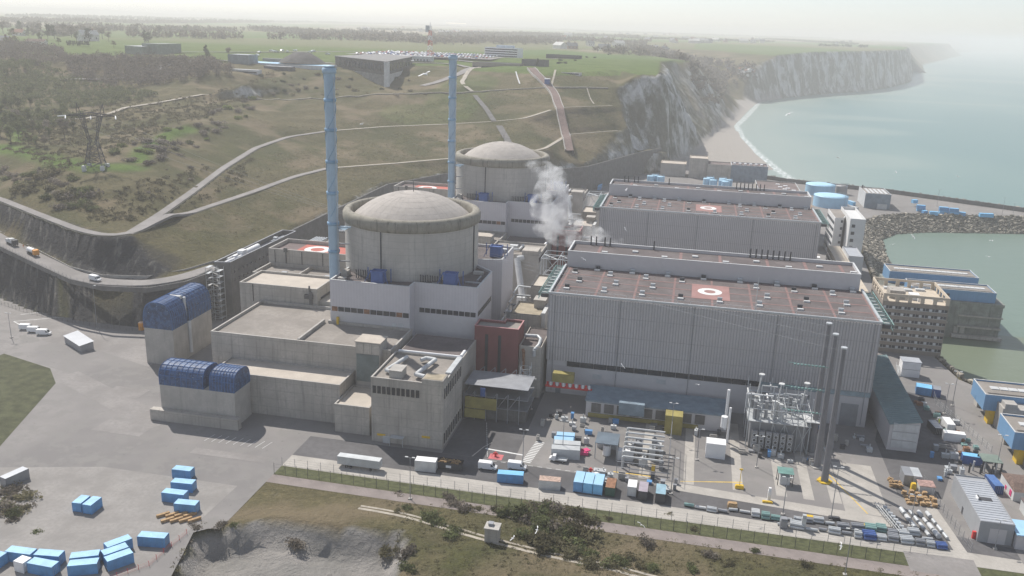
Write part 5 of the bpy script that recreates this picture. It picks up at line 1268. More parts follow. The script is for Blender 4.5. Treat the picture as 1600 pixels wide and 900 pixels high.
sheet('hard_standing', [(84, 352), (71, 300), (71, 262), (84, 262), (98, 300), (108, 345)], .008, ASPH)
for x in (-8, 6, 21, 34, 42, 50): sheet('paving', rect(x, x+3.2, 251, 300), .012, SLAB)
sheet('paving', [(0, 251), (0, 246.5), (66, 241), (66, 246)], .014, SLAB)
sheet('paving', rect(53.5, 66, 246.6, 279), .018, SLAB)
sheet('painted_marking', rect(-16, -4, 252.6, 253.1), .02, MARKY); sheet('painted_marking', [(5, 252.2), (5, 252), (24, 256.3), (24, 256.9)], .02, MARKY)
sheet('painted_marking', [(48, 279), (48.4, 279), (60, 247), (59.6, 247)], .024, MARKY)
for x in range(-58, -20, 3): strip('painted_marking', (x, 249.6), (x+1.6, 249.6), .18, .02, MARKW)
for i in range(14): strip('painted_marking', (-45.6+i*.15, 252+i*1.15), (-42.6+i*.15, 251.6+i*1.15), .5, .02, MARKW)
for i in range(18): strip('painted_marking', (-57-i*.35, 252+i*1.4), (-57.2-i*.35, 252.9+i*1.4), .16, .02, MARKW)
sheet('red_pad', rect(-56.5, -52, 250.9, 254.5), .02, mat('pad_red', (.55, .16, .17), .9))
strip('painted_marking', (-59, 257.5), (-46, 256.2), .7, .02, MARKW)
# left yard roads
sheet('yard_road', [(-420, 352), (-300, 336), (-262, 325), (-232, 322), (-216, 330), (-214, 345), (-205, 352), (-205, 290), (-240, 302), (-262, 303), (-300, 318), (-420, 330)], .01, ASPH_L)
strip('side_road', (-420, 322), (-225, 270), 9, .014, ASPH_L); strip('side_road', (-230, 274), (-170, 245), 10, .022, ASPH_L)
for p, q in (((-297, 330), (-290, 336)), ((-293, 321), (-276, 333)), ((-293, 321), (-285, 317))): strip('painted_marking', p, q, .45, .034, MARKW)
sheet('grass_verge', [(-300, 296), (-240, 278), (-228, 266), (-208, 212), (-205, 190), (-330, 180), (-420, 250), (-420, 310)], .03, mat('grass_bank', (.075, .08, .04), .95, var=.35, scale=.25, bump=.6))
s = MB(); ring(s, -281, 287, 9, 13, .036, 40); o = s.build('loop_road', ASPH_L); o['kind'] = 'structure'
# perimeter verge and road below the fence
sheet('grass_verge', [(-118, 229), (-118, 223.4), (97, 221.5), (97, 225.6), (84, 225.8), (72, 228.2), (-40, 228.6)], .035, GRASSM)
sheet('perimeter_road', [(-118, 223.2), (-118, 218.4), (98, 216.2), (98, 221.3)], .045, mat('road_pinkish', (.25, .215, .20), .95, var=.12, scale=.2))
sheet('gate_apron', [(66, 229), (66, 219.5), (84, 219.3), (84, 229)], .05, ASPH_L)
sheet('perimeter_path', [(80, 232), (83.5, 232), (79.5, 268), (76.5, 268)], .03, SLAB)
sheet('container_yard', [(-205, 204), (-170, 214), (-125, 214), U(292, 832), U(255, 862), U(232, 882), U(165, 906), U(60, 940), (-190, 140), (-235, 175)], .02, mat('yard_grey', (.27, .255, .24), .95, var=.15, scale=.1))
ribbon('track', [(x, y-.0) for x, y in [p[:2] for p in track_low]], 1.0, TRACK, lift=.06, thick=1)
def offs(pl, d):
    out = []
    for i, p in enumerate(pl):
        a = Vector(pl[max(i-1, 0)][:2]); b = Vector(pl[min(i+1, len(pl)-1)][:2]); t = (b-a).normalized(); out.append((p[0]-t.y*d, p[1]+t.x*d))
    return out
ribbon('track', offs(track_low, 2.0), .8, TRACK, lift=.06, thick=1)

# fences: each run a thing, wire rails in its mesh, posts as parts
def fence(name, label, pts, h=2.6, step=3.4, m_=DARK, cat='fence', z=None):
    o0 = Vector((pts[0][0], pts[0][1], 0)); t = thing(name, label, cat, o0)
    s = MB(); posts = []
    for a, b in zip(pts[:-1], pts[1:]):
        A = Vector(a[:2]); B = Vector(b[:2]); n = max(1, int((B-A).length/step))
        zz = lambda p, f: (hz(p.x, p.y) if z is None else (a[2]*(1-f)+b[2]*f if z == 'pts' else z))
        for i in range(n):
            p = A.lerp(B, i/n); q = A.lerp(B, (i+1)/n); zp = zz(p, i/n); zq = zz(q, (i+1)/n); posts.append((p, zp))
            for f in (.06, .35, .65, .97): s.bar((p.x, p.y, zp+h*f), (q.x, q.y, zq+h*f), .02)
    s.build('wire_panel', m_, t)
    for p, zp in posts[:100]:
        s = MB(); s.bar((p.x, p.y, zp-.1), (p.x, p.y, zp+h+.15), .07); s.bar((p.x, p.y, zp+h+.1), (p.x, p.y-.35, zp+h+.5), .04); s.build('post', m_, t)
fence('security_fence', 'tall dark wire fence along the grass verge below the yard', [(-118, 223.9), (-40, 223.3), (66, 222.2)], 3.4, 3.6, z=0)
fence('security_fence', 'wire fence on the concrete strip at the lower edge of the yard', [(-118, 229.3), (-40, 228.9), (72, 228.4), (78.6, 229)], 2.6, 4.2, m_=GREY_M, z=0)
fence('security_fence', 'wire fence running up beside the warehouse path', [(84.5, 233), (81, 262), (80.5, 272)], 2.8, 2.8, m_=GREY_M, z=0)
fence('security_fence', 'wire fence between the stored goods and the pump houses', [(108.5, 300), (100, 340), (102, 356)], 2.6, 3, m_=GREY_L, z=0)
fence('parapet_fence', 'thin fence along the outer edge of the curved access road', [(p[0], p[1]+.4, p[2]+.5) for p in road_n[1:]], 1.3, 3.2, m_=GREY_M, z='pts')
s = MB()
for a, b in zip(road_n[:-1], road_n[1:]):
    A = Vector(a); B = Vector(b); d = (B-A).normalized(); n_ = Vector((-d.y, d.x, 0))*.35
    vs = [A+n_, B+n_, B-n_, A-n_]; s.add([(*v.xy, v.z-1.2) for v in vs]+[(*v.xy, v.z+1.0) for v in vs], [(3, 2, 1, 0), (4, 5, 6, 7), (0, 1, 5, 4), (1, 2, 6, 5), (2, 3, 7, 6), (3, 0, 4, 7)])
o = s.build('road_parapet', CONC_D); props(o, 'low concrete parapet along the outer edge of the curved access road', 'parapet')
s = MB()
for a, b in zip(road_f[:-1], road_f[1:]):
    A = Vector(a); B = Vector(b); d = (B-A).normalized(); n_ = Vector((-d.y, d.x, 0))*.12
    vs = [A+n_, B+n_, B-n_, A-n_]; s.add([(*v.xy, v.z-.5) for v in vs]+[(*v.xy, v.z+1.2) for v in vs], [(4, 5, 6, 7), (0, 1, 5, 4), (1, 2, 6, 5), (2, 3, 7, 6), (3, 0, 4, 7)])
o = s.build('crash_barrier', CONC_L); props(o, 'pale crash barrier on the hill side of the curved access road', 'barrier')
fence('security_fence', 'fence along the foot of the dark cutting in the left yard', [(-330, 345), (-296, 333), (-264, 326), (-236, 325), (-226, 329)], 1.6, 3, m_=DARK, z=0)
# sea wall
t = thing('sea_wall', 'long low grey concrete sea wall with rocks on its far side', 'wall', (200, 842, 0))
s = MB(); pw = [(30, 905), (89, 866), (174, 842), (273, 788), (418, 724)]
for a, b in zip(pw[:-1], pw[1:]):
    A = Vector(a); B = Vector(b); d = (B-A).normalized(); n_ = Vector((-d.y, d.x))*.6; s.prism([tuple(A+n_), tuple(A-n_), tuple(B-n_), tuple(B+n_)], -.5, 3.6)
s.build('wall', CONC_D, t)
# rock armour
def rocks(name, label, line, w, z0, z1, n, seed, size=(1.1, 2.6), m_=None):
    r = random.Random(seed); s = MB(); seg = []; L_ = 0
    for (a, b) in zip(line[:-1], line[1:]):
        A = Vector(a[0]); B = Vector(b[0]); A2 = Vector(a[1]); B2 = Vector(b[1]); l_ = (B-A).length; seg.append((L_, l_, A, B, A2, B2)); L_ += l_
    for _ in range(n):
        u = r.uniform(0, L_)
        for (o_, l_, A, B, A2, B2) in seg:
            if o_ <= u <= o_+l_: f = (u-o_)/l_; break
        v = r.random(); P0 = A.lerp(B, f); P1 = A2.lerp(B2, f); c = P0.lerp(P1, v); z = z0+(z1-z0)*v+r.uniform(-.3, .5); q = r.uniform(*size)/2
        vs = [Vector((x*r.uniform(.65, 1.2), y*r.uniform(.65, 1.2), zz*r.uniform(.5, 1)))*q for zz in (-1, 1) for x, y in ((-1, -1), (1, -1), (1, 1), (-1, 1))]
        m3 = Matrix.Rotation(r.uniform(0, 6.3), 3, 'Z') @ Matrix.Rotation(r.uniform(-.5, .5), 3, 'X'); k = r.random()
        s.add([m3 @ v_+Vector((c.x, c.y, z)) for v_ in vs], [(3, 2, 1, 0), (4, 5, 6, 7), (0, 1, 5, 4), (1, 2, 6, 5), (2, 3, 7, 6), (3, 0, 4, 7)], 0 if k < .5 else (1 if k < .82 else 2))
    o = s.build(name, [mat('rock_dark', (.15, .14, .12), .95, var=.25, scale=.6), mat('rock_mid', (.27, .245, .205), .95, var=.25, scale=.6), mat('rock_pale', (.42, .38, .31), .95, var=.2, scale=.6)]); props(o, label, kind='stuff'); return o
bl = [((p[0], p[1]), (q[0], q[1])) for p, q in zip(basin, basin_toe)]
rocks('rock_armour', 'pale and dark boulders lining the curved inner bank of the basin', bl[4:14], 20, .4, -10.5, 11000, 3)
rocks('rock_armour', 'boulders on the short bank beside the brown offices', [bl[16], bl[0], bl[1], bl[2]], 9, .4, -10.5, 900, 4, (.9, 2.0))
rocks('rock_armour', 'boulders on the seaward side of the sea wall', [((p[0], p[1]), (q[0], q[1])) for p, q in zip(outer, outer_toe)][:5], 16, 1.6, -10.5, 5200, 5)

# ---- containers
def container(label, x, y, rz, m_, L_=6.1, w=2.44, h=2.6, z=0, group='shipping containers', name='shipping_container', roofm=None):
    t = thing(name, label, 'container', (0, 0, 0), 0, group)
    s = MB(); s.box(-L_/2, L_/2, -w/2, w/2, .12, h-.02)
    n = int(L_/.3)
    for i in range(n):
        if i % 2: xx = -L_/2+i*L_/n; s.box(xx, xx+L_/n, -w/2-.04, -w/2, .3, h-.25); s.box(xx, xx+L_/n, w/2, w/2+.04, .3, h-.25)
    s.build('body', m_, t)
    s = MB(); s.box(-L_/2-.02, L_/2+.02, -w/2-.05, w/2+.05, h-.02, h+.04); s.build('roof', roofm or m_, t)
    s = MB()
    for sy in (-1, 1):
        for sx in (-1, 1): s.box(sx*L_/2-.09, sx*L_/2+.09, sy*w/2-.07, sy*w/2+.07, .0, h)
        s.box(-L_/2, L_/2, sy*w/2-.06, sy*w/2+.06, 0, .16)
    s.build('frame', m_, t)
    s = MB()
    for yy in (-.9, -.3, .3, .9): s.bar((L_/2+.06, yy, .3), (L_/2+.06, yy, h-.2), .035)
    s.build('door_bars', GREY_L, t)
    t.location = (x, y, z); t.rotation_euler = (0, 0, rz); return t
def along(p, q):
    return ((p[0]+q[0])/2, (p[1]+q[1])/2, math.atan2(q[1]-p[1], q[0]-p[0]))
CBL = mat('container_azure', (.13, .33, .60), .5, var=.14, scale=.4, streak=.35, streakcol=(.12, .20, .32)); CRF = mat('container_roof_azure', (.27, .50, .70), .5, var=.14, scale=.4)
G1 = 'blue containers in the lower left yard'
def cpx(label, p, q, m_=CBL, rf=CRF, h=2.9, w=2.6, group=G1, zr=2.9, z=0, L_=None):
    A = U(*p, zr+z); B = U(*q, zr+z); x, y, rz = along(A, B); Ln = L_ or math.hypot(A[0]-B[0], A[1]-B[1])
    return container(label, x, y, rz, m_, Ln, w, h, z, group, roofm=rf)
cpx('blue container at the far left, cut by the photo edge', (-14, 874), (4, 862))
cpx('blue container behind the small white one', (13, 857), (52, 862))
cpx('rear one of the two blue containers right of the small white one', (57, 862), (96, 865))
cpx('front one of the two blue containers right of the small white one', (48, 875), (86, 882))
cpx('small white container standing among the blue ones', (28, 872), (42, 876), WHITE, WHITE, group=None)
cpx('rear container of the middle blue pair', (110, 868), (155, 863)); cpx('front container of the middle blue pair', (107, 880), (153, 876))
cpx('blue container standing highest behind the right group', (165, 852), (203, 838)); cpx('rear container of the slanted right blue pair', (160, 864), (198, 851)); cpx('front container of the slanted right blue pair', (165, 874), (205, 860))
cpx('single blue container beside the chalk pit edge', (218, 834), (260, 837))
G2 = 'containers in the middle of the lower left yard'
cpx('left container of the close white pair in the yard', (119, 786), (134, 774), CBL, CRF, group=G2); cpx('right container of the close white pair in the yard', (135, 789), (152, 776), CBL, CRF, group=G2)
cpx('upper container of the stack of three behind the blue ones', (272, 730), (300, 733), CBL, CRF, group=G2); cpx('middle container of the three behind the blue ones', (270, 750), (303, 753), CBL, CRF, group=G2); cpx('lower container of the three behind the blue ones', (256, 766), (290, 770), CBL, CRF, group=G2)
cpx('container beside the pallet rows', (275, 783), (308, 786), CBL, CRF, group=G2)
cpx('grey container at the left edge beside the road', (4, 748), (40, 732), GREY_M, ROOF_W, group=None, h=3.2)
G3 = 'containers along the front yard fence'
cpx('white cabin container nearest the concrete building', (650, 716), (682, 719), WHITE_D, WHITE, h=3.6, w=3, group=G3, zr=3.6)
cpx('long blue container behind the white van', (778, 737), (818, 740), BLUE_C, BLUE_L, group=G3)
cpx('grey container with rust stained roof', (843, 747), (876, 750), GREY_L, mat('roof_rust_streak', (.45, .33, .27), .8, var=.35, scale=1.5), group=G3, h=3, w=3)
for i, lab in enumerate(('leftmost', 'middle', 'rightmost')): container(lab+' of three light blue containers standing side by side', -25.3+i*3.0, 240.5, PI/2, BLUE_L if i else CBL, 7, 2.7, 3.4, 0, G3, roofm=BLUE_T)
container('dark green container with a rusty flat roof', -15.6, 240, PI/2, mat('container_green', (.04, .10, .08), .6), 6, 2.8, 3.0, 0, G3, roofm=RUST)
container('narrow white container between the rusty and purple roofed ones', -9.2, 241, PI/2, WHITE_D, 4.5, 2.6, 3.2, 0, G3, roofm=WHITE)
container('dark container with a purple grey roof', -5.8, 240.3, PI/2, DARK, 6, 2.6, 3.0, 0, G3, roofm=mat('roof_mauve', (.36, .32, .36), .7))
container('dark container with a blue grey roof', -.6, 240.1, PI/2, DARK, 6, 2.8, 3.1, 0, G3, roofm=mat('roof_bluegrey', (.27, .42, .50), .7))
G4 = 'containers in the mid yard'
cpx('rear of two light blue containers beside the red tarpaulin', (870, 677), (898, 679), BLUE_L, BLUE_T, group=G4); cpx('front of two light blue containers beside the red tarpaulin', (866, 684), (896, 686), BLUE_L, BLUE_T, group=G4)
cpx('rear one of the long grey container pair behind the white truck', (866, 692), (907, 695), WHITE_D, GREY_L, group=G4, h=3.4, w=3); cpx('front one of the long grey container pair behind the white truck', (862, 700), (906, 703), WHITE_D, GREY_L, group=G4, h=3.4, w=3)
cpx('white container with pipes beside the frame enclosure', (966, 703), (990, 706), WHITE, WHITE, h=3.2, group=G4)
container('large white cabin left of the transformer platform', 15.8, 273, 0, WHITE, 6.2, 4.5, 5.2, 0, G4, roofm=WHITE)
G5 = 'containers stored by the pump houses'
cpx('bright blue shed roofed container beside the stacked white cabins', (1432, 602), (1456, 606), CBL, BLUE_L, h=3.2, w=4.5, group=G5); cpx('grey roofed container joined to the bright blue one', (1458, 606), (1470, 608), BLUE_D, GREY_M, h=3.2, w=4.5, group=G5)
cpx('white box container standing across the lane', (1478, 652), (1487, 664), WHITE, WHITE, h=3, group=G5); cpx('long white trailer box lying along the lane', (1475, 674), (1508, 678), WHITE, WHITE, h=3, group=G5)
cpx('dark blue container under the lamp near the pump houses', (1504, 709), (1538, 714), BLUE_D, BLUE_L, h=3, group=G5)
cpx('dark container beside the white box', (1456, 655), (1468, 668), DARK, GREY_M, h=2.6, group=G5)
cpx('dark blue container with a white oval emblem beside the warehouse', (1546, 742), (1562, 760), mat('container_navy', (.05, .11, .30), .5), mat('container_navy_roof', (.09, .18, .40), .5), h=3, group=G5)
G6 = 'blue containers on the breakwater'
for i, (p, q, z, lab) in enumerate((((1426, 312), (1433, 312), 2.6, 'light blue container standing highest at the left end of the breakwater group'), ((1433, 320), (1446, 321), 2.6, 'blue container stacked on another, second from the left'), ((1433, 324), (1446, 325), 0, 'blue container under the second stack from the left'), ((1442, 329), (1448, 329), 0, 'tiny blue container before the second stack'), ((1453, 330), (1466, 331), 0, 'low blue container left of the double stack'), ((1468, 323), (1482, 324), 2.6, 'upper blue container of the double stack, left'), ((1468, 328), (1482, 329), 0, 'lower blue container of the double stack, left'), ((1484, 325), (1498, 326), 2.6, 'upper blue container of the double stack, right'), ((1484, 330), (1498, 331), 0, 'lower blue container of the double stack, right'), ((1499, 331), (1509, 332), 0, 'low blue container right of the double stack'), ((1531, 333), (1552, 334), 0, 'lone blue container at the right of the breakwater'))):
    cpx(lab, p, q, CBL if i % 2 else BLUE_L, BLUE_L, group=G6, z=z, w=3)
cpx('red container before the workshop wall', (1355, 313), (1364, 313), RED2, REDP, group=None, h=5, w=3)
cpx('blue container in the shade of the retaining wall', (936, 292), (943, 280), CBL, BLUE_L, group=None, h=3)
cpx('light blue long container beyond the front tanks', (1326, 313), (1335, 316), BLUE_L, BLUE_T, group=None)
cpx('grey container before the nearer big tank', (1326, 322), (1340, 325), GREY_L, WHITE_D, group=None, h=3.4)
cpx('blue container by the farther red cranes', (899, 318), (905, 312), CBL, WHITE, group=None, h=4)

# ---- vehicles
def road_pt(px, lat=0.0):
    best = None
    for a, b in zip(roadc[:-1], roadc[1:]):
        for i in range(30):
            q = Vector(a).lerp(Vector(b), i/30); d = Vector((q.x, q.y, q.z-CH)); c = d.dot(cF); x = 800+FPX*d.dot(cR)/c
            if best is None or abs(x-px) < best[0]: best = (abs(x-px), q, math.atan2(b[1]-a[1], b[0]-a[0]))
    q, an = best[1], best[2]; return (q.x-math.sin(an)*lat, q.y+math.cos(an)*lat, q.z+.4, an)
def wheel(t, x, y, r=.36, w=.25):
    s = MB(); s.tube((x, y-w/2, r), (x, y+w/2, r), r, n=12); o = s.build('wheel', RUBBER, t); s = MB(); s.tube((x, y-w/2-.01, r), (x, y+w/2+.01, r), r*.5, n=8); s.build('rim', GREY_L, o)
def profile(s, pts, w, mi=0):
    n = len(pts); s.add([(x, -w/2, z) for x, z in pts]+[(x, w/2, z) for x, z in pts], [tuple(range(n))[::-1] if False else tuple(range(n)), tuple(range(2*n-1, n-1, -1))]+[(i, n+i, n+(i+1) % n, (i+1) % n) for i in range(n)], mi)
def van(label, x, y, z, rz, m_=WHITE, group=None):
    t = thing('van', label, 'van', (0, 0, 0), 0, group)
    s = MB(); profile(s, [(-2.9, .45), (2.9, .45), (3.0, 1.0), (2.35, 1.35), (1.55, 2.2), (1.2, 2.55), (-2.85, 2.6), (-3.0, 2.3)], 2.0); s.build('body', m_, t)
    s = MB(); s.add([(2.33, -.9, 1.38), (2.33, .9, 1.38), (1.62, .85, 2.18), (1.62, -.85, 2.18)], [(0, 1, 2, 3)]); s.build('windscreen', GLASS, t)
    for sy in (-1, 1):
        s = MB(); s.add([(1.1, sy*1.01, 1.4), (2.1, sy*1.01, 1.4), (1.5, sy*1.01, 2.1), (1.1, sy*1.01, 2.1)], [(0, 1, 2, 3), (3, 2, 1, 0)]); s.build('side_window', GLASS, t)
        s = MB(); s.box(2.9, 3.02, sy*.75-.15, sy*.75+.15, .75, .95); s.build('headlight', GLASS, t)
        for xx in (-1.9, 1.9): wheel(t, xx, sy*.9)
    t.location = (x, y, z); t.rotation_euler = (0, 0, rz); return t
def pickup(label, x, y, z, rz, m_=WHITE, bed=GREY_L, group=None, load=None, L_=3.6):
    t = thing('truck', label, 'truck', (0, 0, 0), 0, group)
    s = MB(); profile(s, [(.9, .5), (2.9, .5), (3.0, 1.1), (2.4, 1.4), (1.9, 2.2), (.9, 2.25)], 2.0); s.build('cab', m_, t)
    s = MB(); s.box(.8-L_, .8, -1.05, 1.05, .75, .85); s.wall(rect(.8-L_, .8, -1.05, 1.05), .06, .85, 1.25); s.build('flatbed', bed, t)
    s = MB(); s.add([(2.39, -.9, 1.42), (2.39, .9, 1.42), (1.95, .85, 2.14), (1.95, -.85, 2.14)], [(0, 1, 2, 3)]); s.build('windscreen', GLASS, t)
    if load: s = MB(); load(s); s.build('load', GREY_M, t)
    for sy in (-1, 1):
        for xx in (2.0, 1.0-L_*.7): wheel(t, xx, sy*.92)
    t.location = (x, y, z); t.rotation_euler = (0, 0, rz); return t
def bigtruck(label, x, y, z, rz, cabm, bodym, kind='mixer'):
    t = thing('truck', label, 'truck', (0, 0, 0), 0, None)
    s = MB(); profile(s, [(2.6, .7), (4.6, .7), (4.65, 1.6), (4.5, 3.0), (2.6, 3.1)], 2.4); s.build('cab', cabm, t)
    s = MB(); s.box(-4.5, 2.5, -1.0, 1.0, .8, 1.1); s.build('chassis', DARK, t)
    s = MB()
    if kind == 'tank': s.tube((-4, 0, 2.2), (2.2, 0, 2.2), 1.15, n=16)
    else: s.box(-4.4, 2.3, -1.25, 1.25, 1.12, 2.6); s.box(-2, 1, -1.1, 1.1, 2.62, 3.1)
    s.build('body', bodym, t)
    for sy in (-1, 1):
        for xx in (3.6, -1.6, -3.1): wheel(t, xx, sy*1.05, .5, .3)
    t.location = (x, y, z); t.rotation_euler = (0, 0, rz); return t
van('white van driving on the curved access road', *road_pt(152, -.8))
for i, (x, y, lab) in enumerate(((-280, 313.6, 'leftmost white van of three parked in the left yard'), (-274.5, 311.8, 'middle van of three parked in the left yard, blue stripe on its side'), (-268.5, 310, 'rightmost white van of three parked in the left yard, green mark on its side'))):
    t = van(lab, x, y, 0, .28, group='three vans parked in the left yard')
    if i: s = MB(); s.box(-1.8, .6, -1.03, -1.005, .9, 2.0); o = s.build('side_stripe', BLUE_L if i == 1 else GREENM, t)
def on_road(k, side=0):
    a = Vector(roadc[k]); b = Vector(roadc[k+1]); return a, b
bigtruck('white topped tanker truck with orange cab on the access road works', *road_pt(50, .6), ORG, WHITE, 'tank')
bigtruck('dark asphalt paver truck with a white canopy on the access road works', *road_pt(18, .6), DARK, WHITE_D, 'box')
van('white panel van parked in the front yard', -55, 244, 0, .05); van('white van half hidden behind the blue container', -46, 246.5, 0, .05)
pickup('white flatbed truck with an empty drop side bed before the grey containers', -34, 255, 0, PI-.05)
pickup('small white truck behind the three light blue containers', -19.5, 246, 0, PI)
t = thing('skip', 'dark rust brown open skip full of wood scrap in the front yard', 'skip', (-66.5, 241.5, 0))
s = MB(); s.add([(-70, 240, .1), (-63, 240, .1), (-63, 242.8, .1), (-70, 242.8, .1), (-70.6, 239.7, 2.6), (-62.4, 239.7, 2.6), (-62.4, 243.1, 2.6), (-70.6, 243.1, 2.6)], [(3, 2, 1, 0), (0, 1, 5, 4), (1, 2, 6, 5), (2, 3, 7, 6), (3, 0, 4, 7)]); s.build('body', DARK, t)
s = MB(); rr = random.Random(3)
for i in range(60): s.obox((rr.uniform(-69.8, -63.2), rr.uniform(240.3, 242.6), rr.uniform(2.1, 2.7)), rr.uniform(.6, 1.6), .2, .15, rr.uniform(0, 3), pitch=rr.uniform(-.4, .4))
s.build('scrap_wood', WOOD, t)
s = MB(); s.box(-67.5, -65.8, 239.55, 239.68, 1, 1.8); s.build('label_plate', WHITE, t)
van('white delivery van parked between the rear hall and white offices', 82, 560, 0, 1.5)
for i, (x, y) in enumerate(((53, 254.5), (-51.5, 252.8))):
    pass

# ---- lamps and masts
def lamp(x, y, h, label, z=0.0, double=True):
    t = thing('street_lamp', label, 'street lamp', (x, y, z), group='tall yard lamps')
    s = MB(); s.tube((x, y, z-.3), (x, y, z+h), .14, r2=.08, n=6); s.build('pole', GREY_M, t)
    for sx in ((-1, 1) if double else (1,)):
        s = MB(); s.bar((x, y, z+h), (x+sx*1.0, y, z+h+.15), .05); s.box(min(x+sx*.6, x+sx*1.5), max(x+sx*.6, x+sx*1.5), y-.22, y+.22, z+h+.1, z+h+.3); s.build('lamp_head', WHITE_D, t)
    s = MB(); s.box(x-.5, x+.5, y-.5, y+.5, z, z+.35); s.build('base', CONC_L, t)
for x, y, h, lab in ((-72.8, 220.1, 13.5, 'lamp post on the scrub bank below the perimeter road, left'), (2.4, 243.4, 12, 'lamp post right of the container row'), (48.5, 240.5, 17, 'tallest lamp post standing on the pale slabs before the pallets'), (48.5, 213, 13.5, 'lamp post rising at the bottom edge right of centre'), (-278.6, 302.8, 11, 'lamp post beside the three parked vans'), (70.7, 243, 10, 'thin lamp post among the stored tubes'), (101, 331, 12, 'lamp post by the bright blue container'), (106, 340, 14, 'lamp post by the basin corner fence'), (106, 286, 13, 'lamp post beside the dark blue container lane'), (91.5, 236.5, 9, 'lamp post before the warehouse roller door'), (-44.5, 248, 13, 'lamp post beside the white crossing stripes'), (-33.5, 260, 12, 'lamp post behind the grey container pair'), (-50, 292, 12, 'lamp post in the shade of the front hall, left end'), (10, 268, 11, 'lamp post left of the large white cabin'), (29, 268, 11, 'lamp post before the transformer fans'), (35, 240, 12, 'lamp post by the green canopy'), (1, 282, 13, 'lamp post by the yellow crate before the hall'), (-60, 690, 12, 'lamp post by the retaining wall road, nearer'), (-64, 730, 12, 'lamp post by the retaining wall road, farther'), (205, 790, 14, 'left lamp post on the breakwater'), (250, 770, 14, 'middle lamp post on the breakwater'), (256, 764, 11, 'right lamp post on the breakwater')):
    lamp(x, y, h, lab)
lamp(-252, 323, 20, 'tall thin lamp post at the foot of the dark cutting', double=False)
# three tall dark gas flues with collars, striding before the hall
for i, (px, py, h, lab) in enumerate(((1288, 752, 44.7, 'nearest of three tall dark pylons, on a yellow base'), (1276, 729, 45.6, 'middle of three tall dark pylons before the hall'), (1267, 707, 45.8, 'farthest of three tall dark pylons before the hall'))):
    x, y = U(px, py, 0); t = thing('line_pylon', lab, 'pylon', (x, y, 0), group='three tall dark tubular pylons')
    s = MB(); s.tube((x, y, .3), (x, y, h), 1.15, r2=.62, n=20); s.build('shaft', mat('pylon_dark', (.19, .19, .205), .5, var=.08), t)
    s = MB(); s.tube((x, y, h), (x, y, h+.5), .95, n=16); s.build('cap', GREY_L, t)
    s = MB(); s.prism([(x+2.4*math.cos(a*PI/3), y+2.4*math.sin(a*PI/3)) for a in range(6)], 0, .35); s.build('footing', YEL if i == 0 else CONC_L, t)
    for k, z in enumerate((h-11, h-19, h-27)) if i == 1 else ():
        s = MB(); s.bar((x-.5, y, z), (x-13, y+.5, z+.4), .12)
        for j in range(9): s.tube((x-2-j*1.1, y, z+.1), (x-2.5-j*1.1, y, z+.1), .32, n=6)
        s.build('insulator_string', GREENM, t)
# plates behind: the red pad and handwheels
for (x, y, lab) in ((-54.5, 253, 'red fire hydrant set on the red painted pad'), (-23, 250.5, 'red hydrant with a hoop guard before the frame enclosure')):
    t = thing('hydrant', lab, 'hydrant', (x, y, 0)); s = MB(); s.tube((x, y, 0), (x, y, 1.5), .35, n=8); s.tube((x-.8, y, 1), (x+.8, y, 1), .25, n=8); s.build('body', RED2, t); s = MB(); s.bar((x-1, y-.8, 0), (x-1, y-.8, 1), .05); s.bar((x+1, y-.8, 0), (x+1, y-.8, 1), .05); s.bar((x-1, y-.8, 1), (x+1, y-.8, 1), .05); s.build('guard', RED2, t)
s = MB(); s.obox((-27.2, 262.5, .6), 3.6, 3, 1.0, .2); s.obox((-26, 263, 1.2), 2, 2, .4, .8); o = s.build('tarpaulin', PINK2); props(o, 'crumpled red tarpaulin beside the light blue containers', 'tarpaulin')
# glass roofed shed and frame enclosure
t = thing('solar_roof_shed', 'shed with a blue grey panelled roof and open side holding a white cylinder', 'shed', (-19.5, 264, 0))
s = MB(); s.box(-23, -15.6, 260, 268.5, 5.6, 5.8)
s.build('roof', mat('panel_roof', (.16, .20, .24), .3, grid=(1.2, 0, .6)), t)
s = MB()
for x in (-22.8, -15.8):
    for y in (260.2, 268.2): s.bar((x, y, 0), (x, y, 5.6), .15)
s.box(-22.8, -15.8, 268, 268.4, 0, 5.6); s.build('frame', GREY_L, t)
s = MB(); s.tube((-19.3, 263.5, .2), (-19.3, 263.5, 3.8), 1.3, n=14); s.build('cylinder', WHITE, t)
t = thing('framed_compound', 'fenced compound with white pipework, a cabin and grey equipment before the hall', 'compound', (-7, 262, 0))
s = MB(); r = random.Random(8)
for x in (-15, -11, -7, -3, 1): s.bar((x, 252.5, 0), (x, 252.5, 4), .09)
s.box(-15, 1, 252.4, 252.6, 3.9, 4.05); s.box(-15, 1, 252.4, 252.6, 1.9, 2.0); s.bar((1, 252.5, 0), (1, 275, 0), .09)
for y in (252.5, 258, 264, 270, 276): s.bar((1, y, 0), (1, y, 9), .13)
for z in (3, 6, 9): s.bar((1, 252.5, z), (1, 276, z), .08)
s.build('frame', GREY_M, t)
for i in range(14):
    s = MB(); x, y = r.uniform(-13, -1), r.uniform(256, 274); a, b, h = r.uniform(1, 3.2), r.uniform(1, 3), r.uniform(1.5, 4.5); s.box(x-a/2, x+a/2, y-b/2, y+b/2, 0, h); s.tube((x, y, h), (x, y, h+1.2), .35, n=8); s.build('equipment', r.choice([WHITE_D, GREY_M, GREY_L, CONC_D]), t)
for i in range(7):
    s = MB(); y = 256+i*2.8; z = 4.2+i*.35; s.tube((-13.5, y, z), (-1, y, z), .35, n=8); s.tube((-13.5, y, z), (-13.5, y, 0), .35, n=8); s.build('pipe', WHITE_D, t)
s = MB(); s.box(-4.2, -3, 253.6, 253.8, 1.2, 3.6); s.build('yellow_panel', YEL, t)
t = thing('filter_house', 'low grey filter house with a blue grey roof against the hall front', 'building', (-5, 297, 0))
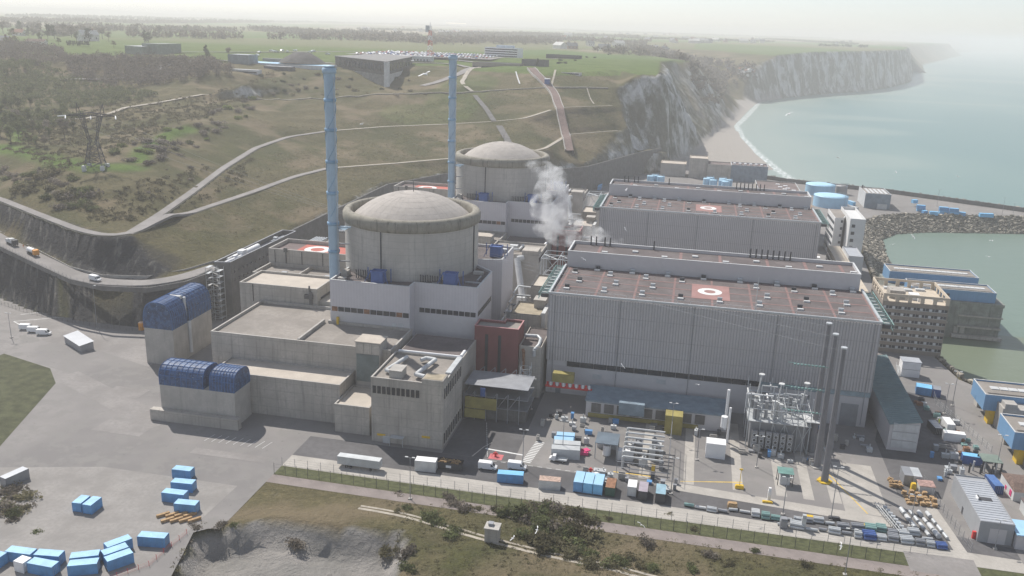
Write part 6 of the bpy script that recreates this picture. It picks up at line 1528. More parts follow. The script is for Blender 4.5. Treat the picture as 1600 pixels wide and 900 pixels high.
s = MB(); s.box(-30, 20, 292, 306, 0, 6); s.build('wall', CLAD_S, t); s = MB(); s.box(-30.4, 20.4, 291.6, 306.4, 6, 6.5); s.box(-18, -9, 289, 291.5, 3.5, 8); s.build('roof', mat('roof_slateblue', (.20, .26, .31), .6), t)
s = MB(); s.box(-29, 10, 291.4, 291.95, .2, 1.6); s.build('yellow_band', mat('paint_mustard', (.32, .27, .09), .8), t)
for i in range(9): s = MB(); s.box(-28+i*4.6, -24.6+i*4.6, 291.7, 291.95, 2, 5.4); s.build('louvre', CONC_D, t)
s = MB()
for i in range(14): s.box(-46+i*1.2, -45.2+i*1.2, 300, 300.3, 7, 8.4, mi=i % 2)
s.box(-46.5, -29, 300.3, 301, 6.2, 7); o = s.build('striped_beam', [RED2, WHITE]); props(o, 'red and white striped beam low on the hall front', 'beam')
s = MB(); s.box(-44, -36, 300, 303, 8.6, 12); o = s.build('crate', mat('paint_mustard', (.32, .27, .09), .8)); props(o, 'mustard yellow crate hanging platform on the hall front, left', 'crate')
s = MB(); s.box(-1.5, 4.5, 285, 290, 0, 7); o = s.build('crate', mat('paint_mustard', (.32, .27, .09), .8)); props(o, 'tall mustard yellow crate standing before the hall', 'crate')
# transformer platform
t = thing('transformer_platform', 'dense white transformer platform of bushings, pipes and fans before the front hall', 'transformer', (37, 289, 0))
s = MB(); r = random.Random(21)
for x in range(26, 50, 4):
    for y in (282, 290, 298): s.bar((x, y, 0), (x, y, 20), .16)
for z in (10, 14.5):
    for y in (282, 290, 298): s.bar((26, y, z), (46, y, z), .16)
    for x in range(26, 50, 4): s.bar((x, 282, z), (x, 298, z), .14)
for x in range(34, 46, 4): s.bar((x, 282, 0), (x+4, 282, 10), .1); s.bar((x+4, 282, 0), (x, 282, 10), .1); s.bar((x, 282, 10), (x+4, 282, 14.5), .1)
s.box(26, 46.5, 281.5, 298, 10, 10.2); s.build('frame', GREY_L, t)
for i in range(6):
    s = MB(); x = 27.5+i*2.3; s.box(x, x+1.9, 280.2, 281.4, 1.0, 7.2)
    for k in range(3): s.tube((x+.95, 280.15, 2+k*1.9), (x+.95, 280.0, 2+k*1.9), .7, n=12, mi=1); s.tube((x+.95, 280.0, 2+k*1.9), (x+.95, 279.97, 2+k*1.9), .5, n=12, mi=2)
    s.build('fan_radiator', [GREY_M, WHITE_D, DARK], t)
s = MB(); s.box(27, 45, 283, 297, .2, 9.4); s.build('transformer_tank', GREY_M, t)
for i in range(16):
    x, y = 24+r.uniform(0, 21), 283+r.uniform(0, 14); h = r.uniform(3, 6.5); s = MB(); s.tube((x, y, 10.2), (x, y, 10.2+h), .55, n=10); s.tube((x, y, 10.2+h), (x, y, 10.6+h), .7, n=10); s.build('bushing', WHITE_D if i % 3 else GREY_M, t)
for i in range(20):
    x, y, z = 24+r.uniform(0, 14), 283+r.uniform(0, 14), r.uniform(11, 18); s = MB(); L_ = r.uniform(3, 9)
    s.tube((x, y, z), (min(x+L_, 47), y, z), .3, n=8) if i % 2 else s.tube((x, y, z), (x, min(y+L_, 299), z), .3, n=8); s.bar((x, y, 10), (x, y, z), .1); s.build('pipe', r.choice([WHITE_D, GREY_L, WHITE]), t)
for x, y in ((35, 286), (43.5, 289), (29, 293)):
    s = MB(); s.tube((x, y, 15), (x+.8, y, 22.5), .28, n=6); s.tube((x+.8, y, 22.5), (x+.8, y, 22.9), 1.0, n=12); s.build('spray_head', WHITE_D, t)
s = MB(); s.tube((20, 284, 0), (20, 284, 13), .4, n=8); s.tube((18.3, 283, 6), (18.3, 283, 10), 1.1, n=12); s.tube((19.2, 290, 2), (19.2, 290, 17), .5, n=8); s.build('expansion_vessel', WHITE, t)
s = MB(); s.box(44, 49, 281, 288, 12, 12.2); s.wall(rect(44, 49, 281, 288), .06, 13.1, 13.2)
for x in (44, 49): s.bar((x, 281, 0), (x, 281, 13.2), .12); s.bar((x, 288, 0), (x, 288, 13.2), .12)
s.build('side_deck', WHITE_D, t)
t = thing('green_canopy', 'green glass roofed canopy over switchgear before the transformer platform', 'canopy', (37.5, 260, 0))
s = MB(); s.box(34.6, 39.4, 257.5, 262, 4.2, 4.35); s.build('roof', mat('canopy_green', (.16, .30, .27), .4), t)
s = MB()
for x in (34.8, 39.2):
    for y in (257.7, 261.8): s.bar((x, y, 0), (x, y, 4.2), .12)
s.build('frame', DARK, t); s = MB(); s.box(35.5, 38.5, 258.5, 261, 0, 2.6); s.build('switchgear', WHITE_D, t)
t = thing('cable_reel_shelter', 'second glass roofed shelter over grey reels in the right lane', 'canopy', (104, 287, 0))
s = MB(); s.box(101, 107, 284, 290, 4, 4.2); s.build('roof', mat('canopy_grey', (.20, .25, .21), .5), t)
s = MB()
for x in (101.2, 106.8):
    for y in (284.2, 289.8): s.tube((x, y, 0), (x, y, 4), .3, n=8)
s.build('frame', DARK, t)
for i in range(6): x = 97+i*1.7; s = MB(); s.tube((x, 283+i % 2*2, 0), (x, 283+i % 2*2, 3.4), .3, n=8); o = s.build('bollard', WHITE_D if i % 2 else DARK); props(o, ['first', 'second', 'third', 'fourth', 'fifth', 'sixth'][i]+' vertical pipe post from the left by the glass shelter', 'post', 'vertical pipe posts by the shelter')

# ---- stored goods
def tube_stack(label, x, y, rz, L_, n, r_, m_, name='tube_bundle', cat='tubes', group='stored steel tubes'):
    s = MB(); k = 0; row = n; z = r_
    ca, sa = math.cos(rz), math.sin(rz); half = max(1, n//2)
    for lay in range(2 if n > 2 else 1):
        for i in range(half-lay*0):
            off = (i-half/2+.5+lay*.5)*2*r_; zz = r_+lay*r_*1.75+.1
            cx_, cy_ = x-sa*off, y+ca*off
            s.tube((cx_-ca*L_/2, cy_-sa*L_/2, zz), (cx_+ca*L_/2, cy_+sa*L_/2, zz), r_, n=10)
    o = s.build(name, m_); props(o, label, cat, group); return o
goods = []
r = random.Random(12)
ORDW = ['first', 'second', 'third', 'fourth', 'fifth', 'sixth', 'seventh', 'eighth', 'ninth', 'tenth', 'eleventh', 'twelfth', 'thirteenth', 'fourteenth', 'fifteenth', 'sixteenth', 'seventeenth', 'eighteenth', 'nineteenth', 'twentieth', 'twenty first', 'twenty second', 'twenty third', 'twenty fourth', 'twenty fifth', 'twenty sixth', 'twenty seventh', 'twenty eighth', 'twenty ninth', 'thirtieth']
xx = 6.5
for i in range(22):
    L_ = r.uniform(2.2, 3.6); y = 236.6+r.uniform(-.8, 1.6); m_ = r.choice([GREY_M, GREY_L, GREENM, GREY_L, WHITE_D]); nm = {id(GREY_M): 'dark grey', id(GREY_L): 'silver', id(GREENM): 'green grey', id(WHITE_D): 'white'}[id(m_)]
    tube_stack('%s %s tube bundle, %s from the left in the front row' % ('long' if L_ > 2.9 else 'short', nm, ORDW[i]), xx+L_/2, y, r.uniform(-.08, .08), L_, r.choice([2, 4, 4, 6]), r.uniform(.32, .5), m_)
    xx += L_+r.uniform(.15, .6)
xx = 33
for i in range(14):
    L_ = r.uniform(1.8, 4); m_ = r.choice([GREY_M, GREY_L, BLUE_D, GREY_L]); tube_stack('%s tube bundle, %s from the left in the second row' % ('long' if L_ > 2.9 else 'short', ORDW[i]), xx+L_/2, 233.4+r.uniform(-.6, .6), r.uniform(-.1, .1), L_, r.choice([2, 4, 6]), r.uniform(.3, .5), m_, group='tube bundles of the second row'); xx += L_+.4
for i in range(16):
    x = 70+(i % 4)*2.4+(i//4)*.7; y = 250-(i//4)*3.6; L_ = r.uniform(2.0, 3.0); tube_stack('silver drum, %s in line, %s row of the slanted stock' % (ORDW[i % 4], ORDW[i//4]), x, y, 1.75, L_, 1 if i % 3 else 2, r.uniform(.45, .75), r.choice([GREY_L, WHITE_D, GREY_L]), name='steel_drum', cat='drum', group='silver drums in slanted rows')
for i in range(20):                                                # pallets and timber
    x = 73+(i % 5)*1.9+r.uniform(-.2, .2); y = 262.5-(i//5)*2.0; s = MB(); h = r.uniform(.6, 1.9)
    for k in range(int(h/.18)): s.obox((x+r.uniform(-.1, .1), y+r.uniform(-.1, .1), .1+k*.18), 1.3, 1.1, .1, r.uniform(-.3, .3)); s.obox((x, y, .2+k*.18), .15, 1.1, .08, 0)
    o = s.build('pallet_stack', WOOD); props(o, '%s pallet stack, %s from the left in the %s row of the timber pile' % ('tall' if h > 1.2 else 'low', ORDW[i % 5], ORDW[i//5]), 'pallets', 'pallet stacks by the huts')
for i in range(7):
    s = MB(); x = 70.2+(i % 3)*1.1; y = 266+(i//3)*1.9
    for k in range(7): s.obox((x+r.uniform(-.3, .3), y+r.uniform(-.3, .3), .15+k*.2), 1.6, .5, .14, r.uniform(0, 3), pitch=r.uniform(-.1, .1))
    o = s.build('timber_heap', WOOD); props(o, '%s small timber heap left of the grey huts' % ORDW[i], 'timber', 'timber heaps left of the huts')
s = MB()
for i in range(14):
    y0_ = 252-i*1.2; x = 62.5+i*.28; s.bar((x, y0_, 0), (x, y0_, 1.6), .08); s.bar((x+.9, y0_, 0), (x+.9, y0_, 1.6), .08)
s.bar((62.5, 252, 1.6), (66.4, 236, 1.6), .1); s.bar((63.4, 252, 1.6), (67.3, 236, 1.6), .1); s.bar((62.5, 252, .8), (66.4, 236, .8), .08)
o = s.build('cable_rack', GREY_L); props(o, 'long thin steel rack slanting across the slabs beside the pylon shadows', 'rack')
for i in range(9):
    x = 64.5+i*.42; y = 250.5-i*1.7; s = MB(); s.tube((x, y, 1.0), (x+1.2, y-.2, 1.0), .6, n=12); s.box(x-.1, x+1.3, y-.5, y+.3, 0, .4); o = s.build('valve_body', GREY_L); props(o, 'grey valve body on a skid, %s from the far end of the rack' % ORDW[i], 'valve', 'valve bodies beside the rack')
for (x, y, w, d, h, m_, lab) in ((43.5, 240.5, 5.2, 1.4, .5, YEL, 'flat yellow lifting beam lying on the slabs'), (49.5, 241, 3.2, 1.2, 1.0, DARK, 'dark cylindrical crate right of the yellow lifting beam'), (58, 238.5, 2.4, 1.3, 1.2, YEL, 'small yellow skid on the slabs near the tubes'), (64.8, 236.6, 2.2, 1.4, 1.3, YEL, 'yellow crate among the stored tubes'), (76.3, 266, 1.4, 1.6, 2.3, YEL, 'yellow cabinet before the grey huts'), (31, 245.8, 3, .8, .6, YEL, 'yellow beam left of the green canopy'), (23, 252.5, 2.6, 1.4, 1.2, YEL, 'yellow generator trailer with a light mast on the yard'), (20.5, 240, 2.8, 1.6, 1.8, WOOD, 'wooden crate in the tube row'), (60.3, 237.7, 2.6, 1.6, 1.3, GREY_M, 'grey low trailer beside the small yellow skid'), (34.5, 233, 2, 2, 3, GREY_M, 'dark upright machine among the tubes'), (40, 233.5, 1.2, 1.2, 4.5, GREY_L, 'tall slender silver vessel upright in the tube store'), (31.5, 247.5, .9, .9, 4.2, WHITE, 'white upright gas bottle by the green canopy')):
    s = MB(); s.box(x-w/2, x+w/2, y-d/2, y+d/2, .1, h*.8); s.box(x-w*.42, x+w*.42, y-d*.4, y+d*.4, h*.8, h); s.bar((x-w*.4, y-d*.4, 0), (x-w*.4, y+d*.4, 0), .12); s.bar((x+w*.4, y-d*.4, 0), (x+w*.4, y+d*.4, 0), .12)
    if 'mast' in lab: s.tube((x, y, h), (x, y, 6.5), .1, n=5); s.box(x-.5, x+.5, y-.2, y+.2, 6.3, 6.7)
    o = s.build('equipment', m_); props(o, lab, 'equipment')
for i in range(26):                                                # goods in the right lane
    x = 92+r.uniform(0, 9)+(i*.25); y = 342-i*2.0+r.uniform(-1, 1); a, b, h = r.uniform(.8, 2.4), r.uniform(.8, 2.2), r.uniform(.5, 1.7); mi_ = r.randrange(5); m_ = [GREY_M, WHITE_D, RUST, DARK, GREENM][mi_]
    s = MB(); s.box(x-a/2, x+a/2, y-b/2, y+b/2, .1, h); s.box(x-a/2-.1, x+a/2+.1, y-b/2+.2, y-b/2+.4, 0, .1); s.box(x-a/2-.1, x+a/2+.1, y+b/2-.4, y+b/2-.2, 0, .1)
    s.tube((x-a/3, y, h), (x+a/3, y, h), .25, n=8)
    o = s.build('goods_crate', m_); props(o, '%s %s crate, %s from the far end of the right lane' % ('big' if a*b > 2.4 else 'small', ['grey', 'white', 'rusty', 'dark', 'green'][mi_], ORDW[i]), 'crate', 'crates stored in the right lane')
for i in range(8):                                                 # pallets rows left yard
    x, y = U(255+i*7, 806+(i % 2)*8, 0); s = MB(); s.obox((x, y, .4), 3.6, .8, .8, .9); o = s.build('pallet_row', WOOD); props(o, '%s row of pallets from the left beside the yard containers' % ORDW[i], 'pallets', 'pallet rows in the left yard')
# two figures' worth of small kerbs
o = sheet('kerb', [(-62, 250.8), (-60, 258), (-58, 262), (-57.6, 262), (-59.6, 258), (-61.6, 250.8)], .12, CONC_L)
# long pale trailer by the lower road
t = thing('trailer', 'long pale curtain trailer parked by the lower left verge', 'trailer', (-94, 234, 0))
s = MB(); s.box(-101, -87, 232.8, 235.4, 1.1, 3.8); s.build('body', GREY_L, t)
for x in (-98, -96.6, -90): 
    for y in (233, 235.2): s = MB(); s.tube((x, y-.15, .5), (x, y+.15, .5), .5, n=12); s.build('wheel', RUBBER, t)
# people on the site
def person(label, x, y, z, h, vest, rz=0, arm=0.2):
    sk = [(0, 0, .52), (0, 0, .64), (0, 0, .76), (0, 0, .82), (0, 0, .86), (0, .01, .93), (.09, 0, .5), (.1, .02, .28), (.1, -.01, .03), (.1, .07, .01), (-.09, 0, .5), (-.1, -.06, .28), (-.1, -.12, .04), (-.1, -.05, .01), (.12, 0, .79), (.17, 0, .64), (.16, .1*arm*5, .52), (-.12, 0, .79), (-.17, 0, .64), (-.16, .06, .50)]
    ed = [(0, 1), (1, 2), (2, 3), (3, 4), (4, 5), (0, 6), (6, 7), (7, 8), (8, 9), (0, 10), (10, 11), (11, 12), (12, 13), (2, 14), (14, 15), (15, 16), (2, 17), (17, 18), (18, 19)]
    rad = [.075, .07, .085, .05, .035, .062, .06, .042, .03, .028, .06, .042, .03, .028, .045, .034, .026, .045, .034, .026]
    me = bpy.data.meshes.new('person'); me.from_pydata([tuple(c*h for c in v) for v in sk], ed, []); me.update()
    o = bpy.data.objects.new('person', me); COL.objects.link(o); m1 = o.modifiers.new('skin', 'SKIN')
    for i, sv in enumerate(me.skin_vertices[0].data): sv.radius = (rad[i]*h, rad[i]*h); sv.use_root = (i == 0)
    m2 = o.modifiers.new('sub', 'SUBSURF'); m2.levels = 1; m2.render_levels = 1
    me.materials.append(vest); o.location = (x, y, z); o.rotation_euler = (0, 0, rz); props(o, label, 'person')
person('person in a yellow work vest standing in the right lane by the white box', *U(1467, 661, 0), 0, 1.78, mat('vest_yellow', (.65, .70, .08), .8), .4)
person('person in orange workwear walking on the access road near the paver truck', *road_pt(29, 2.4)[:3], 1.75, mat('vest_orange', (.75, .22, .05), .8), 1.0)
person('person in orange workwear standing on the hill side of the access road', *road_pt(35, 3.4)[:3], 1.78, mat('vest_orange', (.75, .22, .05), .8), 2.0)

fence('barrier_fence', 'low red and white barrier fence along the chalk pit edge of the yard', [U(292, 834), U(256, 864), U(233, 884), U(166, 908)], 1.2, 2.4, m_=RED2, z=0)
for (x, y, w_, d_, m_) in ((-190, 235, 18, 9, ASPH_L), (-150, 229, 26, 4, ASPH_L), (-205, 262, 14, 8, ASPH_L)):
    sheet('paving', rect(x, x+w_, y, y+d_), .032, m_)
for i in range(9): strip('painted_marking', (-150+i*2.6, 238), (-149+i*2.6, 243), .15, .045, MARKW)
cc = Vector(U(440, 900))
rocks('rubble', 'pale chalk rubble fallen along the pit scarp', [((p[0], p[1]), (p[0]+(cc.x-p[0])*.16, p[1]+(cc.y-p[1])*.16)) for p in scarp_t[3:8]], 6, -3, -6.8, 500, 15, (.4, 1.3), None)

r = random.Random(44)
places = [('by the hall front', (-44, 18, 286, 291), 14), ('around the transformer platform', (23, 49, 274, 280), 14), ('in the hall shade', (50, 68, 284, 304), 14), ('beside the framed compound', (-44, -17, 268, 284), 14), ('behind the container row', (-30, 4, 244.5, 251), 14), ('along the warehouse lane', (86, 97, 270, 300), 14)]
for where, (xa, xb, ya, yb), cnt in places:
    spots = sorted((r.uniform(xa, xb), r.uniform(ya, yb)) for _ in range(cnt))
    for i, (x, y) in enumerate(spots):
        k = r.randrange(6); m_, nm = [(GREY_M, 'grey'), (WHITE_D, 'off white'), (CONC_L, 'pale'), (DARK, 'dark'), (BLUE_C, 'blue'), (GREY_L, 'silver')][k]
        a, b, h = r.uniform(.7, 2.6), r.uniform(.7, 2.0), r.uniform(.5, 2.2); s = MB(); s.box(x-a/2, x+a/2, y-b/2, y+b/2, .15, h); s.box(x-a/2-.08, x+a/2+.08, y-b/2-.08, y+b/2+.08, h, h+.1)
        for e in (-1, 1): s.box(x+e*a*.35-.08, x+e*a*.35+.08, y-b/2, y+b/2, 0, .15)
        if k in (1, 5): s.tube((x, y, h+.1), (x, y, h+r.uniform(.4, 1.6)), .2, n=8)
        if k == 2: s.tube((x-a/2, y, h+.35), (x+a/2, y, h+.35), .25, n=8)
        o = s.build('equipment_box', m_); props(o, '%s %s equipment box %s, %s from left' % ('tall' if h > 1.4 else 'low', nm, where, ORDW[i]), 'equipment', 'equipment boxes '+where)
# ------------------------------------------------------------------ vegetation
def leaf_cloud(centers, radii, counts, size, seed, lump=.35, shell=.6):
    g = np.random.default_rng(seed); V = []
    for c, r_, n in zip(centers, radii, counts):
        d = g.normal(size=(n, 3)); d /= np.linalg.norm(d, axis=1)[:, None]
        # lumpy radius from a few random lobes
        L = g.normal(size=(6, 3)); L /= np.linalg.norm(L, axis=1)[:, None]
        lob = np.clip((d @ L.T), 0, 1)**3; rad = (1-lump)+lump*1.4*lob.max(1)
        rr = (shell+(1-shell)*g.random(n))*rad*g.choice([1, 1, 1, .7], n)
        p = np.array(c)+d*rr[:, None]*np.array(r_)
        a = g.normal(size=(n, 3)); a /= np.linalg.norm(a, axis=1)[:, None]; b = np.cross(a, d+g.normal(size=(n, 3))*.5); b /= np.linalg.norm(b, axis=1)[:, None]+1e-9
        s_ = size*(.6+.8*g.random(n))[:, None]
        V.append(np.stack([p-a*s_, p-b*s_*.6, p+a*s_, p+b*s_*.7], 1))
    return np.concatenate(V).reshape(-1, 3)
def cloud_obj(name, V, m_, parent=None):
    n = len(V)//4; me = bpy.data.meshes.new(name); me.vertices.add(n*4); me.vertices.foreach_set('co', V.astype(np.float32).ravel())
    me.loops.add(n*4); me.loops.foreach_set('vertex_index', np.arange(n*4, dtype=np.int32)); me.polygons.add(n)
    me.polygons.foreach_set('loop_start', np.arange(0, n*4, 4, dtype=np.int32)); me.polygons.foreach_set('loop_total', np.full(n, 4, np.int32))
    me.update(); me.materials.append(m_); o = bpy.data.objects.new(name, me); COL.objects.link(o)
    if parent: o.parent = parent
    return o
_park = []
def bush_proto(m_, seed, flat=.7):
    g = random.Random(seed); t = thing('bush', 'x', 'bush', (0, 0, 0)); cs = []; rs = []; ct = []
    for i in range(6):
        a = g.uniform(0, 6.3); d = g.uniform(.1, .62) if i else 0; r_ = g.uniform(.38, .62)
        cs.append((d*math.cos(a), d*math.sin(a), .42*flat*g.uniform(.8, 1.3))); rs.append((r_, r_, r_*flat)); ct.append(75)
    cloud_obj('foliage', leaf_cloud(cs, rs, ct, .085, seed), m_, t)
    s = MB()
    for i in range(5): a = i*1.3; s.tube((0, 0, -.15), (.4*math.cos(a), .4*math.sin(a), .4), .025, r2=.01, n=4)
    s.build('stem', BARK, t); return t
def tree_proto(m_, seed, shape='round'):
    g = random.Random(seed); t = thing('tree', 'x', 'tree', (0, 0, 0)); cs = []; rs = []; ct = []
    n = 11
    for i in range(n):
        a = g.uniform(0, 6.3)
        if shape == 'cone': z = .2+.8*i/n; r_ = .30*(1-z)+.05; d = r_*.5
        else: z = g.uniform(.42, .9); r_ = g.uniform(.14, .22); d = g.uniform(.05, .30)*math.sin(PI*min(1, (z-.25)/.75))
        cs.append((d*math.cos(a), d*math.sin(a), z)); rs.append((r_, r_, r_*.8)); ct.append(60)
    cloud_obj('crown', leaf_cloud(cs, rs, ct, .035, seed), m_, t)
    s = MB(); s.tube((0, 0, -.05), (0, 0, .55), .028, r2=.014, n=6)
    for i in range(5): a = g.uniform(0, 6.3); s.tube((0, 0, .3+.06*i), (.22*math.cos(a), .22*math.sin(a), .55+.06*i), .012, r2=.004, n=4)
    s.build('trunk', BARK, t); return t
BP = {'green': [bush_proto(LEAF_G, 1), bush_proto(LEAF_G, 2)], 'olive': [bush_proto(LEAF_O, 3), bush_proto(LEAF_O, 4)], 'brown': [bush_proto(LEAF_B, 5), bush_proto(LEAF_B, 6)], 'fresh green': [bush_proto(LEAF_Y, 7)], 'dark': [bush_proto(LEAF_D, 8)]}
TPR = {'green': [tree_proto(LEAF_G, 11), tree_proto(LEAF_G, 12)], 'bare brown': [tree_proto(LEAF_B, 13), tree_proto(LEAF_B, 14)], 'dark evergreen': [tree_proto(LEAF_D, 15), tree_proto(LEAF_D, 16, 'cone')], 'olive': [tree_proto(LEAF_O, 17)]}
UNITW = ['zeroth', 'first', 'second', 'third', 'fourth', 'fifth', 'sixth', 'seventh', 'eighth', 'ninth', 'tenth', 'eleventh', 'twelfth', 'thirteenth', 'fourteenth', 'fifteenth', 'sixteenth', 'seventeenth', 'eighteenth', 'nineteenth']
TENW = ['', '', 'twenty', 'thirty', 'forty', 'fifty', 'sixty', 'seventy', 'eighty', 'ninety']
def ordw(i):
    i += 1
    if i < 20: return UNITW[i]
    if i >= 100: return 'hundred and '+ordw(i-101) if i > 100 else 'hundredth'
    a, b = divmod(i, 10); return {2: 'twentieth', 3: 'thirtieth', 4: 'fortieth', 5: 'fiftieth', 6: 'sixtieth', 7: 'seventieth', 8: 'eightieth', 9: 'ninetieth'}[a] if b == 0 else TENW[a]+' '+UNITW[b]
def plant_region(kind, protos, where, spots, group, mn):
    """spots: (px, py, size, colour) -> copies standing on the terrain"""
    spots = sorted(spots, key=lambda q: q[0]); med = sorted(q[2] for q in spots)[len(spots)//2]
    for i, (px, py, sz, col) in enumerate(spots):
        x, y, z = onhill(px, py)
        if z < -3: continue
        pr = random.choice(protos[col]); c = copy_tree(pr, (x, y, z-.05*sz), random.uniform(0, 6.3), '%s %s %s %s, %s from the left' % ('large' if sz > med*1.15 else ('small' if sz < med*.85 else 'medium'), col, mn, where, ordw(i)), group=group)
        c.scale = (sz*random.uniform(.85, 1.2), sz*random.uniform(.85, 1.2), sz*random.uniform(.8, 1.15)) if kind == 'bush' else (sz*random.uniform(.9, 1.2),)*2+(sz,)
def scatter(poly, n, smin, smax, cols, seed, mind=0):
    g = random.Random(seed); xs = [p[0] for p in poly]; ys = [p[1] for p in poly]; out = []
    k = 0
    while len(out) < n and k < n*60:
        k += 1; x, y = g.uniform(min(xs), max(xs)), g.uniform(min(ys), max(ys))
        if not inpoly(np.array([x]), np.array([y]), poly)[0]: continue
        if any((q[0]-x)**2+((q[1]-y)*1.6)**2 < mind*mind for q in out): continue
        out.append((x, y, g.uniform(smin, smax), g.choice(cols)))
    return out
fgs = scatter([(800, 795), (860, 790), (925, 815), (928, 850), (870, 868), (815, 850), (798, 820)], 34, 3.2, 6.0, ['olive', 'brown', 'green', 'olive'], 1, 9)[:30] + scatter([(885, 862), (990, 872), (1030, 890), (940, 893), (880, 880)], 16, 2.2, 3.6, ['green', 'olive'], 2, 9) + [(640, 797, 3, 'green'), (672, 812, 4.5, 'green'), (678, 822, 4.2, 'green'), (706, 838, 3.6, 'green'), (716, 830, 3.0, 'green'), (623, 775, 2.6, 'brown'), (702, 782, 3.5, 'brown'), (712, 790, 3.0, 'brown'), (725, 798, 2.6, 'brown'), (745, 797, 3, 'olive'), (775, 800, 3, 'olive'), (786, 806, 3.6, 'green'), (1045, 806, 1.6, 'olive'), (950, 812, 1.8, 'olive'), (1085, 830, 2, 'olive'), (620, 800, 2, 'olive'), (1010, 850, 3.5, 'brown'), (1110, 870, 3, 'brown'), (1180, 862, 2, 'green'), (1140, 885, 2.4, 'olive'), (1085, 893, 3, 'green'), (1260, 885, 2, 'olive')]
plant_region('bush', BP, 'on the foreground bank', fgs, 'bushes on the foreground scrub bank', 'bush')
pts = scatter([(415, 838), (470, 846), (520, 872), (640, 850), (632, 898), (440, 898), (400, 870)], 26, 2.0, 4.2, ['olive', 'brown', 'green'], 3, 12)
pts += [(305, 826, 2.6, 'brown'), (322, 822, 2.2, 'olive'), (345, 823, 2.4, 'brown'), (296, 838, 2.0, 'olive'), (290, 850, 2.2, 'brown'), (283, 864, 2.0, 'olive'), (277, 880, 2.2, 'brown'), (270, 893, 2, 'olive'), (365, 824, 2.2, 'green')]
plant_region('bush', BP, 'in the chalk pit', pts, 'bushes in the chalk pit', 'bush')
pts = scatter([(0, 770), (40, 758), (78, 800), (70, 835), (10, 838), (0, 830)], 18, 2.4, 4.4, ['olive', 'green', 'brown'], 4, 8)
plant_region('bush', BP, 'at the lower left', pts, 'bushes at the lower left', 'bush')
pts = scatter([(0, 255), (70, 262), (110, 275), (145, 300), (150, 330), (95, 332), (40, 305), (0, 295)], 44, 3.4, 7, ['olive', 'brown', 'green', 'brown'], 5, 9)
plant_region('bush', BP, 'left of the pylon foot', pts, 'bushes left of the pylon foot', 'bush')
pts = scatter([(165, 230), (205, 225), (270, 200), (330, 172), (400, 150), (400, 190), (300, 235), (240, 262), (170, 245)], 42, 3.0, 6.5, ['olive', 'brown', 'green', 'fresh green', 'brown'], 6, 10)
plant_region('bush', BP, 'right of the lattice pylon', pts, 'bushes right of the pylon', 'bush')
pts = scatter([(400, 118), (480, 112), (640, 125), (700, 150), (600, 150), (420, 150)], 34, 2.5, 5.5, ['olive', 'brown', 'dark'], 7, 12)
plant_region('bush', BP, 'below the plateau building', pts, 'bushes below the plateau building', 'bush')
pts = scatter([(250, 260), (400, 245), (380, 280), (250, 330), (200, 340), (210, 300)], 14, 1.5, 3.2, ['olive', 'brown'], 8, 14)
plant_region('bush', BP, 'above the path fork', pts, 'bushes above the path fork', 'bush')
pts = scatter([(0, 165), (40, 150), (110, 185), (130, 215), (90, 235), (40, 232), (0, 225)], 34, 8, 13, ['green', 'olive', 'green', 'bare brown'], 9, 10)
plant_region('tree', TPR, 'in the pylon hollow', pts, 'trees in the hollow by the pylon', 'tree')
# masses that nobody could count
def mass(name, label, polys, m_, size, seed, zfun=None, rad=(3.5, 6.5), per=46, height=(6, 11)):
    g = random.Random(seed); cs = []; rs = []; ct = []
    for poly, n in polys:
        wpoly = n > 0; n = abs(n)
        if wpoly: poly = [onhill(*p_)[:2] for p_ in poly]
        for q in scatter(poly, n, 1, 1, ['a'], g.random()):
            if wpoly:
                x, y = q[0], q[1]; z = hz(x, y); pa = np.array([x]), np.array([y])
                if min(dline(*pa, pathA)[0], dline(*pa, pathB)[0], dline(*pa, pathC)[0]) < 5.5: continue
            elif zfun is None: x, y, z = onhill(q[0], q[1])
            else: (x, y), z = U(q[0], q[1], zfun), zfun
            if z < -3: continue
            r_ = g.uniform(*rad); h = g.uniform(*height)
            cs.append((x, y, z+h*.5)); rs.append((r_, r_, h*.55)); ct.append(per)
    o = cloud_obj(name, leaf_cloud(cs, rs, ct, size, seed), m_); props(o, label, kind='stuff'); return o
mass('brown_wood', 'bare brown wood covering the upper left slope below the fields', [([(100, 95), (180, 92), (300, 97), (365, 108), (360, 125), (280, 132), (200, 140), (130, 132), (105, 115)], 560), ([(0, 70), (60, 72), (100, 82), (105, 100), (60, 105), (0, 95)], 220)], LEAF_B, .75, 1, height=(6, 10), per=60)
mass('green_scrub', 'dense green scrub and low trees on the left slope', [([(0, 98), (90, 105), (130, 130), (200, 140), (250, 150), (150, 168), (60, 172), (0, 168)], 400), ([(0, 175), (70, 178), (130, 185), (90, 200), (0, 205)], 120)], LEAF_G, .7, 2, height=(3, 7), rad=(3, 5.5), per=60)
mass('heath_scrub', 'low heathery scrub patches scattered over the pylon hill', [([(0, 240), (120, 270), (260, 200), (400, 145), (440, 110), (330, 150), (200, 155), (60, 190)], 900), ([(160, 200), (280, 175), (380, 150), (380, 165), (260, 205), (170, 222)], 120), ([(100, 320), (200, 290), (400, 240), (380, 290), (220, 355), (150, 350)], 300), ([(0, 325), (60, 345), (130, 372), (60, 352)], 40)], LEAF_O, .42, 3, height=(.8, 2.2), rad=(1.4, 3.6), per=34)
mass('bank_scrub', 'low brown scrub tufts over the foreground bank', [([(600, 775), (800, 800), (1000, 838), (1300, 880), (1500, 905), (900, 900), (620, 830)], -900), ([(600, 800), (800, 815), (1000, 850), (1250, 890), (1000, 899), (640, 899)], -700)], LEAF_O, .15, 4, height=(.25, .8), rad=(.4, 1.4), per=26)
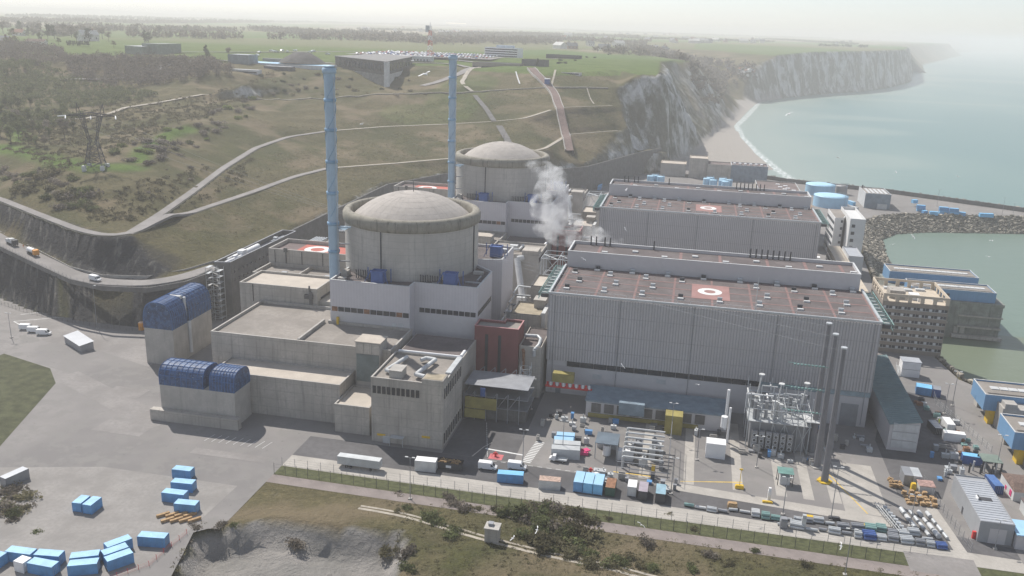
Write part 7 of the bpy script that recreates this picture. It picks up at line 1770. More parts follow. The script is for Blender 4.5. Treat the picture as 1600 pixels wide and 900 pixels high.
mass('slope_tufts', 'low grey green gorse tufts on the terraced slope behind the plant', [([(250, 350), (420, 240), (620, 208), (850, 185), (960, 170), (980, 235), (880, 250), (620, 275), (330, 395)], 2600), ([(420, 200), (700, 150), (950, 115), (960, 160), (700, 190), (500, 205)], 1400)], LEAF_O, .22, 5, height=(.3, .9), rad=(.8, 2.4), per=16)
# ------------------------------------------------------------------ plateau, fields, village
def zr(x, y): return max(hz(x, y), -9)
# hedges and woods across the fields
def far_mass(name, label, lines, m_, seed, size=2.6, per=26, h=(8, 14), w=30, dens=5.5):
    g = random.Random(seed); cs = []; rs = []; ct = []
    for (p, q, ww) in lines:
        A = Vector(U(p[0], p[1], 94)); B = Vector(U(q[0], q[1], 94)); L_ = (B-A).length
        for i in range(max(2, min(900, int(L_/dens*max(1, ww/24))))):
            f = g.random(); c = A.lerp(B, f); d = (B-A).normalized(); o_ = g.uniform(-ww, ww)
            x, y = c.x-d.y*o_, c.y+d.x*o_; hh = g.uniform(*h); r_ = g.uniform(6, 11); z = zr(x, y)
            if z < 20: continue
            cs.append((x, y, z+hh*.5)); rs.append((r_, r_, hh*.6)); ct.append(per)
    o = cloud_obj(name, leaf_cloud(cs, rs, ct, size, seed), m_); props(o, label, kind='stuff'); return o
far_mass('hedgerow', 'dark tree belts crossing the far fields on the left', [((150, 47), (370, 50), 40), ((200, 56), (380, 60), 30), ((0, 42), (150, 44), 30), ((400, 47), (520, 57), 45), ((540, 60), (700, 68), 50), ((700, 66), (860, 66), 60), ((0, 35), (420, 36), 40), ((520, 52), (640, 60), 40), ((60, 54), (150, 50), 30), ((420, 60), (560, 62), 16)], LEAF_B, 31, h=(11, 17))
far_mass('wood', 'bare brown wood on the far valley side behind the cliff', [((840, 62), (1010, 68), 60), ((860, 55), (1000, 60), 50), ((1000, 72), (1180, 84), 70), ((1040, 80), (1190, 92), 60), ((1100, 90), (1190, 100), 50), ((700, 58), (860, 56), 60), ((930, 78), (1010, 82), 20)], LEAF_B, 32, h=(10, 17))
far_mass('wood', 'green grey trees mixed among the village houses', [((740, 50), (1000, 58), 50), ((980, 60), (1200, 66), 50), ((560, 46), (800, 52), 60), ((1200, 62), (1330, 70), 40), ((1280, 73), (1360, 76), 12)], LEAF_G, 33, h=(5, 10))
far_mass('hedgerow', 'thin distant tree lines just under the horizon', [((0, 26), (420, 31), 60), ((420, 33), (900, 48), 80), ((900, 49), (1300, 61), 80), ((100, 29), (700, 40), 60)], LEAF_D, 34, size=5, per=16, h=(10, 18), dens=22)
# distant ridge of hills on the left horizon
def hills():
    n = 90; vs = []; fs = []; g = random.Random(4)
    for i in range(n+1):
        px = -300+i*1500/n; f = min(1, max(0, (1100-px)/700))
        (x, y) = U(px, 15+.03*px+16, 95); d = Vector((x, y)).normalized(); hh = (95+80*f*(.55+.45*vnoise(np.array([px/140.]), np.array([3.]), 5)[0]))
        for k, (dist, z) in enumerate(((12500, 60), (14500, 60+(hh-60)*.75), (16500, hh), (19500, 60))): vs.append((d.x*dist, d.y*dist, z))
    for i in range(n):
        for k in range(3): fs.append((i*4+k, i*4+4+k, i*4+5+k, i*4+1+k))
    s = MB(); s.add(vs, fs, 0, True); o = s.build('hills', mat('hills', (.10, .13, .08), .95, var=.3, scale=.001)); o['kind'] = 'structure'
hills()
# houses
def house(m_, rm, w=9, d=7, h=3.4):
    t = thing('house', 'x', 'house', (0, 0, 0)); s = MB(); s.box(-w/2, w/2, -d/2, d/2, -1, h); s.add([(-w/2, -d/2, h), (-w/2, d/2, h), (-w/2, 0, h+3.0), (w/2, -d/2, h), (w/2, d/2, h), (w/2, 0, h+3.0)], [(0, 1, 2), (5, 4, 3)]); s.build('wall', m_, t)
    s = MB(); e = .5; s.add([(-w/2-e, -d/2-e, h-.4), (w/2+e, -d/2-e, h-.4), (w/2+e, 0, h+3.15), (-w/2-e, 0, h+3.15), (-w/2-e, d/2+e, h-.4), (w/2+e, d/2+e, h-.4)], [(0, 1, 2, 3), (3, 2, 5, 4)]); r_ = s.build('roof', rm, t)
    s = MB(); s.box(w/4, w/4+.9, -.45, .45, h+2, h+4.2); s.build('chimney', REDW, r_)
    for x in (-w/3, 0, w/3): s = MB(); s.box(x-.5, x+.5, -d/2-.05, -d/2-.01, 1, 2.3); s.build('window', DARKW, t)
    return t
WH = mat('house_white', (.66, .64, .60), .8); SLT = mat('slate', (.13, .14, .16), .7); TR = mat('tiles_red', (.30, .15, .10), .9)
HP = [('white walled, slate roofed', house(WH, SLT)), ('white walled, red tiled', house(WH, TR)), ('brick, slate roofed', house(mat('brick_wall', (.32, .20, .15), .9), SLT, 11, 7)), ('pale long', house(WH, mat('roof_paleg', (.5, .5, .48), .8), 18, 8, 4))]
def houses(spots, where, group):
    g = random.Random(len(spots)); spots = sorted(spots)
    for i, q in enumerate(spots):
        px, py = q[:2]; k = g.choice([0, 0, 1, 2, 3]); x, y = U(px, py, 95); z = zr(x, y)
        if len(q) > 2: x, y, z = onhill(px, py)
        c = copy_tree(HP[k][1], (x, y, z), g.uniform(0, 3.1), '%s house %s, %s from left' % (HP[k][0], where, ordw(i)), group=group); s_ = q[3] if len(q) > 3 else 2.1; c.scale = (s_, s_, s_)
g = random.Random(77)
houses([(g.uniform(690, 800), g.uniform(48, 54)) for _ in range(16)]+[(g.uniform(560, 690), g.uniform(44, 50)) for _ in range(6)], 'in the mast hamlet', 'houses of the far hamlet')
houses([(g.uniform(870, 1070), g.uniform(53, 72)) for _ in range(34)]+[(g.uniform(1060, 1210), g.uniform(62, 68)) for _ in range(14)], 'in the meadow village', 'village houses beyond the meadow')
houses([(1132+g.uniform(0, 48), 103+g.uniform(0, 16), 1, .9) for _ in range(16)], 'in the coastal valley', 'houses in the coastal valley')
houses([(g.uniform(1230, 1420), g.uniform(64, 70)) for _ in range(8)], 'on the far headland', 'houses on the far headland')
def pxthing(name, label, cat, px, py, z=94.0, rz=None):
    x, y = U(px, py, z); z0 = zr(x, y); t = thing(name, label, cat, (x, y, z0)); return t, x, y, z0
def pbox(name, label, cat, pl, pr, py, zt, depth, h, wm, rm, z=93.5, cols=None, win=0, par=.6):
    A = Vector(U(pl, py, z)); B = Vector(U(pr, py+(pr-pl)*.05, z)); d = (B-A).normalized(); n_ = Vector((-d.y, d.x))
    poly = [tuple(A), tuple(B), tuple(B+n_*depth), tuple(A+n_*depth)]; z0 = min(zr(*p) for p in poly[:2]); t = thing(name, label, cat, (A.x, A.y, z0))
    block(t, poly, z0-2, z0+h, wm, rm, par=par)
    for k in range(win):
        s = MB(); zz = z0+1.2+k*(h-1)/max(1, win); a = A+d*1-n_*.08; b = B-d*1-n_*.08
        s.add([(a.x, a.y, zz), (b.x, b.y, zz), (b.x, b.y, zz+1.4), (a.x, a.y, zz+1.4)], [(0, 1, 2, 3)]); a2 = a-n_*.0
        s.add([(a.x-n_.x*.1, a.y-n_.y*.1, zz), (b.x-n_.x*.1, b.y-n_.y*.1, zz), (b.x-n_.x*.1, b.y-n_.y*.1, zz+1.4), (a.x-n_.x*.1, a.y-n_.y*.1, zz+1.4)], [(0, 1, 2, 3)]); s.build('window_band', DARKW, t)
    return t, A, B, d, n_, z0
LB = mat('office_paleblue', (.50, .56, .62), .5)
t, A, B, d, n_, z0 = pbox('administration_building', 'white four storey administration building with window bands on the plateau', 'office block', 757, 809, 87, 0, 16, 13, WHITE, LB, win=4)
s = MB(); c = A.lerp(B, .55)+n_*8; s.obox((c.x, c.y, z0+14.5), 24, 8, 3.4, math.atan2(d.y, d.x)); s.build('penthouse', LB, t)
t, A, B, d, n_, z0 = pbox('visitor_building', 'wide low brown building with a dark flat roof below the white office', 'building', 738, 812, 95, 0, 22, 7, BROWNC, DARK, win=1)
t, A, B, d, n_, z0 = pbox('funicular_station', 'dark concrete station at the top of the inclined track', 'building', 815, 851, 98, 0, 14, 7.5, CONC_D, CONC_D)
t, A, B, d, n_, z0 = pbox('pavilion', 'low dark pavilion with a pale roof in the meadow', 'building', 853, 903, 90, 0, 14, 5.5, DARK, ROOF_W, win=1)
t, A, B, d, n_, z0 = pbox('bungalow', 'small white bungalow with columns on the brow above the terraces', 'building', 877, 906, 109, 0, 8, 3.2, WH, mat('roof_tan3', (.36, .33, .28), .9), z=91.5, win=1)
# dark training centre with white base on the hill brow
t = thing('training_building', 'big dark brown building with sloping white concrete base on the hill brow', 'building', (*U(603, 112, 84), 74))
a = Vector(U(524, 107, 82)); b = Vector(U(604, 118, 82)); c = Vector(U(644, 107, 82)); e = c+(a-b)*.55
def tri_wall(p, q, z0, z1, m_, nm, off=0):
    s = MB(); d_ = (q-p).normalized(); n_ = Vector((d_.y, -d_.x))*off; s.prism([tuple(p+n_), tuple(q+n_), tuple(q+n_-Vector((d_.y, -d_.x))*.6), tuple(p+n_-Vector((d_.y, -d_.x))*.6)], z0, z1); s.build(nm, m_, t)
s = MB(); s.prism([tuple(v) for v in (a, b, c, e)], 82.5, 95.2); s.build('upper_storey', mat('clad_umber', (.10, .095, .085), .7, grid=(3, 0, .3)), t)
s = MB(); s.prism([tuple(v) for v in grow([tuple(a), tuple(b), tuple(c), tuple(e)], 1.2)], 95.2, 95.8); s.build('roof', mat('roof_greyflat', (.22, .215, .21), .9), t)
s = MB(); m1 = a.lerp(b, .15); m2 = c.lerp(b, .25)
s.add([(*m1, 82.4), (*b, 82.4), (*b, 68), (*m1, 81.5)], [(0, 1, 2, 3), (3, 2, 1, 0)]); s.prism([tuple(a.lerp(b, .2)), tuple(b), tuple(c.lerp(b, .1)), tuple(e.lerp(b, .3))], 70, 82.4); s.build('base', mat('base_white', (.5, .49, .46), .8), t)
for i in range(14):
    p = a.lerp(b, .08+i*.064); q = a.lerp(b, .08+i*.064+.04); tri_wall(p, q, 86, 92.5, DARKW, 'window', .25)
for i in range(7):
    p = b.lerp(c, .12+i*.12); q = b.lerp(c, .12+i*.12+.07); tri_wall(p, q, 86, 92.5, DARKW, 'window', .25)
s = MB(); s.prism([tuple(b+Vector((-2.4, -1))), tuple(b+Vector((2.4, -1))), tuple(b+Vector((2.4, 3))), tuple(b+Vector((-2.4, 3)))], 66, 95.3); s.build('stair_shaft', WHITE_D, t)
# light blue roofed sheds, portable cabins, spoil heap
pbox('long_shed', 'long light blue roofed shed on the plateau left of the nearer stack', 'shed', 372, 505, 95, 0, 30, 4, WHITE_D, BLUE_T, z=88, par=.1)
pbox('site_cabins', 'row of white site cabins with small windows on the plateau edge', 'cabins', 361, 402, 103, 0, 8, 4.5, WHITE_D, WHITE_D, z=86, win=1, par=.1)
pbox('site_cabins', 'dark open cabins right of the white cabin row', 'cabins', 412, 455, 102, 0, 8, 4.5, DARK, WHITE_D, z=86, par=.1)
pbox('plateau_hall', 'grey box hall with a blue truck beside it on the plateau', 'hall', 356, 388, 92, 0, 18, 10, mat('hall_teal', (.22, .26, .27), .7), ROOF_W, z=90, par=.2)
pbox('low_shed', 'long low grey shed beside the dark spoil heap', 'shed', 410, 452, 89, 0, 10, 4, GREY_M, DARK, z=91, par=.1)
pbox('barn', 'large pale green ribbed barn with a broken pitched roof in the fields', 'barn', 195, 222, 77, 0, 40, 9, mat('barn_green', (.22, .25, .21), .8, grid=(6, 0, .5)), ROOF_W, z=92, par=.1)
pbox('barn', 'gabled end of the pale green barn complex, right part', 'barn', 222, 248, 77.5, 0, 40, 12, mat('barn_green', (.22, .25, .21), .8), mat('barn_green', (.22, .25, .21), .8), z=92, par=.1)
x, y = U(472, 92, 92); t = thing('spoil_heap', 'dark conical spoil heap on the plateau', 'heap', (x, y, 90)); s = MB()
s.lathe([(26, 88), (19, 93), (9, 98.6), (.1, 99.2)], x, y, 20); s.build('heap', mat('heap_dark', (.10, .095, .09), .95, var=.3, scale=.1, bump=1), t)
hx, hy = U(58, 70, 92); t = house(WH, mat('roof_brown', (.17, .12, .10), .9), 22, 12, 6); t.location = (hx, hy, zr(hx, hy)); t.rotation_euler = (0, 0, .3); t['label'] = 'large white gabled farmhouse with a brown roof at the upper left'
hx, hy = U(138, 62, 93); t = copy_tree(HP[3][1], (hx, hy, zr(hx, hy)), 1.2, 'pale pointed farm building among trees at the upper left'); t.scale = (1.6, 1.6, 2.2)
hx, hy = U(30, 54, 93); t = copy_tree(HP[1][1], (hx, hy, zr(hx, hy)), .2, 'small red roofed house among the farm trees at the upper left'); t.scale = (2, 2, 1.6)
hx, hy = U(2, 66, 93); t = copy_tree(HP[2][1], (hx, hy, zr(hx, hy)), .2, 'brick house at the left photo edge below the trees'); t.scale = (2, 2, 1.6)
for p in HP: bpy.data.objects.remove(p[1].children[0]) if False else None
# roads and yards on the plateau
def road_px(name, pts, w, m_, z=92): ribbon(name, [(*U(px, py, zz), 0) for px, py, zz in pts], w, m_, lift=.5, dens=14)
road_px('plateau_road', [(90, 90, 91), (200, 91, 91), (300, 88, 91), (420, 92, 91), (520, 96, 88)], 14, ASPH_L)
road_px('plateau_road', [(560, 92, 91), (640, 92, 92), (740, 98, 91), (745, 102, 90), (700, 115, 84), (660, 124, 79)], 9, ASPH_L)
road_px('plateau_road', [(280, 78, 92), (420, 81, 92), (560, 80, 93), (700, 90, 93), (760, 96, 92)], 10, ASPH_L)
road_px('hill_track', [(40, 190, 52), (110, 182, 56), (170, 172, 57), (240, 160, 60), (300, 153, 63), (370, 146, 64)], 5, TRACK)
road_px('hill_track', [(738, 145, 69), (722, 138, 73), (720, 130, 76), (730, 116, 82), (748, 105, 87), (765, 98, 90)], 4.5, TRACK)
road_px('plateau_road', [(830, 90, 93.5), (860, 92, 93.5), (890, 90, 93.5)], 4, ASPH_L)
s = MB()
# funicular
fun = [onhill(px, py) for px, py in ((829, 108), (842, 122), (855, 134), (866, 148), (872, 165), (876, 185), (882, 205), (886, 225), (890, 242))]
ribbon('inclined_track', fun, 7.0, mat('track_brick', (.19, .135, .12), .9, var=.2, scale=.5), lift=1.4, dens=5, thick=3)
for sd in (-1, 1): ribbon('inclined_track', offs(fun, sd*3.8), .6, CONC_L, lift=2.2, dens=5, thick=3)
q = fun[2]; t = thing('funicular_car', 'small blue white funicular car standing on the inclined track', 'funicular', (q[0], q[1], q[2]+1.5))
s = MB(); s.box(q[0]-2.5, q[0]+2.5, q[1]-3, q[1]+3, q[2]+1.6, q[2]+6.5); s.build('cabin', BLUE_D, t); s = MB(); s.box(q[0]-2.7, q[0]+2.7, q[1]-3.2, q[1]+3.2, q[2]+6.5, q[2]+7.4); s.build('roof', WHITE, t)
# drains: pale stripes and lines down the terraces
for pts_, w_, m_ in (([(742, 150), (760, 172), (772, 190)], 5, mat('drain_dark', (.15, .145, .14), .9)), ([(780, 198), (788, 212), (796, 226)], 6, mat('drain_dark', (.15, .145, .14), .9)), ([(806, 113), (812, 132)], 1.4, WHITE_D), ([(917, 140), (928, 163)], 1.2, TRACK), ([(868, 110), (862, 134)], 2, TRACK)):
    ribbon('drain', [onhill(*p) for p in pts_], w_, m_, lift=.35, dens=5)
# red and white mast with a grey tank
x, y = U(672, 90, 93); z0 = zr(x, y); t = thing('radio_mast', 'red and white lattice mast beside a grey cylinder on the plateau', 'mast', (x, y, z0))
for k in range(7):
    s = MB(); za, zb = z0+k*6, z0+(k+1)*6; wa, wb = 3.2-k*.32, 3.2-(k+1)*.32
    for a in (-1, 1):
        for b in (-1, 1): s.bar((x+a*wa, y+b*wa, za), (x+a*wb, y+b*wb, zb), .3)
    s.bar((x-wa, y-wa, za), (x+wb, y-wb, zb), .22); s.bar((x+wa, y-wa, za), (x-wb, y-wb, zb), .22); s.bar((x-wb, y-wb, zb), (x+wb, y-wb, zb), .25)
    s.build('mast_section', RED2 if k % 2 else WHITE, t)
s = MB(); s.tube((x-3.5, y, z0+34), (x-3.5, y, z0+42), 2.6, n=12); s.build('antenna_drum', GREY_L, t); s = MB(); s.bar((x, y, z0+42), (x, y, z0+46), .2); s.build('tip', GREY_M, t)
t = thing('pale_cylinder_building', 'pale ribbed round building at the foot of the red white mast', 'building', (x-14, y-10, z0)); s = MB(); s.box(x-40, x+10, y-30, y-16, z0, z0+6); s.build('wall', WHITE_D, t); s = MB()
for i in range(12): s.box(x-39+i*4, x-37.6+i*4, y-30.2, y-30.02, z0+.3, z0+2.6)
s.build('arches', DARK, t)
# car park
def car(m_):
    s = MB(); profile(s, [(-2.1, .3), (2.1, .3), (2.15, .8), (1.2, .95), (.6, 1.45), (-1.2, 1.45), (-1.9, .95), (-2.15, .8)], 1.75)
    s.box(-1.1, .5, -.78, .78, 1.455, 1.47, mi=0); s.add([(1.15, -.7, .98), (1.15, .7, .98), (.62, .65, 1.42), (.62, -.65, 1.42)], [(0, 1, 2, 3)], 1)
    for sx in (-1.3, 1.3):
        for sy in (-.85, .85): s.tube((sx, sy-.1, .32), (sx, sy+.1, .32), .32, n=8, mi=1)
    o = s.build('parked_car', [m_, RUBBER]); return o
CP = [('white', car(mat('car_white', (.75, .76, .78), .25, spec=.6))), ('silver', car(mat('car_silver', (.50, .52, .55), .25, metal=.5, spec=.6))), ('dark', car(mat('car_dark', (.04, .045, .06), .2, spec=.6))), ('blue', car(mat('car_blue', (.05, .10, .30), .2, spec=.6))), ('red', car(mat('car_red', (.35, .04, .04), .2, spec=.6)))]
rowsn = ['back', 'second', 'third', 'fourth', 'fifth', 'sixth', 'front']
A = Vector(U(556, 84, 93)); B = Vector(U(758, 92, 93)); d = (B-A).normalized(); n_ = Vector((-d.y, d.x)); L_ = (B-A).length; used = set(); g = random.Random(9)
for rw_ in range(7):
    m = 38; rr_ = 6-rw_
    for i in range(m):
        if g.random() < .12: continue
        f = (i+.5)/m; c = A+d*L_*f+n_*rr_*22+n_*g.uniform(-1, 1); k = g.choice([0, 0, 1, 1, 2, 3, 4, 1]); src = CP[k][1]
        o = src if k not in used else src.copy()
        if k in used: COL.objects.link(o)
        used.add(k); o.location = (c.x, c.y, zr(c.x, c.y)+.4); o.rotation_euler = (0, 0, math.atan2(n_.y, n_.x)+g.uniform(-.05, .05)); o.scale = (1.25, 1.25, 1.25)
        props(o, '%s car in the %s row of the plateau car park, %s bay' % (CP[k][0], rowsn[6-rr_] if False else rowsn[rw_], ordw(i)), 'car', 'cars in the plateau car park')
for i, (px, py) in enumerate(((424, 79), (432, 80), (441, 79), (449, 80), (461, 79), (484, 81), (489, 80), (405, 80), (402, 82), (512, 83))):
    x_, y_ = U(px, py, 93); o = CP[i % 2][1].copy(); COL.objects.link(o); o.location = (x_, y_, zr(x_, y_)+.4); o.scale = (1.6, 1.6, 1.6); o.rotation_euler = (0, 0, i*.7); props(o, '%s vehicle on the open plateau left of the car park, %s' % (CP[i % 2][0], ordw(i)), 'car', 'vehicles left of the car park'); o.name = 'car'
sheet('car_park', [tuple(A-n_*12-d*10), tuple(B-n_*12+d*10), tuple(B+n_*150+d*10), tuple(A+n_*150-d*10)], max(zr(*(A+n_*60)), zr(*(B+n_*60)), zr(*A), zr(*B))+.1, ASPH_L)
zc = max(zr(*(A+n_*60)), zr(*(B+n_*60)), zr(*A), zr(*B))+.12
for o in bpy.data.objects:
    if o.name.startswith('parked_car'): o.location.z = zc
# single trees on the plateau
sp = [(322, 90, 16, 'dark evergreen'), (226, 66, 20, 'dark evergreen'), (232, 66, 16, 'dark evergreen'), (30, 50, 22, 'dark evergreen'), (45, 56, 18, 'dark evergreen'), (75, 62, 24, 'dark evergreen'), (85, 60, 22, 'dark evergreen'), (140, 64, 20, 'dark evergreen'), (358, 88, 12, 'bare brown'), (178, 74, 9, 'olive'), (5, 52, 24, 'bare brown'), (20, 62, 18, 'olive'), (60, 52, 22, 'bare brown'), (100, 56, 24, 'bare brown'), (112, 58, 22, 'bare brown'), (120, 64, 14, 'green'), (160, 60, 20, 'bare brown'), (170, 64, 16, 'bare brown'), (92, 70, 10, 'olive'), (10, 72, 12, 'olive'), (24, 70, 12, 'olive'), (840, 104, 10, 'dark evergreen'), (215, 50, 22, 'bare brown'), (250, 54, 20, 'bare brown'), (290, 52, 18, 'green'), (62, 66, 14, 'green')]
plant_region('tree', TPR, 'near the plateau farm', sp, 'single trees on the plateau', 'tree')
s_ = [(105+i*3.1, 71+i*.15, 7, 'dark evergreen') for i in range(12)]
plant_region('tree', TPR, 'in the farm hedge', s_, 'dark hedge trees by the farm', 'tree')
pts = [(866+g.uniform(0, 90), 84+g.uniform(0, 16), g.uniform(2.5, 5), 'dark') for _ in range(12)]
plant_region('bush', BP, 'in the cliff top meadow', pts, 'shrubs in the cliff meadow', 'bush')
for d_ in (BP, TPR):
    for l_ in d_.values():
        for t_ in l_:
            for ch in list(t_.children): bpy.data.objects.remove(ch)
            bpy.data.objects.remove(t_)
for _, t_ in HP:
    def rm(o):
        for ch in list(o.children): rm(ch)
        bpy.data.objects.remove(o)
    rm(t_)

# ---- lattice pylon on the hill, with cables to the three tubular pylons
px_, py_, pz_ = onhill(150, 263); t = thing('lattice_pylon', 'dark lattice power pylon with white insulators on the grassy hill', 'pylon', (px_, py_, pz_))
ax = Vector((math.cos(.35), math.sin(.35), 0)); ay = Vector((-ax.y, ax.x, 0)); O_ = Vector((px_, py_, pz_))
def lp(a, b, z): return O_+ax*a+ay*b+Vector((0, 0, z))
s = MB(); legs = [(-1, -1), (1, -1), (1, 1), (-1, 1)]
for i, (a, b) in enumerate(legs):
    s.bar(lp(a*5, b*5, 0), lp(a*2.2, b*2.2, 15), .28)
    n2 = legs[(i+1) % 4]
    for k in range(4):
        w0, w1 = 5-2.8*k/4, 5-2.8*(k+1)/4; z0_, z1_ = 15*k/4, 15*(k+1)/4
        s.bar(lp(a*w0, b*w0, z0_), lp(n2[0]*w1, n2[1]*w1, z1_), .14); s.bar(lp(n2[0]*w0, n2[1]*w0, z0_), lp(a*w1, b*w1, z1_), .14); s.bar(lp(a*w1, b*w1, z1_), lp(n2[0]*w1, n2[1]*w1, z1_), .14)
s.build('body_lattice', DARK, t)
s = MB()
for sd in (-1, 1):
    for b in (-1, 1):
        s.bar(lp(sd*1.2, b*1.8, 15), lp(sd*6.2, b*1.2, 30), .24); s.bar(lp(sd*2.2, b*2, 15), lp(sd*3.8, b*1.2, 30), .2)
        for k in range(6):
            f0, f1 = k/6, (k+1)/6; s.bar(lp(sd*(1.2+5*f0), b*1.7, 15+15*f0), lp(sd*(2.2+1.6*f1), b*1.7, 15+15*f1), .12)
s.build('window_arms', DARK, t)
s = MB()
for b in (-1, 1):
    s.bar(lp(-14, 0, 30), lp(0, b*1.2, 32), .2); s.bar(lp(14, 0, 30), lp(0, b*1.2, 32), .2); s.bar(lp(-14, 0, 30), lp(14, 0, 30), .2); s.bar(lp(-6, b*1.2, 30), lp(6, b*1.2, 30), .2)
    for k in range(10): x0 = -12+k*2.4; s.bar(lp(x0, b*.8, 30), lp(x0+1.2, b*.6, 31.2), .12); s.bar(lp(x0+1.2, b*.6, 31.2), lp(x0+2.4, b*.8, 30), .12)
for sd in (-1, 1): s.bar(lp(sd*5, 0, 31), lp(sd*7, 0, 37), .2); s.bar(lp(sd*7.5, 0, 31), lp(sd*7, 0, 37), .2)
s.build('crossarm', DARK, t)
for a, b in legs: s = MB(); p_ = lp(a*5, b*5, 0); s.box(p_.x-.9, p_.x+.9, p_.y-.9, p_.y+.9, p_.z-2, p_.z+2.2); s.build('footing', WHITE_D, t)
tops = []
for a in (-13.5, 0, 13.5):
    e1 = lp(a, 0, 30); e2 = e1+Vector((2.6, -3.6, -1.2)); s = MB(); s.tube(e1, e2, .38, n=6); s.build('insulator', WHITE, t); tops.append(e2)
s = MB(); s.tube(lp(-13.5, 0, 30), lp(-18, 1, 29.5), .38, n=6); s.build('insulator', WHITE, t)
ends = [Vector((*U(px, py, 0), h)) for px, py, h in ((1267, 707, 45), (1276, 729, 45), (1288, 752, 44))]
for i, (a, b) in enumerate(zip(tops, ends)):
    s = MB(); pv = None
    for k in range(41):
        f = k/40; q = a.lerp(b, f); q.z -= 4*9*f*(1-f)
        if pv: s.bar(pv, q, .035)
        pv = q
    o = s.build('power_cable', GREY_M); props(o, '%s sagging cable from the hill pylon to the dark tubular pylons' % ['upper', 'middle', 'lower'][i], 'cable', 'power cables over the plant')
# ---- gulls
def at(px, py, Y):
    d = cF*FPX + cR*(px-800) - cU*(py-450); k = Y/d.y; return Vector((0, 0, CH))+d*k
g = random.Random(5)
def gull(p, rz, s_, lab):
    t = thing('gull', lab, 'gull', (0, 0, 0), 0, 'gulls gliding over the site')
    s = MB(); s.lathe([(.01, -.34), (.06, -.26), (.10, -.08), (.09, .1), (.05, .24), (.04, .30), (.005, .36)], 0, 0, 8); s.v = [(v[2], v[0], v[1]) for v in s.v]; s.build('body', WHITE, t)
    for sd in (-1, 1):
        s = MB(); s.add([(-.12, sd*.05, .03), (.12, sd*.05, .03), (.16, sd*.42, .16), (-.02, sd*.42, .16), (-.02, sd*.95, .05), (-.2, sd*.98, .04)], [(0, 1, 2, 3), (3, 2, 4, 5), (3, 2, 1, 0), (5, 4, 2, 3)]); s.build('wing', WHITE, t)
    t.location = p; t.rotation_euler = (g.uniform(-.5, .5), g.uniform(-.2, .2), rz); t.scale = (s_,)*3
for i, (px, py, Y, s_, w_) in enumerate(((565, 194, 240, 1.6, 'before the grass terraces'), (664, 116, 200, 2.2, 'right of the nearer stack top'), (645, 95, 260, 1.6, 'by the dark plateau building'), (1126, 337, 300, 1.6, 'above the rear hall roof edge'), (979, 296, 330, 1.4, 'over the rear hall raised bay'), (977, 358, 330, 1.2, 'before the rear hall wall'), (1056, 383, 300, 1.1, 'low before the rear hall wall'), (912, 405, 300, 1.1, 'before the front hall raised bay'), (973, 572, 250, 1.2, 'before the front hall windows'), (1091, 601, 250, 1.1, 'before the front hall plinth'), (839, 828, 150, 1.0, 'over the bushes, right'), (801, 841, 150, 1.0, 'over the bushes, left'), (1002, 820, 160, 1.0, 'over the perimeter road'), (1314, 853, 160, 1.0, 'over the grass verge'), (1233, 178, 700, 4.0, 'over the sea near the far headland'), (1309, 246, 500, 2, 'over the inshore sea'), (1400, 269, 500, 2, 'above the breakwater'), (1497, 276, 500, 2, 'above the open water right'), (1550, 376, 400, 1.6, 'over the basin, right'), (1427, 370, 400, 1.6, 'over the basin rocks'), (1395, 382, 400, 1.6, 'over the basin, left'), (1545, 401, 380, 1.5, 'over the basin near the pump houses'))):
    gull(at(px, py, Y), g.uniform(0, 6.3), s_, 'white gull '+w_)

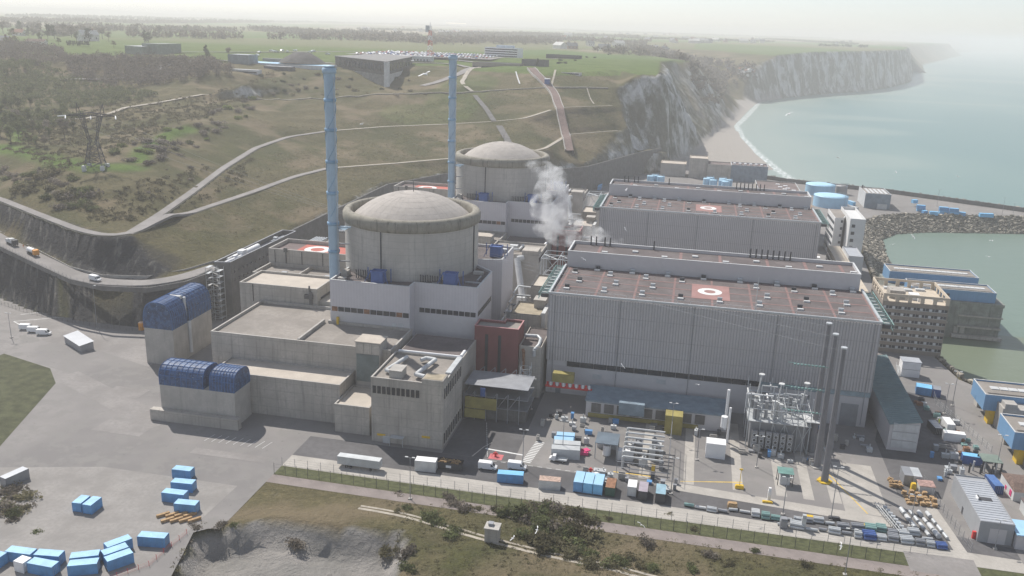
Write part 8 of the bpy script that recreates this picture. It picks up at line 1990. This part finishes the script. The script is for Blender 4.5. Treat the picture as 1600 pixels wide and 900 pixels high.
# ---- steam
def steam():
    bm = bmesh.new()
    pth = [(966, 382, 3.0), (948, 378, 3.8), (925, 378, 4.2), (905, 372, 5.2), (888, 366, 6.2), (873, 358, 7.5), (862, 345, 8.6), (856, 330, 8.0), (853, 315, 7.2), (857, 302, 7.0), (864, 290, 6.5), (866, 278, 5.5), (852, 268, 4.6), (838, 262, 3.2), (826, 257, 2.0), (935, 369, 4.0), (950, 373, 3.0), (915, 361, 5.0), (895, 350, 5.0), (878, 335, 4.8), (882, 318, 3.8), (848, 355, 5)]
    for px, py, r_ in pth:
        p = at(px, py, 425)
        bmesh.ops.create_icosphere(bm, subdivisions=3, radius=r_*1.15, matrix=Matrix.Translation(p))
    me = bpy.data.meshes.new('steam'); bm.to_mesh(me); bm.free(); o = bpy.data.objects.new('steam', me); COL.objects.link(o)
    r_ = o.modifiers.new('remesh', 'REMESH'); r_.mode = 'VOXEL'; r_.voxel_size = 1.0
    tx = bpy.data.textures.new('billow', 'CLOUDS'); tx.noise_scale = 3.0; dm = o.modifiers.new('billow', 'DISPLACE'); dm.texture = tx; dm.strength = 3.0; dm.texture_coords = 'GLOBAL'
    m = bpy.data.materials.new('steam'); m.use_nodes = True; n = m.node_tree.nodes; l = m.node_tree.links; n.remove(n['Principled BSDF'])
    v = n.new('ShaderNodeVolumePrincipled'); v.inputs['Color'].default_value = (1, 1, 1, 1); v.inputs['Anisotropy'].default_value = .55
    g_ = n.new('ShaderNodeNewGeometry'); f = noise(n, l, g_.outputs['Position'], .13, 6, .62); f = ramp(n, l, f, .44, .72)
    mm = n.new('ShaderNodeMath'); mm.operation = 'MULTIPLY'; l.new(f, mm.inputs[0]); mm.inputs[1].default_value = .32; l.new(mm.outputs[0], v.inputs['Density'])
    l.new(v.outputs[0], n['Material Output'].inputs['Volume']); me.materials.append(m); props(o, 'white steam plume drifting up between the halls', kind='stuff')
steam()
# ------------------------------------------------------------------ haze
def haze():
    m = bpy.data.materials.new('haze'); m.use_nodes = True; n = m.node_tree.nodes; l = m.node_tree.links
    n.remove(n['Principled BSDF']); v = n.new('ShaderNodeVolumePrincipled')
    v.inputs['Color'].default_value = (.97, .955, .93, 1); v.inputs['Density'].default_value = HAZE_D; v.inputs['Anisotropy'].default_value = .2
    l.new(v.outputs[0], n['Material Output'].inputs['Volume'])
    s = MB(); s.box(-26000, 61000, -4500, 91000, -48, 175); o = s.build('haze', m); o['kind'] = 'stuff'; o['label'] = 'pale summer haze over the coast and the fields'
HAZE_D = .00022
haze()
